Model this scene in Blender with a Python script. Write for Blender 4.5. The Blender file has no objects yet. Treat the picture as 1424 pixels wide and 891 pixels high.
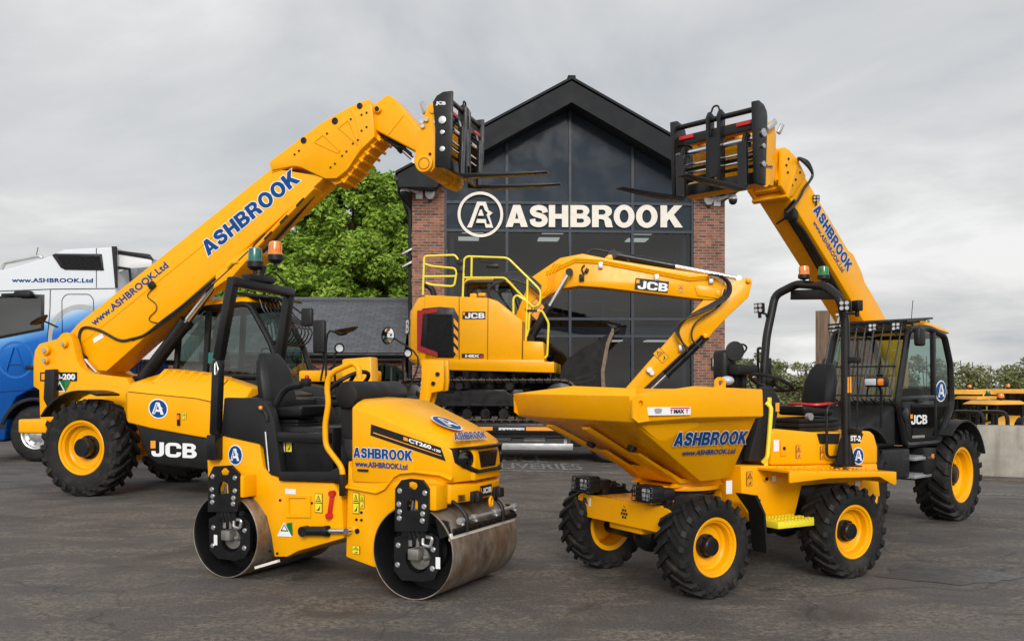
import bpy, bmesh, math, random
from mathutils import Vector, Matrix, noise
random.seed(7)
S = bpy.context.scene
COL = S.collection
V = Vector
FPX, CX, HY, CH = 1300.0, 712.0, 535.0, 1.5      # surveyed lens and eye height of the photograph

# ------------------------------------------------------------------ materials
def nodes(name):
    m = bpy.data.materials.new(name); m.use_nodes = True
    nt = m.node_tree
    return m, nt, nt.nodes['Principled BSDF']
def N(nt, t, **kw):
    n = nt.nodes.new(t)
    for k, v in kw.items():
        if k in n.inputs: n.inputs[k].default_value = v
        else: setattr(n, k, v)
    return n
def ramp(nt, stops):
    r = nt.nodes.new('ShaderNodeValToRGB'); e = r.color_ramp.elements
    while len(e) < len(stops): e.new(0.5)
    for i, (p, c) in enumerate(stops):
        e[i].position = p; e[i].color = (c[0], c[1], c[2], 1) if not isinstance(c, (int, float)) else (c, c, c, 1)
    return r
def mix(nt, a, b, f, mode='MIX'):
    n = nt.nodes.new('ShaderNodeMix'); n.data_type = 'RGBA'; n.blend_type = mode
    for sock, val in ((0, f), (6, a), (7, b)):
        if hasattr(val, 'is_linked') or hasattr(val, 'links'): nt.links.new(val, n.inputs[sock])
        else: n.inputs[sock].default_value = val if sock == 0 else (val[0], val[1], val[2], 1)
    return n.outputs[2]
def plain(name, col, rough=0.5, metal=0.0, coat=0.0, spec=0.5, var=0.12, scale=3.0, bump=0.0, bscale=120, rvar=0.12):
    """a painted, moulded or metal surface with a little uneven tone and gloss"""
    m, nt, b = nodes(name)
    co = N(nt, 'ShaderNodeTexCoord')
    nz = N(nt, 'ShaderNodeTexNoise', Scale=scale, Detail=6.0, Roughness=0.6)
    nt.links.new(co.outputs['Object'], nz.inputs['Vector'])
    k0, k1 = 1 - var, 1 + var
    r = ramp(nt, [(0.3, [c*k0 for c in col]), (0.7, [min(1, c*k1) for c in col])])
    nt.links.new(nz.outputs['Fac'], r.inputs['Fac']); nt.links.new(r.outputs['Color'], b.inputs['Base Color'])
    rr = ramp(nt, [(0.3, max(0.02, rough-rvar)), (0.7, min(1, rough+rvar))])
    nz2 = N(nt, 'ShaderNodeTexNoise', Scale=scale*2.7, Detail=5.0)
    nt.links.new(co.outputs['Object'], nz2.inputs['Vector'])
    nt.links.new(nz2.outputs['Fac'], rr.inputs['Fac']); nt.links.new(rr.outputs['Color'], b.inputs['Roughness'])
    b.inputs['Metallic'].default_value = metal
    b.inputs['Coat Weight'].default_value = coat; b.inputs['Coat Roughness'].default_value = 0.12
    b.inputs['Specular IOR Level'].default_value = spec
    if bump:
        nb = N(nt, 'ShaderNodeTexNoise', Scale=bscale, Detail=3.0)
        nt.links.new(co.outputs['Object'], nb.inputs['Vector'])
        bp = N(nt, 'ShaderNodeBump', Strength=bump, Distance=0.01)
        nt.links.new(nb.outputs['Fac'], bp.inputs['Height']); nt.links.new(bp.outputs['Normal'], b.inputs['Normal'])
    return m
M = {}
M['yellow'] = plain('yellow_paint', (0.88, 0.388, 0.0008), 0.30, coat=0.10, spec=0.22, var=0.035, rvar=0.08, bump=0.015, bscale=9)
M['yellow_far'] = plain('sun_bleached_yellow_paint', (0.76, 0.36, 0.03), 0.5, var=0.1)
M['hi_yellow'] = plain('safety_yellow_paint', (0.82, 0.68, 0.03), 0.4, coat=0.2, var=0.05)
M['black'] = plain('black_plastic', (0.010, 0.010, 0.0105), 0.44, spec=0.32, var=0.25, bump=0.12, bscale=260)
M['black_metal'] = plain('black_painted_steel', (0.009, 0.009, 0.010), 0.34, coat=0.08, spec=0.32, var=0.25)
M['charcoal'] = plain('charcoal_plastic', (0.0135, 0.0135, 0.014), 0.52, spec=0.3, var=0.2, bump=0.1, bscale=260)
M['hose'] = plain('rubber_hose', (0.016, 0.016, 0.017), 0.5)
M['vinyl'] = plain('black_vinyl', (0.010, 0.010, 0.0105), 0.42, spec=0.32, var=0.2, bump=0.1, bscale=180)
M['chrome'] = plain('polished_rod', (0.72, 0.73, 0.75), 0.16, metal=1.0, var=0.05)
M['zinc'] = plain('zinc_plated_steel', (0.58, 0.58, 0.57), 0.38, metal=0.85, var=0.15)
M['alu'] = plain('grey_aluminium', (0.42, 0.43, 0.44), 0.45, metal=0.6, var=0.12)
M['white'] = plain('white_paint', (0.66, 0.67, 0.68), 0.3, coat=0.3, var=0.04)
M['cream'] = plain('cream_sign_face', (0.72, 0.68, 0.60), 0.5, var=0.05)
M['sticker_white'] = plain('white_vinyl', (0.78, 0.79, 0.8), 0.45, var=0.03)
M['blue_vinyl'] = plain('blue_vinyl', (0.001, 0.055, 0.225), 0.4, spec=0.2, var=0.08)
M['orange_vinyl'] = plain('orange_vinyl', (0.85, 0.33, 0.02), 0.45, var=0.05)
M['dull_steel'] = plain('dull_cast_steel', (0.22, 0.21, 0.19), 0.5, metal=0.5, var=0.3, scale=20)
M['red'] = plain('red_paint', (0.55, 0.012, 0.012), 0.4, var=0.1)
M['red_lens'] = plain('red_reflector', (0.33, 0.006, 0.016), 0.25, var=0.2, scale=30)
M['amber'] = plain('amber_lens', (0.85, 0.2, 0.01), 0.15, coat=0.6, var=0.35, scale=22)
M['green_lens'] = plain('green_lens', (0.003, 0.17, 0.035), 0.12, coat=0.6, var=0.35, scale=22)
M['teal_lens'] = plain('teal_lens', (0.002, 0.115, 0.09), 0.12, coat=0.6, var=0.35, scale=22)
M['anthracite'] = plain('anthracite_cladding', (0.012, 0.0135, 0.016), 0.5, spec=0.12, var=0.04, scale=1.2, rvar=0.04)
M['soffit'] = plain('dark_soffit_board', (0.012, 0.013, 0.015), 0.6)
M['lead'] = plain('grey_frame', (0.042, 0.049, 0.060), 0.4, spec=0.2, var=0.08)
M['spandrel'] = plain('blue_grey_panel', (0.025, 0.035, 0.048), 0.14, spec=0.12, var=0.06, scale=0.6)
M['inside'] = plain('office_interior_wall', (0.07, 0.085, 0.105), 0.9)
M['cover'] = plain('grey_cover', (0.1, 0.1, 0.1), 0.8)
M['trunk'] = plain('tree_bark', (0.06, 0.045, 0.03), 0.9, var=0.3, scale=9)

M['track_steel'] = plain('worn_track_steel', (0.085, 0.07, 0.056), 0.55, metal=0.4, var=0.4, scale=9)
M['worn_edge'] = plain('worn_steel_edge', (0.16, 0.115, 0.08), 0.55, metal=0.4, var=0.4, scale=8)
M['bucket_steel'] = plain('black_bucket_paint', (0.010, 0.0095, 0.009), 0.6, spec=0.2, var=0.5, scale=4)
m_, nt_, b_ = nodes('perforated_mesh'); co_ = N(nt_, 'ShaderNodeTexCoord'); v_ = N(nt_, 'ShaderNodeTexVoronoi', Scale=45.0); nt_.links.new(co_.outputs['Object'], v_.inputs['Vector'])
r_ = ramp(nt_, [(0.25, (0.002, 0.002, 0.002)), (0.5, (0.016, 0.016, 0.017))]); nt_.links.new(v_.outputs['Distance'], r_.inputs['Fac']); nt_.links.new(r_.outputs['Color'], b_.inputs['Base Color']); b_.inputs['Roughness'].default_value = 0.6
my, nty, by = nodes('perforated_yellow_panel'); coy = N(nty, 'ShaderNodeTexCoord'); vy = N(nty, 'ShaderNodeTexVoronoi', Scale=60.0); nty.links.new(coy.outputs['Object'], vy.inputs['Vector'])
ry = ramp(nty, [(0.22, (0.12, 0.05, 0.001)), (0.36, (0.80, 0.34, 0.001))]); nty.links.new(vy.outputs['Distance'], ry.inputs['Fac']); nty.links.new(ry.outputs['Color'], by.inputs['Base Color']); by.inputs['Roughness'].default_value = 0.5
M['yellow_mesh'] = my
M['grille_mesh'] = m_; b_.inputs['Specular IOR Level'].default_value = 0.08
def rubber():
    m, nt, b = nodes('tyre_rubber')
    co = N(nt, 'ShaderNodeTexCoord')
    nz = N(nt, 'ShaderNodeTexNoise', Scale=5.0, Detail=8.0, Roughness=0.7); nt.links.new(co.outputs['Object'], nz.inputs['Vector'])
    r = ramp(nt, [(0.35, (0.008, 0.008, 0.0085)), (0.52, (0.014, 0.0135, 0.013)), (0.72, (0.046, 0.039, 0.032))])
    nt.links.new(nz.outputs['Fac'], r.inputs['Fac']); nt.links.new(r.outputs['Color'], b.inputs['Base Color'])
    b.inputs['Roughness'].default_value = 0.62; b.inputs['Specular IOR Level'].default_value = 0.3
    nb = N(nt, 'ShaderNodeTexNoise', Scale=70.0, Detail=3.0); nt.links.new(co.outputs['Object'], nb.inputs['Vector'])
    bp = N(nt, 'ShaderNodeBump', Strength=0.15, Distance=0.01)
    nt.links.new(nb.outputs['Fac'], bp.inputs['Height']); nt.links.new(bp.outputs['Normal'], b.inputs['Normal'])
    return m
M['rubber'] = rubber()
def worn_steel():
    m, nt, b = nodes('worn_drum_steel')
    co = N(nt, 'ShaderNodeTexCoord')
    mp = N(nt, 'ShaderNodeMapping'); mp.inputs['Scale'].default_value = (1.6, 3.2, 1.6)
    nt.links.new(co.outputs['Object'], mp.inputs['Vector'])
    n1 = N(nt, 'ShaderNodeTexNoise', Scale=3.0, Detail=9.0, Roughness=0.7); nt.links.new(mp.outputs['Vector'], n1.inputs['Vector'])
    r = ramp(nt, [(0.32, (0.10, 0.075, 0.055)), (0.5, (0.25, 0.21, 0.165)), (0.68, (0.40, 0.36, 0.30))])
    nt.links.new(n1.outputs['Fac'], r.inputs['Fac'])
    n2 = N(nt, 'ShaderNodeTexNoise', Scale=2.2, Detail=7.0, Roughness=0.65); nt.links.new(co.outputs['Object'], n2.inputs['Vector'])
    r2 = ramp(nt, [(0.5, 0.0), (0.68, 0.85)]); nt.links.new(n2.outputs['Fac'], r2.inputs['Fac'])
    c = mix(nt, r.outputs['Color'], (0.17, 0.085, 0.04), r2.outputs['Color'])
    nt.links.new(c, b.inputs['Base Color'])
    b.inputs['Metallic'].default_value = 0.45; b.inputs['Roughness'].default_value = 0.5
    return m
M['drum'] = worn_steel()
def glassy(name, tint, clear, rough=0.02, ior=1.5):
    """a pane: part of the light passes, tinted, the rest is reflected by Fresnel"""
    m, nt, b = nodes(name)
    out = nt.nodes['Material Output']
    tr = N(nt, 'ShaderNodeBsdfTransparent'); tr.inputs['Color'].default_value = (*[t*clear for t in tint], 1)
    gl = N(nt, 'ShaderNodeBsdfGlossy', Roughness=rough)
    lw = N(nt, 'ShaderNodeLayerWeight'); pw = N(nt, 'ShaderNodeMath', operation='POWER'); nt.links.new(lw.outputs['Facing'], pw.inputs[0]); pw.inputs[1].default_value = 5.0
    f0 = ((ior-1)/(ior+1))**2*1.9; fr = N(nt, 'ShaderNodeMath', operation='MULTIPLY_ADD'); nt.links.new(pw.outputs[0], fr.inputs[0]); fr.inputs[1].default_value = 1-f0; fr.inputs[2].default_value = f0   # both faces of the sheet reflect, from either side
    mx = N(nt, 'ShaderNodeMixShader')
    nt.links.new(fr.outputs[0], mx.inputs[0]); nt.links.new(tr.outputs[0], mx.inputs[1]); nt.links.new(gl.outputs[0], mx.inputs[2])
    nt.links.new(mx.outputs[0], out.inputs['Surface']); nt.nodes.remove(b)
    return m
M['cab_glass'] = glassy('green_tinted_glass', (0.80, 1.0, 0.93), 0.62)
M['office_glass'] = glassy('dark_office_glass', (0.72, 0.87, 1.0), 0.42, ior=1.36)
M['truck_glass'] = glassy('truck_window_glass', (0.7, 0.95, 0.85), 0.3, ior=1.62)
m_, nt_, b_ = nodes('lamp_lens'); b_.inputs['Base Color'].default_value = (0.5, 0.52, 0.55, 1); b_.inputs['Metallic'].default_value = 0.0; b_.inputs['Roughness'].default_value = 0.15
M['lens'] = m_; b_.inputs['Metallic'].default_value = 0.0; b_.inputs['Coat Weight'].default_value = 1.0
m_, nt_, b_ = nodes('mirror_glass'); b_.inputs['Base Color'].default_value = (0.85, 0.86, 0.87, 1); b_.inputs['Metallic'].default_value = 1; b_.inputs['Roughness'].default_value = 0.03
M['mirror'] = m_
m_, nt_, b_ = nodes('lit_ceiling_panel'); b_.inputs['Emission Color'].default_value = (1, 0.93, 0.78, 1); b_.inputs['Emission Strength'].default_value = 1.0
M['lit'] = m_

def brickmat(name, c1, c2, mortar, w, h, msize, bump=0.5, rough=0.85, var=0.5):
    m, nt, b = nodes(name)
    uv = N(nt, 'ShaderNodeUVMap')
    bt = N(nt, 'ShaderNodeTexBrick', Scale=1.0); bt.offset = 0.5
    bt.inputs['Color1'].default_value = (*c1, 1); bt.inputs['Color2'].default_value = (*c2, 1); bt.inputs['Mortar'].default_value = (*mortar, 1)
    bt.inputs['Mortar Size'].default_value = msize; bt.inputs['Mortar Smooth'].default_value = 0.15
    bt.inputs['Brick Width'].default_value = w; bt.inputs['Row Height'].default_value = h; bt.inputs['Bias'].default_value = 0.0
    nt.links.new(uv.outputs[0], bt.inputs['Vector'])
    nz = N(nt, 'ShaderNodeTexNoise', Scale=2.6, Detail=9.0, Roughness=0.75); nt.links.new(uv.outputs[0], nz.inputs['Vector'])
    r = ramp(nt, [(0.3, 1-var), (0.7, 1+var*0.5)]); nt.links.new(nz.outputs['Fac'], r.inputs['Fac'])
    c = mix(nt, bt.outputs['Color'], r.outputs['Color'], 1.0, 'MULTIPLY')
    nt.links.new(c, b.inputs['Base Color']); b.inputs['Roughness'].default_value = rough
    inv = N(nt, 'ShaderNodeMath', operation='SUBTRACT'); inv.inputs[0].default_value = 1.0
    nt.links.new(bt.outputs['Fac'], inv.inputs[1])
    bp = N(nt, 'ShaderNodeBump', Strength=bump, Distance=0.012)
    nt.links.new(inv.outputs[0], bp.inputs['Height']); nt.links.new(bp.outputs['Normal'], b.inputs['Normal'])
    return m
M['brick'] = brickmat('red_brick', (0.36, 0.125, 0.066), (0.125, 0.048, 0.036), (0.27, 0.22, 0.18), 0.23, 0.078, 0.011)
M['slate'] = brickmat('slate_tiles', (0.085, 0.092, 0.102), (0.118, 0.125, 0.138), (0.03, 0.032, 0.036), 0.32, 0.17, 0.009, rough=0.6, var=0.25)

def concrete():
    m, nt, b = nodes('cast_concrete')
    co = N(nt, 'ShaderNodeTexCoord')
    n1 = N(nt, 'ShaderNodeTexNoise', Scale=1.6, Detail=9.0, Roughness=0.7); nt.links.new(co.outputs['Object'], n1.inputs['Vector'])
    r = ramp(nt, [(0.3, (0.25, 0.225, 0.185)), (0.55, (0.40, 0.37, 0.32)), (0.75, (0.50, 0.47, 0.42))]); nt.links.new(n1.outputs['Fac'], r.inputs['Fac'])
    mp = N(nt, 'ShaderNodeMapping'); mp.inputs['Scale'].default_value = (4, 4, 0.5); nt.links.new(co.outputs['Object'], mp.inputs['Vector'])
    n2 = N(nt, 'ShaderNodeTexNoise', Scale=1.3, Detail=6.0); nt.links.new(mp.outputs['Vector'], n2.inputs['Vector'])
    r2 = ramp(nt, [(0.52, 0.0), (0.72, 0.45)]); nt.links.new(n2.outputs['Fac'], r2.inputs['Fac'])
    c = mix(nt, r.outputs['Color'], (0.14, 0.115, 0.085), r2.outputs['Color'])
    nt.links.new(c, b.inputs['Base Color']); b.inputs['Roughness'].default_value = 0.9
    nb = N(nt, 'ShaderNodeTexNoise', Scale=60.0, Detail=5.0); nt.links.new(co.outputs['Object'], nb.inputs['Vector'])
    bp = N(nt, 'ShaderNodeBump', Strength=0.3, Distance=0.01); nt.links.new(nb.outputs['Fac'], bp.inputs['Height']); nt.links.new(bp.outputs['Normal'], b.inputs['Normal'])
    return m
M['concrete'] = concrete()
def wood():
    m, nt, b = nodes('weathered_timber')
    co = N(nt, 'ShaderNodeTexCoord')
    mp = N(nt, 'ShaderNodeMapping'); mp.inputs['Scale'].default_value = (14, 14, 0.9); nt.links.new(co.outputs['Object'], mp.inputs['Vector'])
    n1 = N(nt, 'ShaderNodeTexNoise', Scale=2.0, Detail=8.0, Roughness=0.65); nt.links.new(mp.outputs['Vector'], n1.inputs['Vector'])
    r = ramp(nt, [(0.3, (0.07, 0.045, 0.03)), (0.55, (0.15, 0.10, 0.068)), (0.75, (0.23, 0.17, 0.12))]); nt.links.new(n1.outputs['Fac'], r.inputs['Fac'])
    nt.links.new(r.outputs['Color'], b.inputs['Base Color']); b.inputs['Roughness'].default_value = 0.85
    return m
M['wood'] = wood()
def asphalt():
    m, nt, b = nodes('worn_asphalt')
    co = N(nt, 'ShaderNodeTexCoord'); g = co.outputs['Object']
    def nz(s, d=6.0, rg=0.6, dist=0.0):
        n = N(nt, 'ShaderNodeTexNoise', Scale=s, Detail=d, Roughness=rg, Distortion=dist); nt.links.new(g, n.inputs['Vector']); return n.outputs['Fac']
    r = ramp(nt, [(0.3, (0.058, 0.052, 0.048)), (0.5, (0.088, 0.078, 0.072)), (0.7, (0.122, 0.108, 0.098))]); nt.links.new(nz(0.55, 8, 0.62), r.inputs['Fac'])
    # grain of the stones
    gr = ramp(nt, [(0.28, 0.45), (0.5, 0.92), (0.74, 2.0)]); nt.links.new(nz(95, 3, 0.75), gr.inputs['Fac'])
    c = mix(nt, r.outputs['Color'], gr.outputs['Color'], 1.0, 'MULTIPLY')
    g2 = ramp(nt, [(0.34, 0.62), (0.5, 0.95), (0.68, 1.55)]); nt.links.new(nz(38, 6, 0.8), g2.inputs['Fac'])
    c = mix(nt, c, g2.outputs['Color'], 1.0, 'MULTIPLY')
    # worn, fretted patches
    mw = N(nt, 'ShaderNodeMapping'); mw.inputs['Scale'].default_value = (1.0, 1.9, 1); nt.links.new(g, mw.inputs['Vector'])
    nw = N(nt, 'ShaderNodeTexNoise', Scale=1.1, Detail=12.0, Roughness=0.8, Distortion=0.5); nt.links.new(mw.outputs['Vector'], nw.inputs['Vector'])
    w = ramp(nt, [(0.47, 0.0), (0.57, 0.85)]); nt.links.new(nw.outputs['Fac'], w.inputs['Fac'])
    fr = ramp(nt, [(0.40, (0.05, 0.043, 0.038)), (0.58, (0.215, 0.185, 0.15))]); nt.links.new(nz(24, 6, 0.75, 0.4), fr.inputs['Fac'])
    c = mix(nt, c, fr.outputs['Color'], w.outputs['Color'])
    # oil and damp stains
    o = ramp(nt, [(0.56, 0.0), (0.68, 0.7)]); nt.links.new(nz(0.8, 7, 0.6, 1.2), o.inputs['Fac'])
    c = mix(nt, c, (0.03, 0.028, 0.027), o.outputs['Color'])
    # pale tyre marks dragged along the yard
    mp = N(nt, 'ShaderNodeMapping'); mp.inputs['Scale'].default_value = (0.12, 2.2, 1); mp.inputs['Rotation'].default_value = (0, 0, 0.18)
    nt.links.new(g, mp.inputs['Vector'])
    t = N(nt, 'ShaderNodeTexNoise', Scale=1.5, Detail=5.0); nt.links.new(mp.outputs['Vector'], t.inputs['Vector'])
    tr = ramp(nt, [(0.58, 0.0), (0.75, 0.16)]); nt.links.new(t.outputs['Fac'], tr.inputs['Fac'])
    c = mix(nt, c, (0.135, 0.122, 0.11), tr.outputs['Color'])
    # hairline cracks
    nzc = N(nt, 'ShaderNodeTexNoise', Scale=1.2, Detail=6.0); nt.links.new(g, nzc.inputs['Vector'])
    mv = N(nt, 'ShaderNodeVectorMath', operation='MULTIPLY_ADD'); nt.links.new(nzc.outputs['Color'], mv.inputs[0]); mv.inputs[1].default_value = (1.2, 1.2, 0); nt.links.new(g, mv.inputs[2])
    vo = N(nt, 'ShaderNodeTexVoronoi', Scale=0.33, feature='DISTANCE_TO_EDGE'); nt.links.new(mv.outputs[0], vo.inputs['Vector'])
    ck = ramp(nt, [(0.0, 0.55), (0.006, 0.0)]); nt.links.new(vo.outputs['Distance'], ck.inputs['Fac'])
    c = mix(nt, c, (0.022, 0.02, 0.019), ck.outputs['Color'])
    nt.links.new(c, b.inputs['Base Color'])
    rr = ramp(nt, [(0.45, 0.86), (0.72, 0.5)]); nt.links.new(nz(0.8, 7, 0.6, 1.2), rr.inputs['Fac']); nt.links.new(rr.outputs['Color'], b.inputs['Roughness'])
    bp = N(nt, 'ShaderNodeBump', Strength=0.55, Distance=0.008); nt.links.new(nz(95, 3, 0.75), bp.inputs['Height']); nt.links.new(bp.outputs['Normal'], b.inputs['Normal'])
    return m
M['asphalt'] = asphalt()
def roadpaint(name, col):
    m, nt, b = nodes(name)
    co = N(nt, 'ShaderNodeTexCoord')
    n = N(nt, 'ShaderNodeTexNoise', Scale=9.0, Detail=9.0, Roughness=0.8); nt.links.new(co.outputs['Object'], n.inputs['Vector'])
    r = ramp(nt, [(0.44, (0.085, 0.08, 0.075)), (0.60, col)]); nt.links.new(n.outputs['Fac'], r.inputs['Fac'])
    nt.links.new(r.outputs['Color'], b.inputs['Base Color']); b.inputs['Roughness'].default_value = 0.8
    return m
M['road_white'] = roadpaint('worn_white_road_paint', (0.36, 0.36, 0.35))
M['road_yellow'] = roadpaint('worn_yellow_road_paint', (0.42, 0.24, 0.05))
M['damp'] = plain('damp_asphalt', (0.068, 0.063, 0.059), 0.5, var=0.35, scale=7, bump=0.1, bscale=90)
def leafmat(name, a, b_, c_):
    m, nt, b = nodes(name)
    co = N(nt, 'ShaderNodeTexCoord')
    n = N(nt, 'ShaderNodeTexNoise', Scale=0.9, Detail=4.0); nt.links.new(co.outputs['Object'], n.inputs['Vector'])
    ge = N(nt, 'ShaderNodeNewGeometry')
    ad = N(nt, 'ShaderNodeMath', operation='MULTIPLY_ADD'); nt.links.new(ge.outputs['Random Per Island'], ad.inputs[0]); ad.inputs[1].default_value = 0.5
    nt.links.new(n.outputs['Fac'], ad.inputs[2])
    r = ramp(nt, [(0.35, a), (0.72, b_), (1.0, c_)]); nt.links.new(ad.outputs[0], r.inputs['Fac'])
    nt.links.new(r.outputs['Color'], b.inputs['Base Color']); b.inputs['Roughness'].default_value = 0.6
    b.inputs['Specular IOR Level'].default_value = 0.25
    out = nt.nodes['Material Output']
    tl = N(nt, 'ShaderNodeBsdfTranslucent'); nt.links.new(r.outputs['Color'], tl.inputs['Color'])
    mx = N(nt, 'ShaderNodeMixShader'); mx.inputs[0].default_value = 0.3
    nt.links.new(b.outputs[0], mx.inputs[1]); nt.links.new(tl.outputs[0], mx.inputs[2]); nt.links.new(mx.outputs[0], out.inputs['Surface'])
    return m
M['leaf'] = leafmat('tree_leaves', (0.105, 0.20, 0.022), (0.24, 0.39, 0.042), (0.42, 0.56, 0.095))
M['hedge_leaf'] = leafmat('hedge_leaves', (0.085, 0.12, 0.035), (0.19, 0.22, 0.075), (0.42, 0.42, 0.28))
def cabpaint():
    """truck livery: white above, blue below, with a pale ring, laid out on the panel itself"""
    m, nt, b = nodes('white_and_blue_livery')
    co = N(nt, 'ShaderNodeTexCoord')
    sp = N(nt, 'ShaderNodeSeparateXYZ'); nt.links.new(co.outputs['Object'], sp.inputs[0])
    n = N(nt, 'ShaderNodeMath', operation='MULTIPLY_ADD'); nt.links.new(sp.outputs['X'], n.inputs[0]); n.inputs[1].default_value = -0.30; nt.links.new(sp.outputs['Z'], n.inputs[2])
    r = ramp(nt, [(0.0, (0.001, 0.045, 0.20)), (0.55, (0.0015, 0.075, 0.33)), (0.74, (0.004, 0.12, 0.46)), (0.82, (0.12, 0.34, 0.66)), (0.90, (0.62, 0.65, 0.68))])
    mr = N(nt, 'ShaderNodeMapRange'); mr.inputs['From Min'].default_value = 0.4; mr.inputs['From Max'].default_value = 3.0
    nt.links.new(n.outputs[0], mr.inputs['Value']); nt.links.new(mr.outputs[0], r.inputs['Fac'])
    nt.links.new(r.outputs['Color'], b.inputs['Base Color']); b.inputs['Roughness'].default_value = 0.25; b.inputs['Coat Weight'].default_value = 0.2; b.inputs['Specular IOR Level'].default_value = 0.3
    return m
M['livery'] = cabpaint(); M['livery_blue'] = plain('mid_blue_film', (0.004, 0.11, 0.42), 0.3, var=0.1)

# ------------------------------------------------------------------ frames
class Fr:
    """a machine's own frame: X forward, Y to its left, Z up, standing at (x, y)"""
    def __init__(s, x, y, deg, z=0.0):
        s.o = V((x, y, z)); s.a = math.radians(deg); s.R = Matrix.Rotation(s.a, 3, 'Z'); s.Ri = s.R.transposed()
    def ray(s, u, v):
        return s.Ri @ (V((0, 0, CH)) - s.o), s.Ri @ V(((u-CX)/FPX, 1.0, (HY-v)/FPX))
    def on(s, u, v, p0, n):
        o, d = s.ray(u, v); p0 = V(p0); n = V(n)
        return o + d * ((p0-o).dot(n) / d.dot(n))
    def Y(s, u, v, y): return s.on(u, v, (0, y, 0), (0, 1, 0))
    def X(s, u, v, x): return s.on(u, v, (x, 0, 0), (1, 0, 0))
    def Z(s, u, v, z): return s.on(u, v, (0, 0, z), (0, 0, 1))
    def side(s, pts, y): return [(p.x, p.z) for p in (s.Y(u, v, y) for u, v in pts)]
    def root(s, name, label, cat, group=None):
        o = bpy.data.objects.new(name, None); COL.objects.link(o)
        o.location = s.o; o.rotation_euler = (0, 0, s.a); o.empty_display_size = 0.3
        tag(o, label, cat, group); return o
def tag(o, label=None, cat=None, group=None, kind=None):
    for k, v in (('label', label), ('category', cat), ('group', group), ('kind', kind)):
        if v: o[k] = v
    return o

# ------------------------------------------------------------------ mesh builder
def fillet(pts, r, seg=4):
    pts = [V(p) for p in pts]; out = [pts[0]]
    for a, b, c in zip(pts, pts[1:], pts[2:]):
        d1 = (a-b); d2 = (c-b); k = min(r, d1.length*0.48, d2.length*0.48)
        p, q = b + d1.normalized()*k, b + d2.normalized()*k
        for i in range(seg+1):
            t = i/seg; out.append(p*(1-t)**2 + b*2*t*(1-t) + q*t*t)
    out.append(pts[-1]); return out
def smoothpath(pts, n=6):
    pts = [V(p) for p in pts]; P = [pts[0]*2-pts[1]] + pts + [pts[-1]*2-pts[-2]]; out = []
    for i in range(1, len(P)-2):
        a, b, c, d = P[i-1:i+3]
        for k in range(n):
            t = k/n
            out.append(0.5*((2*b) + (c-a)*t + (2*a-5*b+4*c-d)*t*t + (3*b-a-3*c+d)*t**3))
    out.append(pts[-1]); return out
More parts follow.
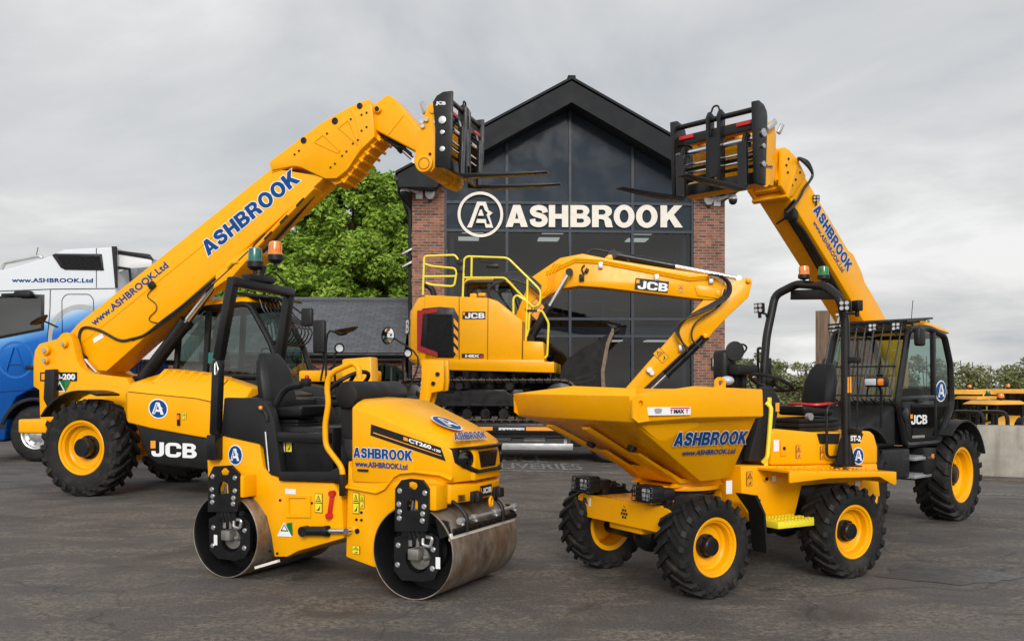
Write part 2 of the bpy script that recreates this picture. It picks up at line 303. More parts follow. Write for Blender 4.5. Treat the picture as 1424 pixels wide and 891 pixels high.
class MB:
    def __init__(s): s.bm = bmesh.new(); s.mi = 0; s.mats = []
    def add(s, verts, faces, bevel=0.0, seg=2):
        t = bmesh.new(); vs = [t.verts.new(v) for v in verts]
        for f in faces:
            try: t.faces.new([vs[i] for i in f])
            except ValueError: pass
        bmesh.ops.recalc_face_normals(t, faces=t.faces)
        if bevel > 0:
            es = [e for e in t.edges if len(e.link_faces) == 2 and e.calc_face_angle(0) > 0.45]
            if es: bmesh.ops.bevel(t, geom=es, offset=bevel, segments=seg, affect='EDGES', profile=0.5, clamp_overlap=True)
        for f in t.faces: f.material_index = s.mi
        me = bpy.data.meshes.new('tmp'); t.to_mesh(me); t.free()
        s.bm.from_mesh(me); bpy.data.meshes.remove(me); return s
    def use(s, mat):
        if mat not in s.mats: s.mats.append(mat)
        s.mi = s.mats.index(mat); return s
    def loft(s, loops, caps=True, bevel=0.0, seg=2, closed=True):
        n = len(loops[0]); vs = [V(p) for l in loops for p in l]; fs = []
        for k in range(len(loops)-1):
            for i in range(n if closed else n-1):
                j = (i+1) % n; fs.append((k*n+i, k*n+j, (k+1)*n+j, (k+1)*n+i))
        if caps: fs += [tuple(range(n)), tuple(range((len(loops)-1)*n, len(loops)*n))]
        return s.add(vs, fs, bevel, seg)
    def prof(s, pts, a0, a1, axis='y', bevel=0.0, seg=2):
        f = {'y': lambda p, a: (p[0], a, p[1]), 'x': lambda p, a: (a, p[0], p[1]), 'z': lambda p, a: (p[0], p[1], a)}[axis]
        return s.loft([[f(p, a0) for p in pts], [f(p, a1) for p in pts]], True, bevel, seg)
    def box(s, c, d, bevel=0.0, rot=None, seg=2):
        c = V(c); R = rot.to_3x3() if rot is not None else Matrix.Identity(3)
        vs = [c + R @ V((sx*d[0]/2, sy*d[1]/2, sz*d[2]/2)) for sz in (-1, 1) for sx, sy in ((-1, -1), (1, -1), (1, 1), (-1, 1))]
        return s.add(vs, [(0, 1, 2, 3), (4, 5, 6, 7), (0, 1, 5, 4), (1, 2, 6, 5), (2, 3, 7, 6), (3, 0, 4, 7)], bevel, seg)
    def bar(s, p, q, w, h, bevel=0.0, up=(0, 0, 1)):
        """box section w wide, h high from p to q"""
        p, q = V(p), V(q); d = (q-p).normalized(); u = V(up); r = d.cross(u)
        if r.length < 1e-4: r = d.cross(V((0, 1, 0)))
        r.normalize(); u = r.cross(d)
        lp = lambda c: [c + r*w/2*a + u*h/2*b for a, b in ((-1, -1), (1, -1), (1, 1), (-1, 1))]
        return s.loft([lp(p), lp(q)], True, bevel)
    def cyl(s, p, q, r0, r1=None, n=20, bevel=0.0, caps=True):
        p, q = V(p), V(q); r1 = r0 if r1 is None else r1; d = (q-p).normalized()
        a = d.orthogonal().normalized(); b = d.cross(a)
        lp = lambda c, r: [c + a*r*math.cos(2*math.pi*i/n) + b*r*math.sin(2*math.pi*i/n) for i in range(n)]
        return s.loft([lp(p, r0), lp(q, r1)], caps, bevel)
    def tube(s, pts, r, n=8):
        pts = [V(p) for p in pts]; pts = [p for i, p in enumerate(pts) if i == 0 or (p-pts[i-1]).length > 1e-5]
        d = [(pts[min(i+1, len(pts)-1)]-pts[max(i-1, 0)]).normalized() for i in range(len(pts))]
        a = d[0].orthogonal().normalized(); loops = []
        for p, t in zip(pts, d):
            a = (a - t*a.dot(t)); a = a.normalized() if a.length > 1e-6 else t.orthogonal().normalized(); b = t.cross(a)
            loops.append([p + (a*math.cos(2*math.pi*i/n) + b*math.sin(2*math.pi*i/n))*r for i in range(n)])
        return s.loft(loops)
    def lathe(s, prof, c=(0, 0, 0), axis=(0, 1, 0), n=40, closed=False):
        """prof: (radius, along the axis)"""
        c = V(c); d = V(axis).normalized(); a = d.orthogonal().normalized(); b = d.cross(a)
        vs = []; fs = []; m = len(prof)
        for i in range(n):
            t = 2*math.pi*i/n; e = a*math.cos(t) + b*math.sin(t)
            vs += [c + d*h + e*r for r, h in prof]
        for i in range(n):
            j = (i+1) % n
            for k in range(m if closed else m-1):
                l = (k+1) % m
                fs.append((i*m+k, i*m+l, j*m+l, j*m+k))
        t = bmesh.new(); bv = [t.verts.new(v) for v in vs]
        for f in fs: t.faces.new([bv[x] for x in f])
        bmesh.ops.remove_doubles(t, verts=t.verts, dist=1e-5); bmesh.ops.recalc_face_normals(t, faces=t.faces)
        for f in t.faces: f.material_index = s.mi
        me = bpy.data.meshes.new('tmp'); t.to_mesh(me); t.free(); s.bm.from_mesh(me); bpy.data.meshes.remove(me); return s
    def ball(s, c, r, sc=(1, 1, 1), n=16):
        return s.lathe([(math.sin(math.pi*i/n)*r*sc[0], -math.cos(math.pi*i/n)*r*sc[2]) for i in range(n+1)], c, (0, 0, 1), n*2)
    def quad(s, pts):
        t = s.bm; vs = [t.verts.new(p) for p in pts]; f = t.faces.new(vs); f.material_index = s.mi; return s
    def plate(s, outline, holes, a0, a1, axis='y'):
        """flat plate cut from an outline, with openings"""
        f = {'y': lambda p, a: V((p[0], a, p[1])), 'x': lambda p, a: V((a, p[0], p[1])), 'z': lambda p, a: V((p[0], p[1], a))}[axis]
        t = bmesh.new()
        for a in (a0, a1):
            es = []
            for cn in [outline] + holes:
                vs = [t.verts.new(f(p, a)) for p in cn]; es += [t.edges.new((vs[i], vs[(i+1) % len(vs)])) for i in range(len(vs))]
            bmesh.ops.triangle_fill(t, use_beauty=True, edges=es)
        for cn in [outline] + holes:
            for p, q in zip(cn, cn[1:]+cn[:1]): t.faces.new([t.verts.new(f(x, a)) for x, a in ((p, a0), (q, a0), (q, a1), (p, a1))])
        bmesh.ops.remove_doubles(t, verts=t.verts, dist=1e-5); bmesh.ops.recalc_face_normals(t, faces=t.faces)
        for g in t.faces: g.material_index = s.mi
        me = bpy.data.meshes.new('tmp'); t.to_mesh(me); t.free(); s.bm.from_mesh(me); bpy.data.meshes.remove(me); return s
    def pieces(s, name, mat=None, parent=None, smooth=35):
        """one object per connected piece"""
        bm = s.bm; left = set(bm.verts); out = []
        while left:
            st = [left.pop()]; grp = set(st)
            while st:
                for e in st.pop().link_edges:
                    for w in e.verts:
                        if w in left: left.discard(w); grp.add(w); st.append(w)
            p = MB(); p.mats = list(s.mats); mp = {v: p.bm.verts.new(v.co) for v in grp}
            for f in {f for v in grp for f in v.link_faces}: q = p.bm.faces.new([mp[v] for v in f.verts]); q.material_index = f.material_index
            out.append(p.build(name, mat, parent, smooth))
        bm.free(); return out
    def build(s, name, mat=None, parent=None, smooth=35, uv=False):
        me = bpy.data.meshes.new(name)
        if uv:
            l = s.bm.loops.layers.uv.new('UVMap')
            for f in s.bm.faces:
                n = f.normal
                if abs(n.z) > 0.97: ax, ay = V((1, 0, 0)), V((0, 1, 0))
                else:
                    ax = V((0, 0, 1)).cross(n).normalized(); ay = n.cross(ax)
                for lp in f.loops: lp[l].uv = (lp.vert.co.dot(ax), lp.vert.co.dot(ay))
        s.bm.to_mesh(me); s.bm.free()
        for m in ([M[x] for x in s.mats] if s.mats else [M[mat]]): me.materials.append(m)
        if smooth:
            me.polygons.foreach_set('use_smooth', [True]*len(me.polygons)); me.set_sharp_from_angle(angle=math.radians(smooth))
        o = bpy.data.objects.new(name, me); COL.objects.link(o)
        if parent is not None: o.parent = parent
        return o
def copy_tree(o, parent=None, **kw):
    c = o.copy(); COL.objects.link(c)
    if parent is not None: c.parent = parent
    for ch in list(o.children): copy_tree(ch, c)
    return c

# ------------------------------------------------------------------ lettering
def glyphs(text, bold=0.03, spacing=1.0):
    """text as flat triangles in a unit box: (points 0..1, faces)"""
    cu = bpy.data.curves.new('lettering', 'FONT'); cu.body = text; cu.size = 1.0; cu.offset = bold; cu.resolution_u = 4; cu.space_character = spacing
    o = bpy.data.objects.new('lettering', cu); COL.objects.link(o)
    dg = bpy.context.evaluated_depsgraph_get(); me = o.evaluated_get(dg).to_mesh()
    vs = [v.co.copy() for v in me.vertices]; fs = [tuple(p.vertices) for p in me.polygons]
    o.evaluated_get(dg).to_mesh_clear(); bpy.data.objects.remove(o); bpy.data.curves.remove(cu)
    return vs, fs
def put_text(mb, text, ll, lr, ul, lift=0.004, bold=0.03, outline=None, face=None, spacing=1.0, thick=0.0):
    """lettering whose body fills the parallelogram ll, lr, ul (three 3-D corners)"""
    ll, lr, ul = V(ll), V(lr), V(ul); ux, uy = lr-ll, ul-ll; n = ux.cross(uy).normalized()
    vs, fs = glyphs(text, bold, spacing)
    x0, x1 = min(v.x for v in vs), max(v.x for v in vs); y0, y1 = min(v.y for v in vs), max(v.y for v in vs)
    def lay(vv, ff, h):
        mb_v = [ll + ux*((v.x-x0)/(x1-x0)) + uy*((v.y-y0)/(y1-y0)) + n*h for v in vv]
        b = [mb.bm.verts.new(p) for p in mb_v]
        for f in ff:
            try: q = mb.bm.faces.new([b[i] for i in f]); q.material_index = mb.mi
            except ValueError: pass
        return b
    if outline:
        mb.use(outline); ov, of = glyphs(text, bold+0.035, spacing); lay(ov, of, lift)
    mb.use(face); lay(vs, fs, lift + (0.003 if outline else 0) + thick)
    if thick:
        t = bmesh.new(); bv = [t.verts.new(ll + ux*((v.x-x0)/(x1-x0)) + uy*((v.y-y0)/(y1-y0)) + n*lift) for v in vs]
        for f in fs:
            try: t.faces.new([bv[i] for i in f])
            except ValueError: pass
        bmesh.ops.remove_doubles(t, verts=t.verts, dist=1e-4)
        for e in [e for e in t.edges if len(e.link_faces) == 1]:
            a, b = e.verts[0].co, e.verts[1].co
            q = mb.bm.faces.new([mb.bm.verts.new(p) for p in (a, b, b+n*thick, a+n*thick)]); q.material_index = mb.mi
        t.free()
    return mb
# heavy grotesque capitals drawn as outlines: (width, [outer, hole, ...]), cap height 1
def arc_(cx, cy, rx, ry, a0, a1, n=10): return [(cx+rx*math.cos(math.radians(a0+(a1-a0)*i/n)), cy+ry*math.sin(math.radians(a0+(a1-a0)*i/n))) for i in range(n+1)]
def stroke_(pts, w):
    P = smoothpath([(x, y, 0) for x, y in pts], 5); L_, R_ = [], []
    for i, p in enumerate(P):
        d = (P[min(i+1, len(P)-1)]-P[max(i-1, 0)]).normalized(); n = V((-d.y, d.x, 0))*w/2; L_.append((p.x+n.x, p.y+n.y)); R_.append((p.x-n.x, p.y-n.y))
    return L_ + R_[::-1]
HEAVY = {
 'A': (.88, [[(0, 0), (.27, 0), (.325, .18), (.555, .18), (.61, 0), (.88, 0), (.58, 1), (.30, 1)], [(.375, .37), (.505, .37), (.44, .69)]]),
 'S': (.78, [stroke_([(.655, .66), (.60, .82), (.40, .885), (.20, .83), (.14, .71), (.22, .595), (.40, .53), (.58, .455), (.645, .31), (.57, .165), (.38, .11), (.18, .175), (.125, .36)], .235)]),
 'H': (.80, [[(0, 0), (.26, 0), (.26, .38), (.54, .38), (.54, 0), (.80, 0), (.80, 1), (.54, 1), (.54, .60), (.26, .60), (.26, 1), (0, 1)]]),
 'B': (.80, [[(0, 0)] + arc_(.48, .285, .32, .285, -90, 55, 10) + arc_(.46, .745, .29, .255, -50, 90, 10) + [(0, 1)], [(.25, .20)] + arc_(.44, .295, .10, .095, -90, 90, 8) + [(.25, .39)], [(.25, .61)] + arc_(.42, .705, .09, .095, -90, 90, 8) + [(.25, .80)]]),
 'R': (.82, [[(0, 0), (.26, 0), (.26, .37), (.38, .37), (.48, .32), (.51, .12), (.55, 0), (.82, 0), (.79, .08), (.765, .27), (.70, .40), (.62, .46)] + arc_(.46, .72, .32, .28, -50, 90, 10) + [(0, 1)], [(.26, .57)] + arc_(.42, .685, .11, .115, -90, 90, 8) + [(.26, .80)]]),
 'O': (.90, [arc_(.45, .5, .45, .525, 0, 345, 23), arc_(.45, .5, .195, .30, 0, 345, 23)]),
 'K': (.88, [[(0, 0), (.26, 0), (.26, .28), (.35, .39), (.56, 0), (.88, 0), (.525, .58), (.86, 1), (.54, 1), (.26, .64), (.26, 1), (0, 1)]]),
 'J': (.72, [[(.46, 1), (.72, 1), (.72, .30)] + arc_(.42, .30, .30, .30, 0, -90, 8)[1:] + [(.20, 0)] + arc_(.20, .24, .20, .24, -90, -180, 6)[1:] + [(0, .38), (.24, .38)] + arc_(.32, .28, .08, .07, 180, 270, 4) + arc_(.38, .30, .08, .09, -90, 0, 4)]),
 'C': (.90, [[(.90, .36)] + arc_(.58, .30, .32, .30, 0, -90, 6)[1:] + arc_(.32, .30, .32, .30, -90, -180, 6) + arc_(.32, .70, .32, .30, 180, 90, 6) + arc_(.58, .70, .32, .30, 90, 0, 6) + [(.90, .62), (.64, .62)] + arc_(.56, .70, .08, .09, 0, 90, 4) + arc_(.34, .70, .08, .09, 90, 180, 4) + arc_(.34, .30, .08, .09, 180, 270, 4) + arc_(.56, .30, .08, .09, 270, 360, 4) + [(.64, .36)]]),
}
def put_name(mb, word, ll, lr, ul, lift=0.004, outline=None, face=None, gap=.075, thick=0.0, ow=.055):
    """the heavy capitals of a sign or decal filling the parallelogram ll, lr, ul"""
    ll, lr, ul = V(ll), V(lr), V(ul); ux, uy = lr-ll, ul-ll; n = ux.cross(uy).normalized(); x = 0; W_ = sum(HEAVY[c][0] for c in word) + gap*(len(word)-1)
    hh = uy.length; kx = W_/ux.length*hh
    for ch in word:
        wd, cons = HEAVY[ch]; pos = lambda p, h: ll + ux*((x+p[0])/W_) + uy*p[1] + n*h
        t = bmesh.new(); es = []
        for cn in cons:
            vs = [t.verts.new(pos(p, lift + (.003 if outline else 0) + thick)) for p in cn]; es += [t.edges.new((vs[i], vs[(i+1) % len(vs)])) for i in range(len(vs))]
        bmesh.ops.triangle_fill(t, use_beauty=True, use_dissolve=False, edges=es); mb.use(face)
        for f in t.faces:
            f.material_index = mb.mi
            if f.normal.dot(n) < 0: f.normal_flip()
        me = bpy.data.meshes.new('tmp'); t.to_mesh(me); t.free(); mb.bm.from_mesh(me); bpy.data.meshes.remove(me)
        if thick:
            for cn in cons:
                for a, b in zip(cn, cn[1:]+cn[:1]): mb.quad([pos(a, lift), pos(b, lift), pos(b, lift+thick), pos(a, lift+thick)])
        if outline:
            mb.use(outline)
            for ci, cn in enumerate(cons):
                P = [V((p[0], p[1])) for p in cn]; area = sum(a.x*b.y-b.x*a.y for a, b in zip(P, P[1:]+P[:1])); sg_ = (1 if area > 0 else -1)*(1 if ci == 0 else -1)
                Q = []
                for i, p in enumerate(P):
                    d1 = (p-P[i-1]).normalized(); d2 = (P[(i+1) % len(P)]-p).normalized(); m_ = (V((d1.y, -d1.x)) + V((d2.y, -d2.x)))
                    m_ = m_/max(.5, m_.length_squared/2); Q.append(p + m_*sg_*ow)
                for i in range(len(P)):
                    j = (i+1) % len(P); mb.quad([pos(P[i], lift), pos(P[j], lift), pos(Q[j], lift), pos(Q[i], lift)])
        x += wd + gap
    return mb
A_POLY = [(-.62, -.55), (-.30, -.55), (-.22, -.30), (.22, -.30), (.27, -.55), (.60, -.55), (.36, .06), (.55, .0), (.30, .22), (.17, .62), (-.19, .62)]
A_HOLE = [(-.13, -.06), (.13, -.06), (.0, .33)]
def put_logo(mb, c, ux, uy, lift=0.004):
    """round blue badge with the white letter; ux, uy are the radius vectors"""
    c, ux, uy = V(c), V(ux), V(uy); n = ux.cross(uy).normalized()
    for r, m, h in ((1.0, 'sticker_white', 0), (0.88, 'blue_vinyl', .003)):
        mb.use(m); mb.quad([c + n*(lift+h) + (ux*math.cos(t) + uy*math.sin(t))*r for t in (2*math.pi*i/36 for i in range(36))])
    mb.use('sticker_white'); mb.quad([c + n*(lift+.006) + ux*x + uy*y for x, y in A_POLY])
    mb.use('blue_vinyl'); mb.quad([c + n*(lift+.009) + ux*x + uy*y for x, y in A_HOLE])
    mb.use('blue_vinyl'); mb.quad([c + n*(lift+.009) + ux*x + uy*y for x, y in [(-.43, -.46), (-.36, -.46), (-.05, .5), (-.12, .5)]])
    return mb
def put_warning(mb, c, ux, uy, lift=0.004, base='hi_yellow'):
    """small yellow hazard sticker: triangle above, pictogram bars below; ux, uy half sizes"""
    c, ux, uy = V(c), V(ux), V(uy); n = ux.cross(uy).normalized()
    q = lambda h, pts: mb.quad([c + n*(lift+h) + ux*x + uy*y for x, y in pts])
    mb.use('black'); q(0, [(-1, -1), (1, -1), (1, 1), (-1, 1)])
    mb.use(base); q(.002, [(-.9, -.95), (.9, -.95), (.9, -.04), (-.9, -.04)]); q(.002, [(-.9, .04), (.9, .04), (.9, .95), (-.9, .95)])
    mb.use('black'); q(.004, [(-.7, .14), (.7, .14), (0, .86)]); q(.004, [(-.55, -.8), (.1, -.55), (.5, -.2), (.3, -.75)])
    mb.use(base); q(.006, [(-.45, .22), (.45, .22), (0, .7)]); mb.use('black'); q(.008, [(-.08, .28), (.08, .28), (.05, .55), (-.05, .55)])
    return mb

def warn(parent, *a, **k): return put_warning(MB(), *a, **k).build('warning_sticker', None, parent, 0)

# ------------------------------------------------------------------ wheels and other shared parts
def tyre_mesh(R, w, rim, lugs=22, lug=0.035, tw=0.5):
    mb = MB(); h = w/2; rc = R - lug
    mb.lathe([(rim*0.97, -h*0.62), (rim*1.05, -h*0.86), (rim + (rc-rim)*0.5, -h*1.0), (rc*0.955, -h*0.92), (rc, -h*0.70), (rc*1.008, 0), (rc, h*0.70), (rc*0.955, h*0.92), (rim + (rc-rim)*0.5, h*1.0), (rim*1.05, h*0.86), (rim*0.97, h*0.62)], n=64)
    pitch = 2*math.pi/lugs
    for sgn in (-1, 1):
        for i in range(lugs):
            a0 = (i + (0.5 if sgn > 0 else 0))*pitch
            ring = []
            for k, (yy, da, wd) in enumerate(((-0.04, -0.55, 0.36), (0.45, -0.05, 0.40), (0.88, 0.42, 0.46), (1.03, 0.50, 0.44))):
                y = sgn*yy*h; a = a0 + da*pitch*tw*2; dr = 0 if k < 3 else -lug*1.0
                r1 = R + dr - (0.006 if k == 2 else 0); r0 = rc*0.93 if k < 3 else rc*0.90
                ring.append([V((r*math.sin(a+e), y, r*math.cos(a+e))) for r, e in ((r0, -wd*pitch/2), (r1, -wd*pitch/2*0.8), (r1, wd*pitch/2*0.8), (r0, wd*pitch/2))])
            # outer shoulder running down the side wall
            a = a0 + 0.55*pitch*tw*2
            ring.append([V((r*math.sin(a+e), sgn*h*1.0, r*math.cos(a+e))) for r, e in ((rc*0.86, -.2*pitch), (rc*0.88, -.16*pitch), (rc*0.88, .16*pitch), (rc*0.86, .2*pitch))])
            mb.loft(ring, True)
    return mb
def rim_mesh(rim, w, dish=0.35, out=1):
    """dished steel wheel; out = the side (+1/-1 along Y) that shows"""
    mb = MB(); h = w/2*0.80; o = out
    mb.lathe([(rim*1.03, o*h), (rim*1.0, o*h*1.04), (rim*0.93, o*h*1.0), (rim*0.90, o*h*0.86), (rim*0.83, o*h*0.80), (rim*0.80, o*h*0.42), (rim*0.72, o*h*(0.34)), (rim*0.68, o*h*(0.28-dish*0.2)), (rim*0.40, o*h*(0.20-dish*0.3)), (0.0, o*h*(0.2-dish*0.3))], n=48)
    mb.lathe([(rim*0.85, -o*h*0.95), (rim*0.85, o*h*0.86)], n=48)
    mb.lathe([(rim*1.03, -o*h), (rim*0.85, -o*h*0.95)], n=48)
    return mb
def hub_mesh(r, w, out=1, y0=0.0):
    mb = MB(); o = out
    mb.lathe([(r*1.25, o*(y0)), (r*1.25, o*(y0+.03)), (r, o*(y0+.035)), (r*0.97, o*(y0+w*0.9)), (r*0.85, o*(y0+w)), (0, o*(y0+w))], n=28)
    for k in range(8):
        a = 2*math.pi*k/8; mb.cyl((r*1.12*math.cos(a), o*(y0+.02), r*1.12*math.sin(a)), (r*1.12*math.cos(a), o*(y0+.05), r*1.12*math.sin(a)), r*0.09, n=6)
    return mb
def wheel(parent, pos, R, w, rim, out, lugs=22, lug=0.035, hub=(0.12, 0.1), spin=0.0, yaw=0.0, data={}):
    key = (R, w, rim, out, lugs)
    if key not in data:
        a = rim_mesh(rim, w, out=out).build('wheel', 'yellow', parent)
        b = tyre_mesh(R, w, rim, lugs, lug).build('tyre', 'rubber', a)
        c = hub_mesh(hub[0], hub[1], out, w/2*0.80*0.1).build('hub', 'black_metal', a)
        data[key] = a
    else:
        a = copy_tree(data[key], parent)
    a.location = pos; a.rotation_euler = (0, spin, yaw); return a
def beacon(parent, p, lens, r=0.06, h=0.13, stem=0.08):
    p = V(p); mb = MB()
    mb.cyl(p, p+V((0, 0, stem)), r*0.28, n=10); mb.cyl(p+V((0, 0, stem*0.6)), p+V((0, 0, stem)), r*0.6, r*1.0, n=20); mb.lathe([(0, 0), (r*1.05, 0), (r*1.05, h*0.3), (0, h*0.3)], p+V((0, 0, stem)), (0, 0, 1), 24)
    o = mb.build('beacon', 'black', parent)
    mb = MB(); q = p+V((0, 0, stem+h*0.3))
    mb.lathe([(r*0.98, 0), (r*0.98, h*0.1), (r*0.92, h*0.12), (r*0.9, h*0.55), (r*0.82, h*0.7), (r*0.5, h*0.76), (0, h*0.77)], q, (0, 0, 1), 24)
    mb.build('lens', lens, o); return o
def worklight(parent, p, face, size=0.09, name='work_light'):
    """square LED lamp looking along 'face'"""
    p = V(p); f = V(face).normalized(); r = f.cross(V((0, 0, 1))).normalized(); u = r.cross(f)
    R = Matrix((r, f, u)).transposed(); s = size; mb = MB()
    mb.box(p, (s, s*0.6, s), 0.008, R); mb.box(p-u*s*0.75, (s*0.25, s*0.3, s*0.6), 0, R)
    o = mb.build(name, 'black', parent); mb = MB()
    for a in (-.24, .24):
        for b in (-.24, .24): mb.cyl(p+f*s*0.29+r*s*a+u*s*b, p+f*s*0.33+r*s*a+u*s*b, s*0.19, n=12)
    mb.build('lens', 'lens', o); return o
def ram(parent, p, q, r, frac=0.6, name='hydraulic_ram', mat='black_metal'):
    """hydraulic cylinder from p (body) to q (rod end)"""
    p, q = V(p), V(q); m = p.lerp(q, frac); mb = MB()
    mb.cyl(p, m, r, n=20); mb.cyl(m-(q-p).normalized()*r*0.8, m, r*1.15, n=20); y = V((0, 1, 0))
    mb.cyl(p-y*r, p+y*r, r*1.1, n=18)
    o = mb.build(name, mat, parent); mb = MB()
    mb.cyl(m, q, r*0.55, n=18); mb.cyl(q-y*r*0.7, q+y*r*0.7, r*0.7, n=18); mb.build('rod', 'chrome', o); return o
def seat(parent, c, deg, k=1.0, name='seat'):
    """suspension seat; c = middle of the cushion's underside"""
    a = bpy.data.objects.new(name, None)
    mb = MB(); mb.loft([[(-.22*k, -.24*k, 0), (.24*k, -.22*k, .01), (.24*k, .22*k, .01), (-.22*k, .24*k, 0)], [(-.22*k, -.25*k, .09*k), (.27*k, -.23*k, .13*k), (.27*k, .23*k, .13*k), (-.22*k, .25*k, .09*k)]], True, .035*k, 3)
    o = mb.build(name, 'vinyl', parent); o.location = c; o.rotation_euler = (0, 0, math.radians(deg))
    mb = MB(); L = []
    for z, hw, x, t in ((.05, .19, -.22, .10), (.2, .25, -.25, .12), (.42, .24, -.29, .12), (.56, .19, -.33, .10), (.64, .13, -.355, .07)):
        L.append([(x*k, -hw*k, z*k), (x*k+t*k*.55, -hw*k*.98, z*k), (x*k+t*k, -hw*k*.7, z*k), (x*k+t*k*.82, 0, z*k), (x*k+t*k, hw*k*.7, z*k), (x*k+t*k*.55, hw*k*.98, z*k), (x*k, hw*k, z*k), (x*k-.02*k, 0, z*k)])
    mb.loft(L, True, .012*k, 2); mb.build('backrest', 'vinyl', o, smooth=60)
    mb = MB()
    for i in range(4): mb.box((0, 0, (-.03-.035*i)*k), ((.34+.03*(i % 2))*k, (.34+.03*(i % 2))*k, .034*k), .008)
    mb.build('suspension', 'black', o)
    return o
# ================================================================== camera, daylight
cam = bpy.data.cameras.new('camera'); co = bpy.data.objects.new('camera', cam); COL.objects.link(co)
co.location = (0, 0, CH); co.rotation_euler = (math.pi/2, 0, 0)
cam.sensor_width = 36; cam.lens = 36*FPX/1424; cam.shift_y = (HY-445.5)/1424; cam.clip_start = 0.1; cam.clip_end = 4000
S.camera = co
S.view_settings.view_transform = 'Standard'; S.view_settings.look = 'None'; S.view_settings.exposure = 0.0; S.view_settings.gamma = 1.0
SUN_EL, SUN_AZ = math.radians(26), math.radians(178)       # high, behind the camera and to its left
w = bpy.data.worlds.new('World'); S.world = w; w.use_nodes = True
nt = w.node_tree; bg = nt.nodes['Background']
sky = N(nt, 'ShaderNodeTexSky'); sky.sky_type = 'NISHITA'; sky.sun_disc = False; sky.sun_elevation = SUN_EL; sky.sun_rotation = math.radians(178); sky.air_density = 1.4; sky.dust_density = 2.0
bg.inputs['Strength'].default_value = 0.1
tc = N(nt, 'ShaderNodeTexCoord'); sep = N(nt, 'ShaderNodeSeparateXYZ'); nt.links.new(tc.outputs['Generated'], sep.inputs[0])
def mth(op, a, b):
    n = N(nt, 'ShaderNodeMath', operation=op)
    for i, x in ((0, a), (1, b)):
        if hasattr(x, 'links'): nt.links.new(x, n.inputs[i])
        else: n.inputs[i].default_value = x
    return n.outputs[0]
zz = mth('ADD', mth('MAXIMUM', sep.outputs['Z'], 0.0), 0.16)
cb = N(nt, 'ShaderNodeCombineXYZ'); nt.links.new(mth('DIVIDE', sep.outputs['X'], zz), cb.inputs[0]); nt.links.new(mth('DIVIDE', sep.outputs['Y'], zz), cb.inputs[1]); cb.inputs[2].default_value = 3.7
n1 = N(nt, 'ShaderNodeTexNoise', Scale=1.15, Detail=9.0, Roughness=0.56, Distortion=0.35); nt.links.new(cb.outputs[0], n1.inputs['Vector'])
n2 = N(nt, 'ShaderNodeTexNoise', Scale=0.42, Detail=4.0, Roughness=0.5); nt.links.new(cb.outputs[0], n2.inputs['Vector'])
sm = mth('ADD', mth('MULTIPLY', n1.outputs['Fac'], 0.6), mth('MULTIPLY', n2.outputs['Fac'], 0.4))
cr = ramp(nt, [(0.37, (5.3, 5.55, 5.9)), (0.44, (6.4, 6.52, 6.7)), (0.51, (7.4, 7.42, 7.45)), (0.60, (9.2, 9.2, 9.15))])
nt.links.new(sm, cr.inputs['Fac'])
# the cloud deck glows towards the hidden sun, behind the camera
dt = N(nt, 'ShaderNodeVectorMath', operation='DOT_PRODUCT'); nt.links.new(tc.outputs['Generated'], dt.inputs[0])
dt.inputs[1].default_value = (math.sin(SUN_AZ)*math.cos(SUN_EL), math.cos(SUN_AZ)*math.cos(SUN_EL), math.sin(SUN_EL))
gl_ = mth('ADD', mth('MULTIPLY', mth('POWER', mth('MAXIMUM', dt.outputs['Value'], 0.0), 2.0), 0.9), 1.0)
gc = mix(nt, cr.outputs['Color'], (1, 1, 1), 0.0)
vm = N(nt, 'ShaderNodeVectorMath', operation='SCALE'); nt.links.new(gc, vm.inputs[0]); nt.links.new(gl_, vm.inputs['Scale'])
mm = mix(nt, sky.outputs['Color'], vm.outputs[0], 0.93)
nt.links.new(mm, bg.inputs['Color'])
sl = bpy.data.lights.new('sun', 'SUN'); so = bpy.data.objects.new('sun', sl); COL.objects.link(so)
sl.energy = 2.15; sl.angle = math.radians(22); sl.color = (1.0, 0.965, 0.91)
sd = V((math.sin(SUN_AZ)*math.cos(SUN_EL), math.cos(SUN_AZ)*math.cos(SUN_EL), math.sin(SUN_EL)))   # towards the sun
so.rotation_euler = (-sd).to_track_quat('-Z', 'Y').to_euler(); so.location = (-6, -8, 20)

# ================================================================== ground and painted markings
# the yard is one sheet; beyond the block wall a lower yard is let into it
mb = MB(); X0, X1, Y0_, Y1_, LOW = 8.2, 60, 17.6, 41, -1.4
for a, b, c, d in ((-900, X0, -300, 1500), (X0, X1, -300, Y0_), (X0, X1, Y1_, 1500), (X1, 900, -300, 1500)): mb.quad([(a, c, 0), (b, c, 0), (b, d, 0), (a, d, 0)])
mb.quad([(X0, Y0_, LOW), (X1, Y0_, LOW), (X1, Y1_, LOW), (X0, Y1_, LOW)])
for p, q in (((X0, Y0_), (X1, Y0_)), ((X1, Y0_), (X1, Y1_)), ((X1, Y1_), (X0, Y1_)), ((X0, Y1_), (X0, Y0_))): mb.quad([(p[0], p[1], LOW), (q[0], q[1], LOW), (q[0], q[1], 0), (p[0], p[1], 0)])
bmesh.ops.remove_doubles(mb.bm, verts=mb.bm.verts, dist=1e-4)
tag(mb.build('ground', 'asphalt'), kind='structure')
W = Fr(0, 0, 0)
def strip(name, pts, wdt, mat, z=0.004):
    mb = MB()
    for a, b in zip(pts, pts[1:]):
        a, b = V(a), V(b); d = (b-a).normalized(); r = V((-d.y, d.x, 0))*wdt/2
        mb.quad([a-r+V((0, 0, z)), b-r+V((0, 0, z)), b+r+V((0, 0, z)), a+r+V((0, 0, z))])
    return tag(mb.build(name, mat), kind='structure')
a, b = W.Z(560, 650.5, 0), W.Z(830, 657, 0)
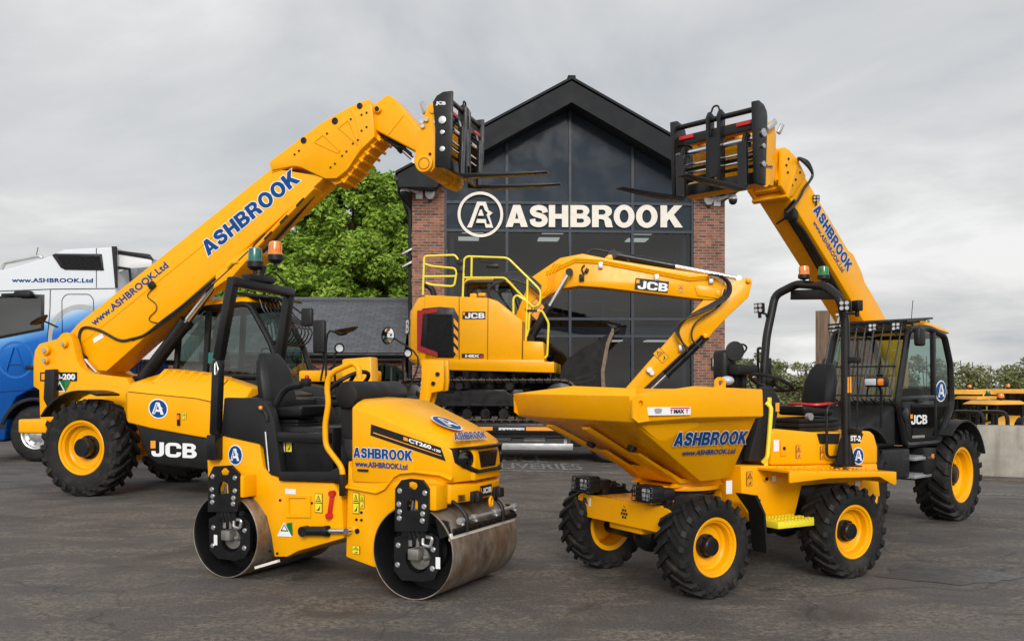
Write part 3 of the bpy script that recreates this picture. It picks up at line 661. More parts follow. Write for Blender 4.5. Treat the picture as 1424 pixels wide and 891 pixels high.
strip('road_line', [a+(a-b)*1.2, b+(b-a)*0.4], 0.13, 'road_white')
a, b = W.Z(1330, 685, 0), W.Z(1424, 689, 0); strip('bay_line', [a, b+(b-a)*2], 0.09, 'road_white')
a, b = W.Z(1322, 664, 0), W.Z(1424, 668.5, 0); strip('kerb_line', [a+(a-b)*0.3, b+(b-a)*2], 0.11, 'road_yellow')
a, b = W.Z(205, 651, 0), W.Z(285, 655, 0); strip('lane_line', [a+(a-b)*0.1, b+(b-a)*0.3], 0.10, 'road_white')
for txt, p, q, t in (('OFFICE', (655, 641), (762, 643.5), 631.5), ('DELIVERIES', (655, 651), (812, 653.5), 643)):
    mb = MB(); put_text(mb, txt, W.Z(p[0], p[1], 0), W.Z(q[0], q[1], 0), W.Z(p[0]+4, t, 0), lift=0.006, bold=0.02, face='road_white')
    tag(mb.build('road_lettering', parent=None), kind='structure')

# a damp film near the right front edge of the yard
mb = MB(); rn = random.Random(2); cc = W.Z(1318, 800, 0); mb.quad([(cc.x + (.52+.16*noise.noise((a*1.7, 3, 1)))*math.cos(a)*1.0, cc.y + (.30+.14*noise.noise((a*2.3, 8, 2)))*math.sin(a), .004) for a in [i*6.283/60 for i in range(60)]])
tag(mb.build('damp_patch', 'damp'), kind='structure')
# ================================================================== office building
B = Fr(1.66, 26.0, 3.0)
root = B.root('office_building', 'two storey office with dark gabled glass front between red brick piers', 'building')
Y0 = 0.0
GB = 0.0                                          # ground
gx = lambda u: B.Y(u, 300, Y0).x
apex = B.Y(795, 113.5, -0.7); el = B.Y(553, 243, -0.7)
half = apex.x - el.x; eave = el.z; ridge = apex.z; slope = (ridge-eave)/half; AX = apex.x
bl, br = gx(573), gx(1008); gl, gr = gx(618), gx(965)
DEPTH = 14.0
# brick piers turn the corners and run back as the side walls
for s_, (x0, x1) in (('l', (bl, gl)), ('r', (gr, br))):
    mb = MB(); zt = eave + 0.05
    mb.box(((x0+x1)/2, 0.2, zt/2), (x1-x0, 0.4, zt)); xs = x0+0.2 if s_ == 'l' else x1-0.2
    mb.box((xs, 0.4+(DEPTH-0.4)/2, zt/2), (0.4, DEPTH-0.4, zt)); mb.build('brick_wall', 'brick', root, 0, uv=True)
mb = MB(); mb.box(((bl+br)/2, DEPTH+0.2, eave/2), (br-bl, 0.4, eave)); mb.build('back_wall', 'brick', root, 0, uv=True)
# roof: two slabs, deep anthracite fascia band and boxed eaves
mb = MB(); th = 0.28; yf, yb = -0.7, DEPTH+0.6
mb.prof([(AX-half, eave), (AX, ridge), (AX+half, eave), (AX+half, eave-th), (AX, ridge-th), (AX-half, eave-th)], yf+0.06, yb)
roof = mb.build('roof', 'slate', root, 0, uv=True)
mb = MB(); fd = 0.56
mb.prof([(AX-half, eave+0.02), (AX, ridge+0.02), (AX+half, eave+0.02), (AX+half, eave-0.32), (AX+half-1.05, eave-0.32), (AX+half-1.25, eave+1.25*slope-fd-0.05), (AX, ridge-fd), (AX-half+1.25, eave+1.25*slope-fd-0.05), (AX-half+1.05, eave-0.32), (AX-half, eave-0.32)], yf, yf+0.055)
mb.build('fascia', 'anthracite', roof, 0)
mb = MB()
mb.prof([(AX-half-0.06, eave+0.02), (AX, ridge+0.06), (AX+half+0.06, eave+0.02), (AX+half+0.06, eave+0.09), (AX, ridge+0.13), (AX-half-0.06, eave+0.09)], yf-0.05, yb+0.03)
for k in range(1): mb.box((AX, (yf+yb)/2, ridge+0.12), (0.22, yb-yf+0.1, 0.09), 0.03)
mb.build('verge_trim', 'anthracite', roof, 0)
mb = MB()
mb.prof([(AX-half+0.02, eave-0.30), (AX-half+1.0, eave-0.30), (AX-half+1.3, eave+1.3*slope-fd-0.02), (AX, ridge-fd+0.02), (AX+half-1.3, eave+1.3*slope-fd-0.02), (AX+half-1.0, eave-0.30), (AX+half-0.02, eave-0.30), (AX+half-0.02, eave-0.15), (AX, ridge-0.4), (AX-half+0.02, eave-0.15)], yf+0.058, 0.42)
mb.build('soffit', 'soffit', roof, 0)
for sx in (-1, 1):
    mb = MB(); x = AX+sx*(half+0.03); mb.cyl((x, yf+0.1, eave-0.05), (x, yb-0.1, eave-0.05), 0.075, n=12); mb.build('gutter', 'black', roof)
    mb = MB(); xd = (bl-0.07) if sx < 0 else (br+0.07)
    if sx < 0:
        mb.tube([(x, 0.15, eave-0.1), (x, 0.15, eave-0.35), (xd, 0.15, eave-0.8), (xd, 0.15, 0.05)], 0.045, 10); mb.build('downpipe', 'black', root)
# curtain wall: sheet of dark glass in frames, blind panels above
top = lambda x: eave + (half-abs(x-AX))*slope - fd + 0.03
zs = [B.Y(790, v, 0).z for v in (282, 321, 443, 467, 536)]
ms = [gx(u) for u in (618, 705, 793, 880, 965)]
mb = MB()
for i in range(4):
    x0, x1 = ms[i]+0.03, ms[i+1]-0.03
    mb.prof([(x0, zs[0]+0.03), (x1, zs[0]+0.03), (x1, top(x1)), (x0, top(x0))], 0.10, 0.13); 
mb.build('gable_panel', 'spandrel', root, 0)
mb = MB()
for i in range(4): mb.box(((ms[i]+ms[i+1])/2, 0.115, (zs[0]+zs[1])/2), (ms[i+1]-ms[i]-0.06, 0.03, zs[0]-zs[1]-0.06))
mb.build('sign_panel', 'spandrel', root, 0)
for i in range(4):
    for z1, z0 in ((zs[1], zs[2]), (zs[2], zs[3]), (zs[3], 0.12)):
        mb = MB(); mb.quad([(ms[i]+.03, .115, z0+.03), (ms[i+1]-.03, .115, z0+.03), (ms[i+1]-.03, .115, z1-.03), (ms[i]+.03, .115, z1-.03)])
        mb.build('window_pane', 'office_glass', root, 0)
mb = MB()
for i, x in enumerate(ms):
    zt = top(x) if i not in (0, 4) else top(x)
    mb.box((x, 0.12, zt/2), (0.075 if i not in (0, 4) else 0.12, 0.16, zt))
for z in zs[:4] + [0.08]:
    for i in range(4): mb.box(((ms[i]+ms[i+1])/2, 0.122, z), (ms[i+1]-ms[i]-0.07, 0.145, 0.075))
mb.build('glazing_frame', 'lead', root, 0)
# the rooms behind the glass
mb = MB(); zf = zs[2]+0.1
mb.box(((gl+gr)/2, 6.2, eave/2), (gr-gl, 0.1, eave)); mb.box(((gl+gr)/2, 3.2, zs[1]+0.2), (gr-gl, 5.8, 0.1)); mb.box(((gl+gr)/2, 3.2, zs[3]+0.12), (gr-gl, 5.8, 0.3)); mb.box(((gl+gr)/2, 3.2, 0.03), (gr-gl, 5.8, 0.05))
mb.box((gl+0.2, 3.2, 4), (0.1, 5.8, 7.4)); mb.box((gr-0.2, 3.2, 4), (0.1, 5.8, 7.4))
mb.build('interior', 'inside', root, 0)
zc = zs[1]+0.13
for x in (gx(662), gx(775), gx(900)):
    for yy in (1.0, 2.4):
        mb = MB(); mb.box((x*(1+0.03*yy), yy, zc), (0.62, 0.6, 0.03)); mb.build('ceiling_light', 'lit', root, 0)
for x in (gx(700), gx(860), gx(930)):
    mb = MB(); mb.box((x, 1.6, zs[3]-0.06), (0.7, 0.6, 0.03)); mb.build('ceiling_light', 'lit', root, 0)
# desk, chair and screen seen through the upper pane
def inside(name, label, cat, fn):
    r = bpy.data.objects.new(name, None); COL.objects.link(r); r.matrix_world = root.matrix_world
    r.location = B.o; r.rotation_euler = (0, 0, B.a); tag(r, label, cat); fn(r)
zf = zs[3]+0.275
def chair(r):
    x = gx(868); mb = MB(); mb.box((x, 1.0, zf+.5), (.5, .5, .08), .02); mb.build('seat', 'charcoal', r)
    mb = MB(); mb.loft([[(x+.16, .78, zf+.55), (x+.22, .78, zf+.55), (x+.22, 1.22, zf+.55), (x+.16, 1.22, zf+.55)], [(x+.34, .8, zf+1.15), (x+.39, .8, zf+1.15), (x+.39, 1.2, zf+1.15), (x+.34, 1.2, zf+1.15)]], bevel=.02); mb.build('backrest', 'charcoal', r)
    mb = MB(); mb.cyl((x, 1, zf+.06), (x, 1, zf+.46), .03)
    for k in range(5): mb.bar((x, 1, zf+.07), (x+.3*math.cos(k*1.257), 1+.3*math.sin(k*1.257), zf+.04), .04, .03)
    mb.build('base', 'black', r)
inside('office_chair', 'dark office chair behind the upper floor glass above the excavator boom', 'chair', chair)
def desk(r):
    x = gx(815); mb = MB(); mb.box((x, .95, zf+.73), (1.3, .7, .04)); mb.build('desk_top', 'charcoal', r)
    for sx in (-.58, .58):
        mb = MB(); mb.box((x+sx, .95, zf+.355), (.05, .6, .71)); mb.build('leg', 'charcoal', r)
inside('office_desk', 'dark desk behind the upper floor glass of the office', 'desk', desk)
def screen(r):
    x = gx(822); mb = MB(); mb.box((x, .85, zf+1.12), (.58, .05, .36), .01); mb.build('screen', 'black', r)
    mb = MB(); mb.cyl((x, .9, zf+.76), (x, .9, zf+1.0), .025); mb.box((x, .9, zf+.757), (.24, .2, .012)); mb.build('stand', 'black', r)
inside('computer_monitor', 'black computer monitor on the desk behind the upper floor glass', 'monitor', screen)

# sign: raised ring, letter and name
sg = B.root('shop_sign', 'raised cream lettering and ringed emblem across the dark glass front', 'sign')
c = B.Y(668, 299, 0.09); R_ = 31.5/FPX*26; mb = MB()
mb.lathe([(R_, -0.02), (R_, 0.05), (R_*0.875, 0.05), (R_*0.875, -0.02)], (c.x, 0.05, c.z), (0, -1, 0), 64, closed=True); mb.build('emblem_ring', 'cream', sg)
mb = MB()
r2 = R_*0.98
def sub(poly): return [(c.x + x*r2*0.92, c.z + y*r2*0.95) for x, y in poly]
# the letter A as two legs, bar and the barbed right side
mb.prof(sub([(-.66, -.62), (-.52, -.36), (-.16, .60), (.12, .60), (.13, .42), (-.03, .42), (-.42, -.62)]), 0.0, 0.075)
mb.prof(sub([(.13, .601), (.26, .60), (.40, .20), (.60, .08), (.44, -.06), (.62, -.62), (.26, -.62), (.20, -.40), (-.22, -.40), (-.16, -.22), (.26, -.22), (.30, -.46), (.48, -.46), (.30, -.02), (.36, .08), (.22, .20), (.128, .42)]), 0.0, 0.075)
mb.prof(sub([(-.02, .22), (.07, .22), (.16, -.06), (-.12, -.06)]), 0.0, 0.07)
mb.build('emblem_letter', 'cream', sg, 0)
for i, (ch, u0, u1) in enumerate(zip('ASHBROOK', (703, 736, 763, 793, 823, 853, 884, 918), (734, 762, 790, 821, 852, 882, 914, 949))):
    mb = MB(); t = 0.35*i/8; put_name(mb, ch, B.Y(u0, 316+t*2, .085), B.Y(u1, 316+t*2+.1, .085), B.Y(u0, 285.5+t*2, .085), lift=0.0, face='cream', thick=0.05); mb.build('letter', None, sg, 0)
# cameras and alarm boxes on the piers
def cctv(u, v, side, label):
    p = B.Y(u, v, -0.02); r = B.root('cctv_camera', label, 'security camera', 'dome cameras on the office front'); s = side
    mb = MB(); mb.box((p.x+s*0.0, -0.03, p.z), (0.2, 0.06, 0.28), 0.015); mb.bar((p.x, -.06, p.z+.02), (p.x+s*.28, -.22, p.z+.12), .09, .09, .02); mb.build('bracket', 'white', r)
    mb = MB(); q = V((p.x+s*.38, -.28, p.z-.02)); mb.cyl(q+V((0, 0, .02)), q+V((0, 0, .16)), .135, .09, 24, .01); mb.bar((p.x+s*.24, -.2, p.z+.12), q+V((0, 0, .14)), .06, .06); mb.build('housing', 'white', r)
    mb = MB(); mb.ball(q+V((0, 0, -.01)), .115); mb.build('dome', 'charcoal', r)
cctv(583, 270, -1, 'white dome camera on the left brick pier beside the green tree')
cctv(997, 280, 1, 'white dome camera on the right brick pier against the sky')
def alarm(u, v, label):
    p = B.Y(u, v, 0); r = B.root('alarm_box', label, 'alarm', 'alarm boxes on the office front'); mb = MB()
    mb.prof([(p.x-.14, p.z+.14), (p.x+.14, p.z+.14), (p.x+.13, p.z-.03), (p.x+.06, p.z-.13), (p.x-.06, p.z-.13), (p.x-.13, p.z-.03)], -0.09, -0.003, bevel=.012); mb.build('case', 'white', r)
    mb = MB(); mb.box((p.x, -.04, p.z-.16), (.1, .07, .06), .01); mb.build('sounder', 'charcoal', r)
    mb = MB(); mb.box((p.x, -.093, p.z+.08), (.2, .004, .035)); mb.build('lettering', 'blue_vinyl', r)
alarm(598, 271, 'white alarm box on the left brick pier'); alarm(985, 279, 'white alarm box on the right brick pier')
for k, (v, lb) in enumerate(((351, 'upper white floodlight on the left side of the office'), (369, 'lower white floodlight on the left side of the office'))):
    p = B.Y(572, v, 0.2); r = B.root('wall_floodlight', lb, 'floodlight', 'floodlights on the office side'); mb = MB()
    mb.loft([[(p.x+.02, -.02, p.z+.04), (p.x+.02, .4, p.z+.04), (p.x+.02, .4, p.z+.1), (p.x+.02, -.02, p.z+.1)], [(p.x-.25, .02, p.z-.08), (p.x-.25, .36, p.z-.08), (p.x-.25, .36, p.z-.05), (p.x-.25, .02, p.z-.05)]], bevel=.01); mb.build('housing', 'white', r)
    mb = MB(); mb.box((p.x+.07, .2, p.z+.07), (.12, .08, .05)); mb.build('bracket', 'alu', r)
p = B.Y(992, 505, 0); r = B.root('meter_box', 'small grey box on the right brick pier', 'utility box'); mb = MB(); mb.box((p.x, -.06, p.z), (.14, .115, .32), .01); mb.build('case', 'lead', r); mb = MB(); mb.box((p.x, -.121, p.z+.02), (.1, .006, .2)); mb.build('lid', 'alu', r)

# low annex with slate roof
A = Fr(-4.5, 27.2, 3.0)
ra = A.root('slate_annex', 'low brick annex with long grey slate roof joined to the office', 'building')
ex = A.Y(563, 490, 0).x; ez = A.Y(480, 490, -.3).z; rz = A.Y(480, 418, 3.2).z; wx = ex - 13.5
mb = MB(); mb.prof([(-.3, ez), (3.2, rz), (6.7, ez), (6.7, ez-.16), (3.2, rz-.16), (-.3, ez-.16)], wx-.2, ex, 'x'); rf = mb.build('roof', 'slate', ra, 0, uv=True)
mb = MB(); mb.cyl((wx-.2, 3.2, rz+.02), (ex, 3.2, rz+.02), .09, n=12); mb.build('ridge_tile', 'slate', rf, uv=True)
mb = MB(); mb.cyl((wx-.2, -.37, ez-.07), (ex, -.37, ez-.07), .075, n=12); mb.box(((wx+ex)/2, -.285, ez-.12), (ex-wx, .03, .2)); mb.build('gutter', 'black', rf)
wcs = [A.Y(534, 520, 0).x, A.Y(480, 520, 0).x, A.Y(420, 520, 0).x, A.Y(360, 520, 0).x]
ws = 0.62; zt = A.Y(534, 506, 0).z; zlow = .85
mb = MB(); xs = sorted([wx] + [q for c_ in wcs for q in (c_-ws, c_+ws)] + [ex])
for i in range(0, len(xs), 2): mb.box(((xs[i]+xs[i+1])/2, .15, (ez-.1)/2), (xs[i+1]-xs[i], .3, ez-.1))
for c_ in wcs: mb.box((c_, .15, zlow/2), (2*ws, .3, zlow)); mb.prof([(c_-ws, zt-.25), (c_-ws*.6, zt-.06), (c_, zt), (c_+ws*.6, zt-.06), (c_+ws, zt-.25), (c_+ws, ez-.1), (c_-ws, ez-.1)], 0, .3)
mb.box((wx+.15, 3.2, (ez-.1)/2), (.3, 5.8, ez-.1)); mb.box(((wx+ex)/2, 6.3, (ez-.1)/2), (ex-wx, .3, ez-.1)); mb.build('wall', 'brick', ra, 0, uv=True)
for c_ in wcs:
    mb = MB(); P_ = [(c_-ws, zlow), (c_+ws, zlow), (c_+ws, zt-.25), (c_+ws*.6, zt-.06), (c_, zt), (c_-ws*.6, zt-.06), (c_-ws, zt-.25)]
    for a, b in zip(P_, P_[1:]+P_[:1]): mb.bar((a[0], .12, a[1]), (b[0], .12, b[1]), .08, .09, up=(0, 1, 0))
    for f in (-.33, .33): mb.box((c_+f*ws, .12, (zlow+zt)/2), (.05, .06, zt-zlow-.1))
    f_ = mb.build('window', 'lead', ra, 0); mb = MB(); mb.quad([(x, .14, z) for x, z in P_]); mb.build('pane', 'office_glass', f_, 0)
mb = MB(); mb.box(((wx+ex)/2, 2.5, 1.2), (ex-wx-.8, .05, 2.2)); mb.build('interior', 'inside', ra, 0)

# ================================================================== trees and hedges
def leaf_cloud(mb, centres, n, size, rng, squash=0.8):
    """n small bent leaves through the volume of overlapping clumps (x, y, z, radius)"""
    wts = [c[3]**2.2 for c in centres]; bm = mb.bm
    for _ in range(n):
        cx, cy, cz, r = rng.choices(centres, wts)[0]
        d = V((rng.gauss(0, 1), rng.gauss(0, 1), rng.gauss(0, 1))).normalized(); rr = r*1.2*rng.random()**0.45
        p = V((cx, cy, cz)) + V((d.x*rr, d.y*rr, d.z*rr*squash))
        t = V((rng.gauss(0, 1), rng.gauss(0, 1), rng.gauss(0, .5))).normalized(); nrm = (d*0.45 + V((rng.gauss(0, .6), rng.gauss(0, .6), .6))).normalized()
        b = nrm.cross(t)
        if b.length < .1: continue
        b.normalize(); t = b.cross(nrm); s = size*rng.uniform(.6, 1.35)
        q = [p - t*s, p + b*s*.5 - nrm*s*.12, p + t*s, p - b*s*.5 - nrm*s*.12]
        vs = [bm.verts.new(x) for x in q]; bm.faces.new(vs).material_index = 0
def tree(x, y, h, rad, base, label, seed, leaves, size, mat='leaf', trunk_r=.28):
    rng = random.Random(seed); r = bpy.data.objects.new('oak_tree', None); COL.objects.link(r); r.location = (x, y, 0); tag(r, label, 'tree')
    cs = []; mb = MB(); mb.tube(smoothpath([(0, 0, 0), (.1, .05, h*.25), (-.1, 0, h*.5), (.05, 0, h*.8)], 4), trunk_r*.8, 10); mb.cyl((0, 0, 0), (.05, 0, h*.3), trunk_r*1.25, trunk_r*.8, 12)
    for i in range(46):
        zf = base + (h-base)*(i+.5)/46; k = (zf-base)/(h-base); R = rad*math.sqrt(max(.05, 1-(k*1.25-.38)**2))*(1.0 if k < .75 else .92)
        for j in range(7):
            a = rng.random()*6.28; q = R*math.sqrt(rng.uniform(.10, 1.0))*rng.uniform(.9, 1.08); cr = rad*rng.uniform(.08, .19)
            cs.append((q*math.cos(a), q*math.sin(a), min(zf+rng.uniform(-.3, .3), h-cr*.7), cr))
            if rng.random() < .16: mb.tube(smoothpath([(0, 0, zf*.55), (q*.4*math.cos(a), q*.4*math.sin(a), zf*.75), (q*math.cos(a), q*math.sin(a), zf)], 3), trunk_r*.22, 5)
    mb.build('trunk', 'trunk', r); mb = MB(); leaf_cloud(mb, cs, leaves, size, rng); mb.build('crown', mat, r, 0); return r
tree(-7.1, 40, 10.5, 3.3, 1.8, 'tall leafy green tree behind the slate roofed annex', 3, 95000, .115)
tree(-5.6, 43, 11.0, 3.0, 2.0, 'green tree close behind the left corner of the office', 12, 45000, .125)
def hedge(x0, x1, y, h, label, seed, n, size=.12, depth=2.6, mat='hedge_leaf'):
    rng = random.Random(seed); r = bpy.data.objects.new('hedgerow', None); COL.objects.link(r); r.location = ((x0+x1)/2, y, 0); tag(r, label, 'hedge')
    cs = []; k = int((x1-x0)*16); mb = MB(); mb.use(mat); mb.use('trunk')
    for i in range(k):
        x = rng.uniform(x0, x1) - (x0+x1)/2; top = h*(.80 + .2*noise.noise((x*.35, seed, 0)) + .10*noise.noise((x*1.3, seed, 4))); z = rng.uniform(.15, 1)*top; q = rng.uniform(.22, .5)
        yy = rng.uniform(-depth/2, depth/2); cs.append((x, yy, max(.3, z-q*.5), q))
        if rng.random() < .22: mb.tube(smoothpath([(x, yy, 0), (x+rng.uniform(-.2, .2), yy, z*.6), (x+rng.uniform(-.5, .5), yy, top+rng.uniform(0, .3))], 3), .02, 5); cs.append((x+rng.uniform(-.3, .3), yy, top+rng.uniform(-.1, .2), .22))
    me_ = mb; leaf_cloud(me_, cs, n, size, rng); me_.build('foliage', None, r, 0)
tree(-10.0, 39, 6.9, 2.5, 1.2, 'lower rounded green tree at the left of the tall one', 21, 40000, .115)
hedge(10.5, 34, 42, 2.95, 'long blossoming hawthorn hedge behind the parked yellow machines', 5, 60000, .085)
hedge(6.9, 10.3, 36, 3.0, 'pale green bush seen through the dumper roll bar', 9, 14000, .085)
hedge(-26, -11.5, 48, 4.4, 'green tree line beyond the yard behind the left boom', 17, 26000, .17, 3, 'leaf')

# ================================================================== concrete block wall, timber stack
C_ = Fr(*W.Z(1322, 661, 0).xy, 0); p, q = W.Z(1322, 660, 0), W.Z(1424, 664, 0); ang = math.degrees(math.atan2(q.y-p.y, q.x-p.x))
C_ = Fr(p.x, p.y, ang); hz = C_.Y(1340, 592, 0).z
for i, L in enumerate((1.28, 1.35, 1.35, 1.35)):
    r = C_.root('concrete_block', ['stained concrete block nearest the black wheel arch', 'pale concrete block at the right end of the yard wall', 'concrete block of the yard wall', 'concrete block of the yard wall'][min(i, 3)], 'concrete block', 'concrete blocks of the yard wall')
    r.location = C_.o + Matrix.Rotation(C_.a, 3, 'Z') @ V((-.9 + sum((1.28, 1.35, 1.35, 1.35)[:i]), 0, 0))
    mb = MB(); mb.box((L/2, .35, hz/2), (L-.012, .7, hz), .012); mb.build('block', 'concrete', r)
T_ = Fr(4.62, 13.6, -24)
r = T_.root('timber_baulk', 'tall weathered timber baulk standing behind the right machine cab', 'timber'); 
zt_ = T_.Y(1135, 432, 0).z; x0, x1 = T_.Y(1134, 470, 0).x, T_.Y(1153, 470, 0).x
mb = MB(); mb.box(((x0+x1)/2, .35, zt_/2), (x1-x0, .7, zt_), .01); mb.build('plank', 'wood', r)
mb = MB(); mb.box((x1+.06, .35, zt_/2-.01), (.11, .7, zt_-.02), .008); mb.build('side_board', 'concrete', r)
# ================================================================== shared telehandler pieces
def cab(parent, side, y0, y1, belt, rear_lean=0.0, roofcol='yellow', guard=True, s=1.0, low=0.6):
    """side = [(x,z) rear bottom, rear top, front top, knee, front bottom]; glass between dark bars"""
    rb, rt, ft, kn, fb = side; ys = (y0, y1); r = .045*s
    mb = MB()
    for y in ys:
        P = [V((x, y, z)) for x, z in side]
        mb.tube(fillet([P[0], P[1], P[2], P[3], P[4]], .12*s, 4), r, 8)
        xm = (rt[0]+ft[0])/2 - .1*s; mb.bar((xm-.05, y, belt), (xm, y, rt[1]), .06*s, .07*s)
        mb.bar((rb[0], y, belt), (kn[0]+.02, y, belt), .06*s, .07*s, .01)
    for p in (rt, ft, kn): mb.bar((p[0], y0, p[1]), (p[0], y1, p[1]), .06*s, .06*s, .01)
    fr = mb.build('cab_frame', 'black_metal', parent)
    mb = MB(); x1 = kn[0] + (fb[0]-kn[0])*min(1, (kn[1]-belt)/max(.01, kn[1]-fb[1])) 
    mb.prof([(rb[0], low), (fb[0], low), (fb[0], fb[1]), (x1, belt), (rb[0]+(rt[0]-rb[0])*(belt-rb[1])/(rt[1]-rb[1]), belt)], y0+.01, y1-.01, bevel=.03*s)
    mb.build('cab_body', 'black', parent)
    mb = MB(); e = .012
    for y in ys:
        xr = rb[0]+(rt[0]-rb[0])*(belt-rb[1])/(rt[1]-rb[1])
        mb.quad([(xr, y, belt), (x1, y, belt), (kn[0], y, kn[1]), (ft[0], y, ft[1]), (rt[0], y, rt[1])] if kn[1] > belt+.02 else [(xr, y, belt), (kn[0], y, belt), (ft[0], y, ft[1]), (rt[0], y, rt[1])])
    mb.build('side_glass', 'cab_glass', fr, 0)
    mb = MB()
    mb.quad([(kn[0], y0, kn[1]), (kn[0], y1, kn[1]), (ft[0], y1, ft[1]), (ft[0], y0, ft[1])])
    if kn[1] > belt+.02: mb.quad([(kn[0], y0, kn[1]), (kn[0], y1, kn[1]), (x1, y1, belt), (x1, y0, belt)])
    mb.build('windscreen', 'cab_glass', fr, 0)
    mb = MB(); mb.quad([(xr, y0, belt), (rt[0], y0, rt[1]), (rt[0], y1, rt[1]), (xr, y1, belt)]); mb.build('rear_glass', 'cab_glass', fr, 0)
    mb = MB(); t = .09*s
    mb.loft([[(rt[0]-.1*s, y0-.04, rt[1]+.02), (ft[0]+.05*s, y0-.03, ft[1]+.02), (ft[0]+.05*s, y1+.03, ft[1]+.02), (rt[0]-.1*s, y1+.04, rt[1]+.02)],
             [(rt[0]-.02*s, y0+.03, rt[1]+.02+t), (ft[0]-.06*s, y0+.03, ft[1]+.02+t), (ft[0]-.06*s, y1-.03, ft[1]+.02+t), (rt[0]-.02*s, y1-.03, rt[1]+.02+t)]], True, .03*s, 3)
    roof = mb.build('cab_roof', roofcol, parent)
    xs = (rb[0]+fb[0])/2 - .1*s
    st = seat(parent, (xs-.1*s, (y0+y1)/2, belt+.02), 0, .85*s)
    mb = MB(); xw = xs+.48*s; mb.tube([(xw, (y0+y1)/2+.16*s*math.cos(a), belt+.32*s+.10*s*math.sin(a)) for a in [i*math.pi/8 for i in range(17)]], .014*s, 6); mb.cyl((xw+.05*s, (y0+y1)/2, belt-.1), (xw, (y0+y1)/2, belt+.3*s), .03*s)
    mb.build('steering_wheel', 'black', parent)
    if guard:
        mb = MB(); n = 9
        for i in range(n):
            y = y0 + .03 + (y1-y0-.06)*i/(n-1)
            mb.tube(smoothpath([(ft[0]-.25*s, y, ft[1]+.14*s), (ft[0]+.10*s, y, ft[1]+.10*s), (ft[0]+.22*s, y, ft[1]-.12*s), (kn[0]+.16*s, y, (ft[1]+kn[1])/2-.05), (kn[0]+.14*s, y, kn[1]+.08*s), (kn[0]+.05*s, y, kn[1])], 4), .0105*s, 5)
        for x, z in ((ft[0]+.10*s, ft[1]+.10*s), (kn[0]+.05*s, kn[1]), (kn[0]+.16*s, (ft[1]+kn[1])/2-.05)):
            mb.bar((x, y0+.02, z), (x, y1-.02, z), .02*s, .02*s)
        mb.build('screen_guard', 'black_metal', parent)
    return fr, roof
def fork_carriage(parent, x, zb, zt, hw, fy, L, plate, tilt=0.0, s=1.0, shank=.58):
    """black pallet-fork frame, facing +X; plate = side plate outline (x,z)"""
    for sy in (-1, 1):
        mb = MB(); mb.prof(plate, sy*hw-.025*s, sy*hw+.025*s, bevel=.006); mb.build('side_plate', 'black_metal', parent)
    H = zt-zb; mb = MB()
    mb.cyl((x-.06*s, -hw, zt-.09*H), (x-.06*s, hw, zt-.09*H), .032*s, n=12)
    mb.bar((x-.07*s, -hw, zt-.27*H), (x-.07*s, hw, zt-.27*H), .04*s, .13*H, .005)
    mb.bar((x-.09*s, -hw, zb+.08*H), (x-.09*s, hw, zb+.08*H), .05*s, .14*H, .005)
    for y in (-.075*s, .075*s):
        mb.prof([(x-.12*s, zb+.02*H), (x-.0*s, zb+.02*H), (x-.0*s, zt-.06*H), (x-.04*s, zt+.01*H), (x-.12*s, zt-.03*H)], y-.022*s, y+.022*s, bevel=.006)
    mb.box((x-.02*s, 0, zb+.42*H), (.03*s, .13*s, .5*H)); mb.tube(smoothpath([(x-.06*s, -.06*s, zt), (x-.06*s, -.03*s, zt+.06*s), (x-.06*s, .03*s, zt+.06*s), (x-.06*s, .06*s, zt)], 3), .012*s, 6)
    for z in (.36, .24): mb.cyl((x-.13*s, -hw, zb+z*H), (x-.13*s, hw, zb+z*H), .02*s, n=10)
    mb.build('fork_frame', 'black_metal', parent)
    mb = MB()
    for z, r, m in ((.56, .036, 0), (.40, .018, 0), (.30, .016, 0)): mb.cyl((x-.075*s, -hw+.02, zb+z*H), (x-.075*s, hw-.02, zb+z*H), r*s, n=16)
    mb.build('fork_shaft', 'chrome', parent)
    for sy in (-1, 1):
        mb = MB()
        for z, r in ((.62, .05), (.46, .03), (.24, .035)): mb.cyl((x-.12*s, sy*(hw+.025*s), zb+z*H), (x-.12*s, sy*(hw+.05*s), zb+z*H), r*s, n=14, bevel=.004)
        mb.build('pin', 'zinc', parent)
        mb = MB(); mb.box((x-.05*s, sy*(hw-.16*s), zt-.27*H+.02), (.05*s, .2*s, .045*s), .006); mb.build('lock_lever', 'red', parent)
    ct, stl = math.cos(tilt), math.sin(tilt)
    for y in fy:
        w = .06*s; mb = MB(); rt = lambda a, b: (x + a*ct - b*stl, zb - .03*s + a*stl + b*ct)
        pr = [rt(0, 0), rt(.06*s, -.045*s), rt(L*.6, -.036*s), rt(L, -.012*s), rt(L, .002*s), rt(.05*s, .006*s), rt(.045*s, .03*s), rt(.045*s, shank*s), rt(-.005*s, shank*s)]
        mb.prof(pr, y-w, y+w, bevel=.005)
        ring = [(x+.02*s, y, zb-.03*s+shank*s-.02), (x-.02*s, y, zb+shank*s+.06*s), (x-.09*s, y, zb+shank*s+.06*s), (x-.10*s, y, zb+shank*s-.06*s)]
        mb.tube(smoothpath(ring, 4), .026*s, 8); mb.build('fork', 'black_metal', parent)

# ================================================================== left telehandler
L = Fr(-5.47, 13.7, -15.66)
tl = L.root('telescopic_handler', 'large yellow telehandler at the left, its raised boom pointing right with empty pallet forks', 'telehandler', 'telehandlers facing each other')
tR, tW, tr_ = .655, .46, .36
for x in (0.0, 2.95):
    for sy in (-1, 1):
        wheel(tl, (x, sy*1.0, tR), tR, tW, tr_, sy, 22, .045, (.13, .17), spin=.1*x)
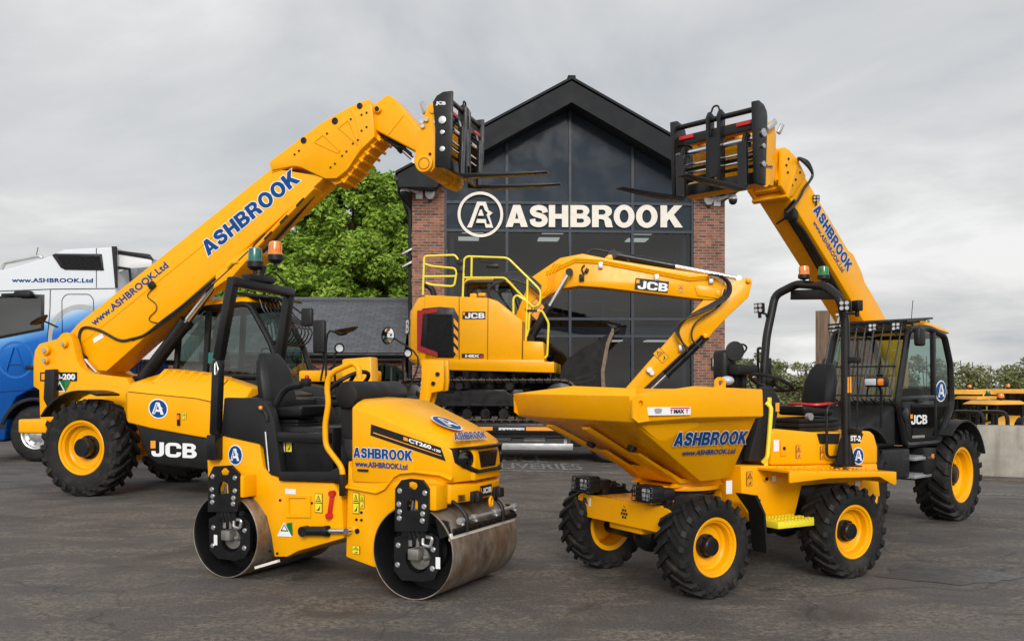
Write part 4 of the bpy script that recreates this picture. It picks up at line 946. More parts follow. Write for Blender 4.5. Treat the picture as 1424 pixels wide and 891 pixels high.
# chassis
tail = L.side([(46, 502), (48, 487), (54, 478), (79, 471), (86, 463), (93, 462), (99, 470), (102, 480), (106, 499), (112, 511), (124, 519), (175, 525), (187, 545), (190, 590), (188, 640), (100, 640), (80, 602), (55, 581), (54, 542), (46, 537)], -.5)
mb = MB(); mb.prof(tail, -.5, -.34, bevel=.018); mb.prof(tail, .34, .5, bevel=.018)
mb.box((.5, 0, .75), (1.2, .66, .5), .02); mb.box((2.3, 0, .80), (4.0, .72, .42), .03); mb.box((3.3, 0, 1.12), (1.7, .5, .3), .03)
mb.build('chassis', 'yellow', tl)
bp = L.side([(41, 583), (56, 581), (80, 590), (80, 601), (41, 601)], -.55); x0, x1 = bp[0][0], bp[2][0]
mb = MB(); mb.box(((x0+x1)/2-.02, 0, (bp[0][1]+bp[3][1])/2), (x1-x0, 1.5, bp[0][1]-bp[3][1]+.02), .03, seg=3); mb.build('counterweight', 'yellow', tl)
mb = MB()
for u, v, r in ((66.5, 487, .065), (66.5, 501, .045), (92, 478, .05)):
    p = L.Y(u, v, -.5); mb.cyl((p.x, -.56, p.z), (p.x, -.49, p.z), r, n=20, bevel=.008)
mb.pieces('pivot_boss', 'yellow', tl)
mb = MB()
for u, v, r in ((66.5, 487, .035), (66.5, 501, .03), (92, 478, .025)):
    p = L.Y(u, v, -.5); mb.cyl((p.x, -.585, p.z), (p.x, -.555, p.z), r, n=16)
mb.pieces('pivot_pin', 'zinc', tl)
q = L.side([(62, 514), (75, 513), (74, 563), (66, 567), (60, 555)], -.62)
mb = MB(); mb.prof(q, -.62, -.53, bevel=.01); mb.build('rear_lamp_guard', 'black', tl)
for x in (0, 2.95):
    for sy in (-1, 1):
        mb = MB(); pr = []
        for r, o in ((.755, 1), (.725, -1)):
            A_ = [math.radians(a) for a in range(-58, 30, 8)][::o]; pr += [(x + r*math.sin(a), tR + .02 + r*math.cos(a)) for a in A_]
        mb.prof(pr, sy*.76, sy*1.22, bevel=.008); mb.build('mudguard', 'black', tl)
        mb = MB(); mb.cyl((x, sy*.3, tR), (x, sy*.82, tR), .13, n=16); mb.build('axle', 'black_metal', tl)
# engine pod
secs = []
for x, z0, z1, z2, yo in ((.60, 1.12, 1.38, 1.50, -1.06), (.70, 1.0, 1.43, 1.60, -1.15), (1.05, .93, 1.40, 1.685, -1.15), (1.75, .83, 1.34, 1.62, -1.15), (1.98, .80, 1.30, 1.56, -1.13), (2.32, .80, 1.24, 1.46, -.98)):
    secs.append([(x, yo, z0), (x, yo, z1), (x, yo+.10, z1+.10), (x, -.74, z2), (x, -.42, z2), (x, -.42, z0)])
mb = MB(); mb.loft(secs, True, .022, 3); hood = mb.build('engine_cover', 'yellow', tl)
mb = MB()
for i in range(7):
    x = 1.0 + i*.135; z = 1.695 - i*.012 - .05*max(0, i-4)*.35
    mb.loft([[(x-.05, -1.0, z-.17), (x+.035, -1.0, z-.17), (x+.025, -.72, z+.022), (x-.04, -.72, z+.022)], [(x-.05, -.45, z-.02), (x+.035, -.45, z-.02), (x+.025, -.45, z+.025), (x-.04, -.45, z+.025)]], True, .008)
mb.build('louvre', 'yellow', hood)
mb = MB(); mb.prof(L.side([(189, 588), (196, 617), (206, 636), (218, 646), (290, 654), (345, 645), (350, 622), (297, 611)], -1.12), -1.12, -.45, bevel=.035, seg=3)
skirt = mb.build('side_skirt', 'black', tl)
mb = MB(); put_name(mb, 'JCB', L.Y(211, 634, -1.12), L.Y(274, 637, -1.12), L.Y(211, 614, -1.12), .006, face='sticker_white'); mb.build('lettering', None, skirt, 0)
mb = MB(); a, b, c = L.Y(210, 623, -1.12), L.Y(217, 623, -1.12), L.Y(210, 612.5, -1.12); n_ = V((0, -.010, 0)); mb.quad([a+n_, b+n_, b+(c-a)+n_, c+n_]); mb.build('emblem', 'orange_vinyl', skirt, 0)
mb = MB(); c = L.Y(220.3, 568, -1.15); put_logo(mb, c, L.Y(234, 569, -1.15)-c, L.Y(220.3, 554, -1.15)-c, .005); mb.build('badge', None, hood, 0)
mb = MB(); a = L.Y(249, 583, -1.15); mb.box((a.x, -1.16, a.z), (.045, .02, .16), .006); mb.build('latch', 'black', hood)
mb = MB(); mb.box((a.x, -1.172, a.z+.03), (.04, .008, .06)); mb.build('reflector', 'amber', hood)
mb = MB(); a = L.Y(256.5, 578, -1.15); put_warning(mb, a, V((.03, 0, 0)), V((0, 0, .05)), .004); mb.build('warning_sticker', None, hood, 0)
mb = MB(); mb.tube([(1.965, -1.134, 1.29), (1.965, -1.134, .82)], .006, 5); mb.tube([(.72, -1.152, 1.41), (1.0, -1.152, 1.385), (1.75, -1.152, 1.325), (1.96, -1.142, 1.285)], .005, 5); mb.tube([(1.965, -1.03, 1.395), (1.965, -.76, 1.565)], .005, 5); mb.build('panel_gap', 'black', hood)
mb = MB(); mb.loft([[(2.02, -1.118, .86), (2.30, -.997, .86), (2.30, -.997, 1.20), (2.02, -1.118, 1.25)], [(2.02, -1.128, .86), (2.30, -1.007, .86), (2.30, -1.007, 1.20), (2.02, -1.128, 1.25)]], True, .004); mb.build('side_grille', 'yellow_mesh', hood)
# model plate
mb = MB(); a, b, c = L.Y(56, 530, -.5), L.Y(107.5, 530, -.5), L.Y(56, 517.5, -.5); mb.use('black'); n_ = V((0, -.004, 0)); mb.quad([a+n_, b+n_, b+(c-a)+n_, c+n_])
a, b, c = L.Y(67, 528, -.5), L.Y(105, 528, -.5), L.Y(67, 519.5, -.5); put_text(mb, '540-200', a, b, c, .006, .05, face='sticker_white')
mb.use('orange_vinyl'); a, b, c = L.Y(57.5, 528, -.508), L.Y(64, 528, -.508), L.Y(57.5, 519.5, -.508); mb.quad([a, b, b+(c-a), c]); mb.build('model_plate', None, tl, 0)
mb = MB(); a, b, c = L.Y(75, 544.5, -.505), L.Y(91, 544.5, -.505), L.Y(83, 529, -.505); mb.use('sticker_white'); mb.quad([a, b, c]); mb.use('green_lens'); o_ = V((0, -.003, 0)); mb.quad([b+o_, b+(c-a)+o_, c+o_]); mb.use('black'); a, b, c = L.Y(78, 543, -.508), L.Y(88, 543, -.508), L.Y(83, 533, -.508); mb.quad([a, b, c]); mb.build('emissions_sticker', None, tl, 0)
# boom: outer section, head box, inner flanges, knee
yb_ = .24
bo = L.side([(91, 470), (108, 449.5), (378, 233.5), (452, 246), (368, 323), (148, 516), (121, 515), (104, 490)], -yb_)
mb = MB(); mb.prof(bo, -yb_, yb_, bevel=.02); boom = mb.build('boom', 'yellow', tl)
bx = L.side([(373.5, 227), (378, 222), (448, 170), (485, 149), (512, 137.5), (517, 147), (521, 190), (502, 208), (484, 235), (468, 248), (452, 248.5), (418, 232.5), (408, 231), (378, 237)], -yb_-.03)
mb = MB(); mb.prof(bx, -yb_-.03, yb_+.03, bevel=.014); hd = mb.build('boom_head', 'yellow', boom)
mb = MB()
for s_ in (-1, 1):
    for pl in ([(466, 199), (449, 203), (438, 200)], [(474, 192), (490, 169), (500, 172)],):
        pass
for pts in ([(437, 198), (449, 188), (473, 210), (470, 213)], [(471, 178), (483, 168), (486, 171), (498, 202)]):
    q = [L.Y(u, v, -yb_-.033) for u, v in pts]; q.append(q[0]); mb.tube(q, .009, 6)
q = [L.Y(u, v, -yb_-.032) for u, v in ((487, 152), (494, 165), (503, 201), (494, 218), (484, 234))]; mb.tube(q, .006, 6)
q = [L.Y(u, v, -yb_-.003) for u, v in ((300, 318), (339, 286), (341, 283), (322, 291), (378, 247), (405, 234))]; 
mb.tube([L.Y(u, v, -yb_-.002) for u, v in ((112, 478), (270, 351), (341, 291))], .006, 6)
mb.tube([L.Y(u, v, -yb_-.002) for u, v in ((378, 240), (400, 233), (418, 231), (450, 247))], .009, 6)
mb.build('pressing_lines', 'yellow', hd)
mb = MB()
for u, v, r in ((422.5, 195.5, .042), (466, 168.5, .045), (500.5, 147.5, .04)):
    p = L.Y(u, v, -yb_-.03); mb.lathe([(r, 0), (r, .012), (r*.75, .014), (r*.7, .004), (0, .004)], (p.x, p.y, p.z), (0, -1, 0), 20)
for u, v in ((410, 215), (416, 210), (455, 186), (488, 166), (503, 160), (510, 157), (503, 182), (510, 177), (498, 195), (491, 200), (476, 217), (482, 211), (460, 233), (466, 228)):
    p = L.Y(u, v, -yb_-.03); mb.cyl((p.x, p.y, p.z), (p.x, p.y-.012, p.z), .014, n=8)
mb.pieces('head_bolt', 'black_metal', hd)
mb = MB()
a, b = L.Y(478, 252, -.2), L.Y(527, 194, -.2)
for i in range(7):
    t = i/6; p = a.lerp(b, t); d = (b-a).normalized(); n_ = V((d.z, 0, -d.x))
    mb.bar((p.x-n_.x*.05, 0, p.z-n_.z*.05), (p.x+n_.x*.022, 0, p.z+n_.z*.022), .40, .04, .006, up=(d.x, 0, d.z))
mb.prof(L.side([(455, 249), (472, 236), (505, 203), (520, 183), (529, 190), (480, 252), (466, 257)], -.17), -.17, .17)
mb.build('inner_section', 'yellow', boom)
mb = MB(); mb.prof(L.side([(512, 160), (517, 147), (539, 131), (547, 136), (584, 178), (592, 205), (584, 224), (577, 210), (537, 189), (520, 180)], -.2), -.2, .2, bevel=.025, seg=3); knee = mb.build('boom_nose', 'yellow', boom)
mb = MB(); p = L.Y(526.5, 153, -.2); mb.cyl((p.x, -.25, p.z), (p.x, .25, p.z), .05, n=20, bevel=.008); mb.build('nose_boss', 'yellow', knee)
mb = MB(); mb.cyl((p.x, -.27, p.z), (p.x, .27, p.z), .03, n=16); mb.build('nose_pin', 'black_metal', knee)
mb = MB(); mb.tube([L.Y(u, v, -.205) for u, v in ((540, 187), (562, 160))], .005, 6); mb.build('weld_seam', 'yellow', knee)
ram(tl, L.Y(540, 190, 0), L.Y(577, 224, 0), .055, .55)
mb = MB()
for k in range(3): mb.tube(smoothpath([L.Y(u, v, -.1+.06*k) for u, v in ((536, 190), (545, 199+k), (552, 204), (560, 205), (572, 214+2*k))], 4), .018, 6)
mb.pieces('hose', 'hose', knee)
# carriage
pl = L.side([(596, 144), (609.5, 145), (611, 165), (605.5, 232), (600, 239), (590, 240), (578, 232), (575, 225), (584, 172), (588, 164)], -.5)
mb = MB(); mb.prof(pl, -.5, -.42, bevel=.014); mb.prof(pl, .42, .5, bevel=.014)
p = L.Y(591, 228, -.5); mb.cyl((p.x, -.55, p.z), (p.x, .72, p.z), .115, n=24, bevel=.01); mb.cyl((p.x+.02, .3, p.z), (p.x+.02, .5, p.z), .13, n=24)
q = L.Y(600, 180, -.5); mb.box((q.x-.03, 0, q.z-.1), (.14, .86, .5), .02); mb.cyl((q.x+.02, -.52, q.z+.25), (q.x+.02, .52, q.z+.25), .05, n=16)
mb.build('carriage', 'yellow', tl)
mb = MB(); p = L.Y(589.5, 227.5, -.551); mb.lathe([(.075, 0), (.075, .004), (.068, .004), (.068, 0)], p, (0, -1, 0), 28); p = L.Y(598, 214.5, -.5); mb.cyl((p.x, -.506, p.z), (p.x, -.49, p.z), .02); mb.build('carriage_boss', 'black_metal', tl)
mb = MB(); a, b = L.Y(586, 142, -.38), L.Y(591, 158, -.42); mb.bar(b, a, .03, .07, .012); mb.build('locking_handle', 'zinc', tl)
mb = MB()
for u, v in ((588, 170), (594, 167), (589, 176), (607, 170)): p = L.Y(u, v, -.5); mb.cyl((p.x, -.54, p.z), (p.x, -.5, p.z), .028, n=8)
mb.pieces('valve', 'zinc', tl)
plate = L.side([(602.6, 143), (608, 134), (617, 128.5), (630, 127), (629, 185), (624.5, 234), (605.5, 232.5), (606, 180)], -.65)
fork_carriage(tl, 5.09, 4.22, 5.17, .65, (-.36, .36), 1.16, plate, -.03, 1.0, .6)
mb = MB(); p = L.Y(607, 146.5, -.676); put_text(mb, 'JCB', L.Y(606, 147, -.676), L.Y(620, 147.5, -.676), L.Y(606, 141, -.676), .003, .05, face='sticker_white'); mb.build('lettering', None, tl, 0)
# rams below the boom
ram(tl, L.Y(195, 532, -.17), L.Y(313, 377, -.17), .095, .56, 'lift_ram')
mb = MB(); mb.prof(L.side([(296, 402), (300, 380), (318, 362), (352, 340), (352, 352), (322, 386), (312, 391)], -.26), -.26, .26, bevel=.012); mb.build('ram_bracket', 'yellow', boom)
ram(tl, L.Y(99, 478, -.30), L.Y(136, 520, -.30), .045, .5, 'compensating_ram')
# hoses along the boom
mb = MB(); yy = -yb_-.02
mb.tube(smoothpath([L.Y(u, v, yy) for u, v in ((110, 480), (111, 462), (119, 455), (140, 460), (166, 473), (184, 471), (202, 465), (226, 446), (250, 428), (300, 387))], 6), .02, 8)
mb.tube(smoothpath([L.Y(u, v, yy+.01) for u, v in ((184, 473), (210, 461), (254, 429), (300, 392), (350, 345), (368, 326))], 6), .015, 6)
mb.tube(smoothpath([L.Y(u, v, yy) for u, v in ((212, 401), (205, 412), (216, 422), (217, 431), (208, 441), (210, 447), (225, 450))], 6), .007, 6)
mb.pieces('boom_hose', 'hose', boom)
mb = MB(); p = L.Y(213, 397, -yb_); mb.box((p.x, -yb_-.03, p.z), (.10, .06, .09), .01, Matrix.Rotation(-.66, 4, 'Y')); mb.build('junction_box', 'black', boom)
mb = MB(); a, b, c = L.Y(131, 477, -yb_), L.Y(144.5, 469, -yb_), L.Y(129, 471, -yb_); n_ = V((0, -.004, 0)); mb.quad([a+n_, b+n_, b+(c-a)+n_, c+n_]); mb.build('data_sticker', 'sticker_white', boom, 0)
mb = MB(); put_text(mb, 'www.ASHBROOK.Ltd', L.Y(131.5, 453.5, -yb_), L.Y(235.5, 371, -yb_), L.Y(125, 446, -yb_), .005, .03, face='blue_vinyl', spacing=1.05); mb.build('lettering', None, boom, 0)
mb = MB(); put_name(mb, 'ASHBROOK', L.Y(290, 356.5, -yb_), L.Y(418.5, 251.5, -yb_), L.Y(278, 340, -yb_), .005, 'sticker_white', 'blue_vinyl'); mb.build('lettering', None, boom, 0)
mb = MB(); a = L.Y(360, 345, -.1); b = L.Y(440, 262, -.1); mb.use('yellow'); mb.bar(a+V((.04, 0, -.02)), b+V((.04, 0, -.02)), .34, .05, .01)
for t in (.15, .42, .70): q0, q1 = a.lerp(b, t), a.lerp(b, t+.13); mb.use('black'); mb.bar(q0+V((.055, -.172, -.03)), q1+V((.055, -.172, -.03)), .012, .03)
mb.tube(smoothpath([a, a+V((.1, -.05, -.06)), a.lerp(b, .5)+V((.02, 0, -.1)), b+V((0, 0, -.06))], 5), .02, 6); mb.build('chain_guide', None, boom)
# cab on the far side
frm, rf_ = cab(tl, [(.50, .9), (.66, 2.58), (1.78, 2.66), (2.12, 2.10), (2.30, 1.6)], .08, 1.0, 1.62, low=.75, s=1.0)
for y in (.15, .75): worklight(tl, (1.98 if y < .5 else 2.02, y, 2.86), (1, -.5, 0), .1)
for y0_ in (.0, .0):
    pass
mb = MB(); mb.loft([[(1.55, .05, 2.80), (2.1, .05, 2.72), (2.1, 1.02, 2.72), (1.55, 1.02, 2.80)], [(1.55, .05, 2.83), (2.1, .05, 2.76), (2.1, 1.02, 2.76), (1.55, 1.02, 2.83)]], True, .008); mb.build('roof_guard', 'black_metal', tl)
mb = MB(); a, b = L.Y(288, 490, .07), L.Y(297, 505, .07); mb.quad([(a.x, .06, b.z), (b.x+.05, .06, b.z), (b.x+.05, .06, a.z), (a.x, .06, a.z)]); mb.build('window_notice', 'teal_lens', tl, 0)
def mirror(parent, F, u, v, y, w, h, stalk, label_mat='black', facing=None, disc=False):
    p = F.Y(u, v, y); mb = MB()
    if disc: mb.lathe([(0, 0), (w*.6, .01), (w, .045), (w*1.03, .06), (w*.98, .065)], p, facing or (0, -1, 0), 28)
    else: mb.box(p, (w, .07, h), .025, seg=3)
    o = mb.build('mirror', label_mat, parent); mb = MB(); mb.tube(smoothpath([p] + [V(q) for q in stalk], 4), .014, 6); mb.build('mirror_arm', 'black', o)
    return o, p
o, p = mirror(tl, L, 57, 449, -.7, .13, .1, [(-1.15, -.6, 2.42), (-.98, -.5, 2.33)], facing=(-.45, -.25, .86), disc=True)
mirror(tl, L, 427.5, 441, -.1, .17, .25, [(2.25, .1, 2.72), (2.1, .15, 2.72)])
mirror(tl, L, 444.5, 468, -.95, .17, .42, [(3.45, -.9, 1.85), (3.4, -.9, 1.55)])
o, p = mirror(tl, L, 483, 463, -.95, .145, .1, [(3.70, -.95, 2.13), (3.52, -.95, 2.14), (3.5, -.95, 1.5)], facing=(-.15, -.12, 1), disc=True)
o, p = mirror(tl, L, 543, 467, .95, .125, .1, [(4.0, .95, 1.9), (3.9, .85, 1.45), (3.7, .8, 1.1)], facing=(-.35, -1, .05), disc=True)
mb = MB(); n_ = V((-.35, -1, .05)).normalized(); mb.lathe([(0, 0), (.06, -.004), (.118, -.02)], p + n_*.072, tuple(n_), 28); mb.build('glass', 'mirror', o, 60)
for u, v, y in ((472, 484, -.98), (567, 491, .9)):
    p = L.Y(u, v, y); mb = MB(); mb.lathe([(0, -.10), (.045, -.085), (.066, 0), (.064, .012), (.056, .002)], p, (.6, -.8, 0), 20); h_ = mb.build('head_lamp', 'black', tl)
    mb = MB(); mb.lathe([(.046, .0), (.03, -.004), (0, -.006)], p, (.6, -.8, 0), 20); mb.build('lens', 'lens', h_); mb = MB(); mb.tube([p+V((-.03, .04, 0)), p+V((-.1, .05, -.1)), p+V((-.1, .1, -.6))], .016, 6); mb.build('stalk', 'black', h_)
# low black nose, stabiliser legs at the front corners
mb = MB(); mb.loft([[(2.3, -.5, 1.0), (2.3, .95, 1.0), (2.3, .95, 1.62), (2.3, -.5, 1.6)], [(3.5, -.6, 1.0), (3.5, .7, 1.0), (3.5, .7, 1.42), (3.5, -.6, 1.42)]], True, .05, 3); mb.build('nose_cover', 'charcoal', tl)
mb = MB(); a, b = L.Y(435, 497, .6), L.Y(505, 512, .6); mb.box((3.1, .3, 1.62), (.9, .8, .16), .03); mb.box((3.95, 0, 1.0), (.3, 1.9, .34), .02); mb.build('front_beam', 'yellow', tl)
q = L.side([(475, 499), (516, 496), (518, 560), (518, 640), (478, 640)], -1.0); mb = MB(); mb.prof(q, -1.0, -.78, bevel=.025); st_ = mb.build('stabiliser', 'yellow', tl)
q = L.side([(588, 502), (600, 500), (618.5, 501), (619, 530), (617.5, 543), (602, 546), (596, 570), (592, 600), (590, 640), (578, 640), (583, 570), (588, 530)], 1.0); mb = MB(); mb.prof(q, .94, 1.0, bevel=.01); mb.prof(q, 1.14, 1.2, bevel=.01); st_ = mb.build('stabiliser', 'yellow', tl)
ram(st_, L.Y(572, 575, 1.07), L.Y(590, 532, 1.07), .06, .7)
mb = MB()
for u, v in ((609, 520), (603, 533)): p = L.Y(u, v, .94); mb.cyl((p.x, .91, p.z), (p.x, 1.22, p.z), .03, n=14)
mb.build('stabiliser_pin', 'black_metal', st_)
# ================================================================== right telehandler
R = Fr(4.28, 11.09, -137)
tr = R.root('telescopic_handler', 'smaller yellow telehandler at the right, black cab door open to view, boom raised to the left', 'telehandler', 'telehandlers facing each other')
tr['label'] = 'smaller yellow telehandler at the right with black cab, its boom raised towards the left'
k_ = .8; wR, wW, wr = .505, .38, .30; WB = 2.3
for x in (0.0, WB):
    for sy in (-1, 1): wheel(tr, (x, sy*.87, wR), wR, wW, wr, sy, 20, .036, (.105, .075), spin=.2+.13*x)
for x in (0, WB):
    for sy in (-1, 1):
        mb = MB(); pr = []
        for r, o in ((.60, 1), (.575, -1)):
            A_ = [math.radians(a) for a in (range(-70, 44, 8) if x == 0 else range(-44, 70, 8))][::o]; pr += [(x + r*math.sin(a), wR + .01 + r*math.cos(a)) for a in A_]
        mb.prof(pr, sy*.64, sy*1.07, bevel=.01); mb.build('mudguard', 'charcoal', tr)
        mb = MB(); mb.cyl((x, sy*.2, wR), (x, sy*.7, wR), .10, n=16); mb.build('axle', 'black_metal', tr)
mb = MB(); mb.box((1.1, -.05, .72), (3.0, .52, .42), .03); mb.prof([(-.75, .55), (.3, .55), (.3, 1.1), (-.05, 2.05), (-.45, 2.30), (-.75, 1.9)], -.42, -.34, bevel=.02); mb.prof([(-.75, .55), (.3, .55), (.3, 1.1), (-.05, 2.05), (-.45, 2.30), (-.75, 1.9)], .02, .10, bevel=.02); mb.build('chassis', 'yellow', tr)
mb = MB(); mb.loft([[(.35, -1.0, .55), (.35, -1.0, 1.05), (.35, -.8, 1.25), (.35, -.42, 1.28), (.35, -.42, .55)], [(1.75, -1.0, .55), (1.75, -1.0, .98), (1.75, -.8, 1.14), (1.75, -.42, 1.18), (1.75, -.42, .55)]], True, .03, 3); mb.build('engine_cover', 'yellow', tr)
# cab
prof_ = R.side([(1305, 615), (1322, 530), (1313, 463), (1263, 458), (1248, 560), (1257, 618)], .93)
def xz(u, v, y=.93): p = R.Y(u, v, y); return (p.x, p.z)
yA, yB = .12, .93; belt = 1.34
mb = MB()
ring = [xz(*p) for p in ((1304, 614), (1323, 563), (1321.5, 507), (1313, 467), (1290, 455.5), (1263, 458.5), (1247.5, 561), (1257.5, 618))]
for y in (yA, yB):
    P = [V((x, y, z)) for x, z in ring]; mb.tube(fillet(P + [P[0]], .07, 4), .036, 8)
sp0, sp1 = xz(1297, 456), xz(1299, 612); mb.bar((sp0[0], yB, sp0[1]), (sp1[0], yB, sp1[1]), .05, .06, .01)
b0, b1 = xz(1249, 555), xz(1298, 552); mb.bar((b0[0], yB, b0[1]), (b1[0], yB, b1[1]), .05, .05, .01)
for q in (ring[5], ring[6], ring[3]): mb.bar((q[0], yA, q[1]), (q[0], yB, q[1]), .05, .05, .01)
cf = mb.build('cab_frame', 'black_metal', tr)
mb = MB(); door = [xz(*p) for p in ((1260, 614), (1296, 611), (1296, 556), (1251.5, 558))]
mb.prof(door, yB-.02, yB+.025, bevel=.012); dr = mb.build('door', 'black', tr)
mb = MB(); g = [xz(*p) for p in ((1265, 609), (1295, 607), (1295, 562), (1263, 562))]; mb.prof(g, yB+.026, yB+.034); mb.build('lower_glass', 'truck_glass', dr, 0)
mb = MB(); p = R.Y(1257.5, 576, yB+.025); mb.cyl(p, p+V((0, .02, 0)), .07, n=24, bevel=.004); mb.build('vent', 'black_metal', dr)
mb = MB(); p = R.Y(1277, 557, yB+.03); mb.box(p+V((0, .02, 0)), (.12, .03, .03), .008); mb.build('handle', 'black', dr)
yl = yB+.036
mb = MB(); put_name(mb, 'JCB', R.Y(1266.5, 590, yl), R.Y(1289, 589, yl), R.Y(1266.5, 577, yl), .004, face='sticker_white'); mb.build('lettering', None, dr, 0)
mb = MB(); a, b, c = R.Y(1266, 582, yl+.004), R.Y(1269.5, 582, yl+.004), R.Y(1266, 576, yl+.004); mb.quad([a, b, b+(c-a), c]); mb.build('emblem', 'orange_vinyl', dr, 0)
mb = MB(); a, b, c = R.Y(1268.5, 609, yl), R.Y(1286, 608, yl), R.Y(1268.5, 605.5, yl); mb.quad([a, b, b+(c-a), c]); mb.build('sticker', 'zinc', dr, 0)
mb = MB()
mb.quad([V((x, yB, z)) for x, z in [xz(*p) for p in ((1298, 456), (1312, 466), (1321, 507), (1322.5, 563), (1304, 611), (1299, 611))]])
mb.quad([V((x, yB, z)) for x, z in [xz(*p) for p in ((1263.5, 459), (1297, 456), (1298, 553), (1249, 556))]])
mb.quad([V((x, yA, z)) for x, z in ring]); mb.build('side_glass', 'cab_glass', cf, 0)
ft, kn = ring[5], ring[6]
mb = MB(); mb.quad([(ft[0], yA, ft[1]), (ft[0], yB, ft[1]), (kn[0], yB, kn[1]), (kn[0], yA, kn[1])]); mb.build('windscreen', 'cab_glass', cf, 0)
rb2, rt2 = ring[1], ring[3]
mb = MB(); mb.quad([(rb2[0], yA, rb2[1]), (rb2[0], yB, rb2[1]), (rt2[0], yB, rt2[1]), (rt2[0], yA, rt2[1])]); mb.build('rear_glass', 'cab_glass', cf, 0)
mb = MB(); mb.loft([[(.12, yA-.02, 2.06), (.75, yA-.02, 2.13), (.75, yB+.03, 2.13), (.12, yB+.03, 2.06)], [(.20, yA, 2.13), (.70, yA, 2.19), (.70, yB-.02, 2.19), (.20, yB-.02, 2.13)]], True, .025, 3); mb.build('cab_roof', 'yellow', tr)
mb = MB(); ms_ = [(.62, 2.21), (1.16, 2.15)]
for i in range(10):
    y = yA-.02 + (yB-yA+.05)*i/9; mb.bar((ms_[0][0], y, ms_[0][1]), (ms_[1][0]+.08, y, ms_[1][1]), .014, .02)
for i in range(5):
    x = .62+.155*i; mb.bar((x, yA-.02, 2.21-.025*i), (x, yB+.03, 2.21-.025*i), .02, .02)
for i in range(9):
    y = yA+.02 + (yB-yA-.04)*i/8; mb.tube([(ft[0]+.10, y, ft[1]+.06), (ft[0]+.16, y, ft[1]-.1), (kn[0]+.14, y, kn[1]+.05), (kn[0]+.04, y, kn[1])], .0085, 5)
for q in ((ft[0]+.12, ft[1]), (kn[0]+.13, kn[1]+.08), ((ft[0]+kn[0])/2+.15, (ft[1]+kn[1])/2)): mb.bar((q[0], yA, q[1]), (q[0], yB, q[1]), .016, .016)
mb.build('screen_guard', 'black_metal', tr)
mb = MB(); mb.prof([(1.22, .88), (.35, .88), (.2, 1.2), (.1, 1.34), (kn[0], 1.32)], yA, yB-.03, bevel=.02); mb.loft([[(kn[0]-.02, yA-.02, .86), (kn[0]-.02, yB-.01, .86), (kn[0]-.02, yB-.01, 1.32), (kn[0]-.02, yA-.02, 1.32)], [(1.95, yA-.02, .86), (1.95, yB-.12, .86), (1.9, yB-.12, 1.08), (1.9, yA-.02, 1.08)]], True, .05, 3); mb.build('cab_body', 'black', tr)
mb = MB(); q = R.side([(1226, 626), (1266, 622), (1266, 664), (1233, 670), (1226, 655)], .95); mb.prof(q, .5, .95, bevel=.03, seg=3); mb.build('fuel_tank', 'black', tr)
mb = MB(); q = R.side([(1286, 622), (1303, 622), (1303, 650), (1294, 664), (1286, 662)], .98); mb.prof(q, .6, .98, bevel=.02); bx_ = mb.build('battery_box', 'black', tr)
mb = MB(); p = R.Y(1296.5, 634, .985); mb.lathe([(.028, 0), (.026, .012), (0, .016)], p, (0, 1, 0), 18); mb.build('marker_lamp', 'amber', bx_)
for v in (642, 667):
    q0, q1 = R.Y(1266, v-4, .93), R.Y(1289, v-4, .93); mb = MB(); mb.box(((q0.x+q1.x)/2, .88, q0.z-.0), (abs(q1.x-q0.x), .2, .035), .006)
    for j in range(7): mb.box((q1.x+(q0.x-q1.x)*(j+.5)/7, .88, q0.z+.024), (.02, .18, .016))
    mb.build('step', 'alu', tr)
mb = MB(); c = R.Y(1308, 543.5, yB+.006); put_logo(mb, c, R.Y(1315.3, 543, yB+.006)-c, R.Y(1308, 528.5, yB+.006)-c, .004); mb.build('badge', None, cf, 0)
seat(tr, (.35, .52, 1.0), 0, .72); mb = MB(); mb.tube([(.92, .52+.14*math.cos(a), 1.42+.10*math.sin(a)) for a in [i*math.pi/8 for i in range(17)]], .012, 6); mb.cyl((1.0, .52, 1.05), (.92, .52, 1.42), .025); mb.build('steering_wheel', 'black', tr)
mirror(tr, R, 1279, 468, 1.05, .15, .19, [(1.08, .95, 2.08), (1.0, .92, 2.14)])
for y in (.85, .60): worklight(tr, (ft[0]+.1, y, 2.1), (1, .25, 0), .085)
p = R.Y(1219, 531, .90); mb = MB(); mb.box(p, (.12, .22, .10), .035, seg=3); hl = mb.build('head_lamp', 'charcoal', tr)
mb = MB(); mb.box(p+V((.052, -.035, 0)), (.03, .12, .07), .014); mb.build('lens', 'lens', hl); mb = MB(); mb.box(p+V((.05, .065, 0)), (.03, .06, .07), .014); mb.build('indicator', 'amber', hl); mb = MB(); mb.tube([p+V((-.03, 0, 0)), p+V((-.1, 0, -.1)), p+V((-.1, 0, -.45))], .014, 6); mb.build('stalk', 'black', hl)
beacon(tr, R.Y(1287, 458, .8), 'green_lens', .05, .085, .015)
mb = MB(); mb.tube([(.55, .7, 2.18), (.55, .72, 2.42)], .004, 5); mb.build('aerial', 'black', tr)
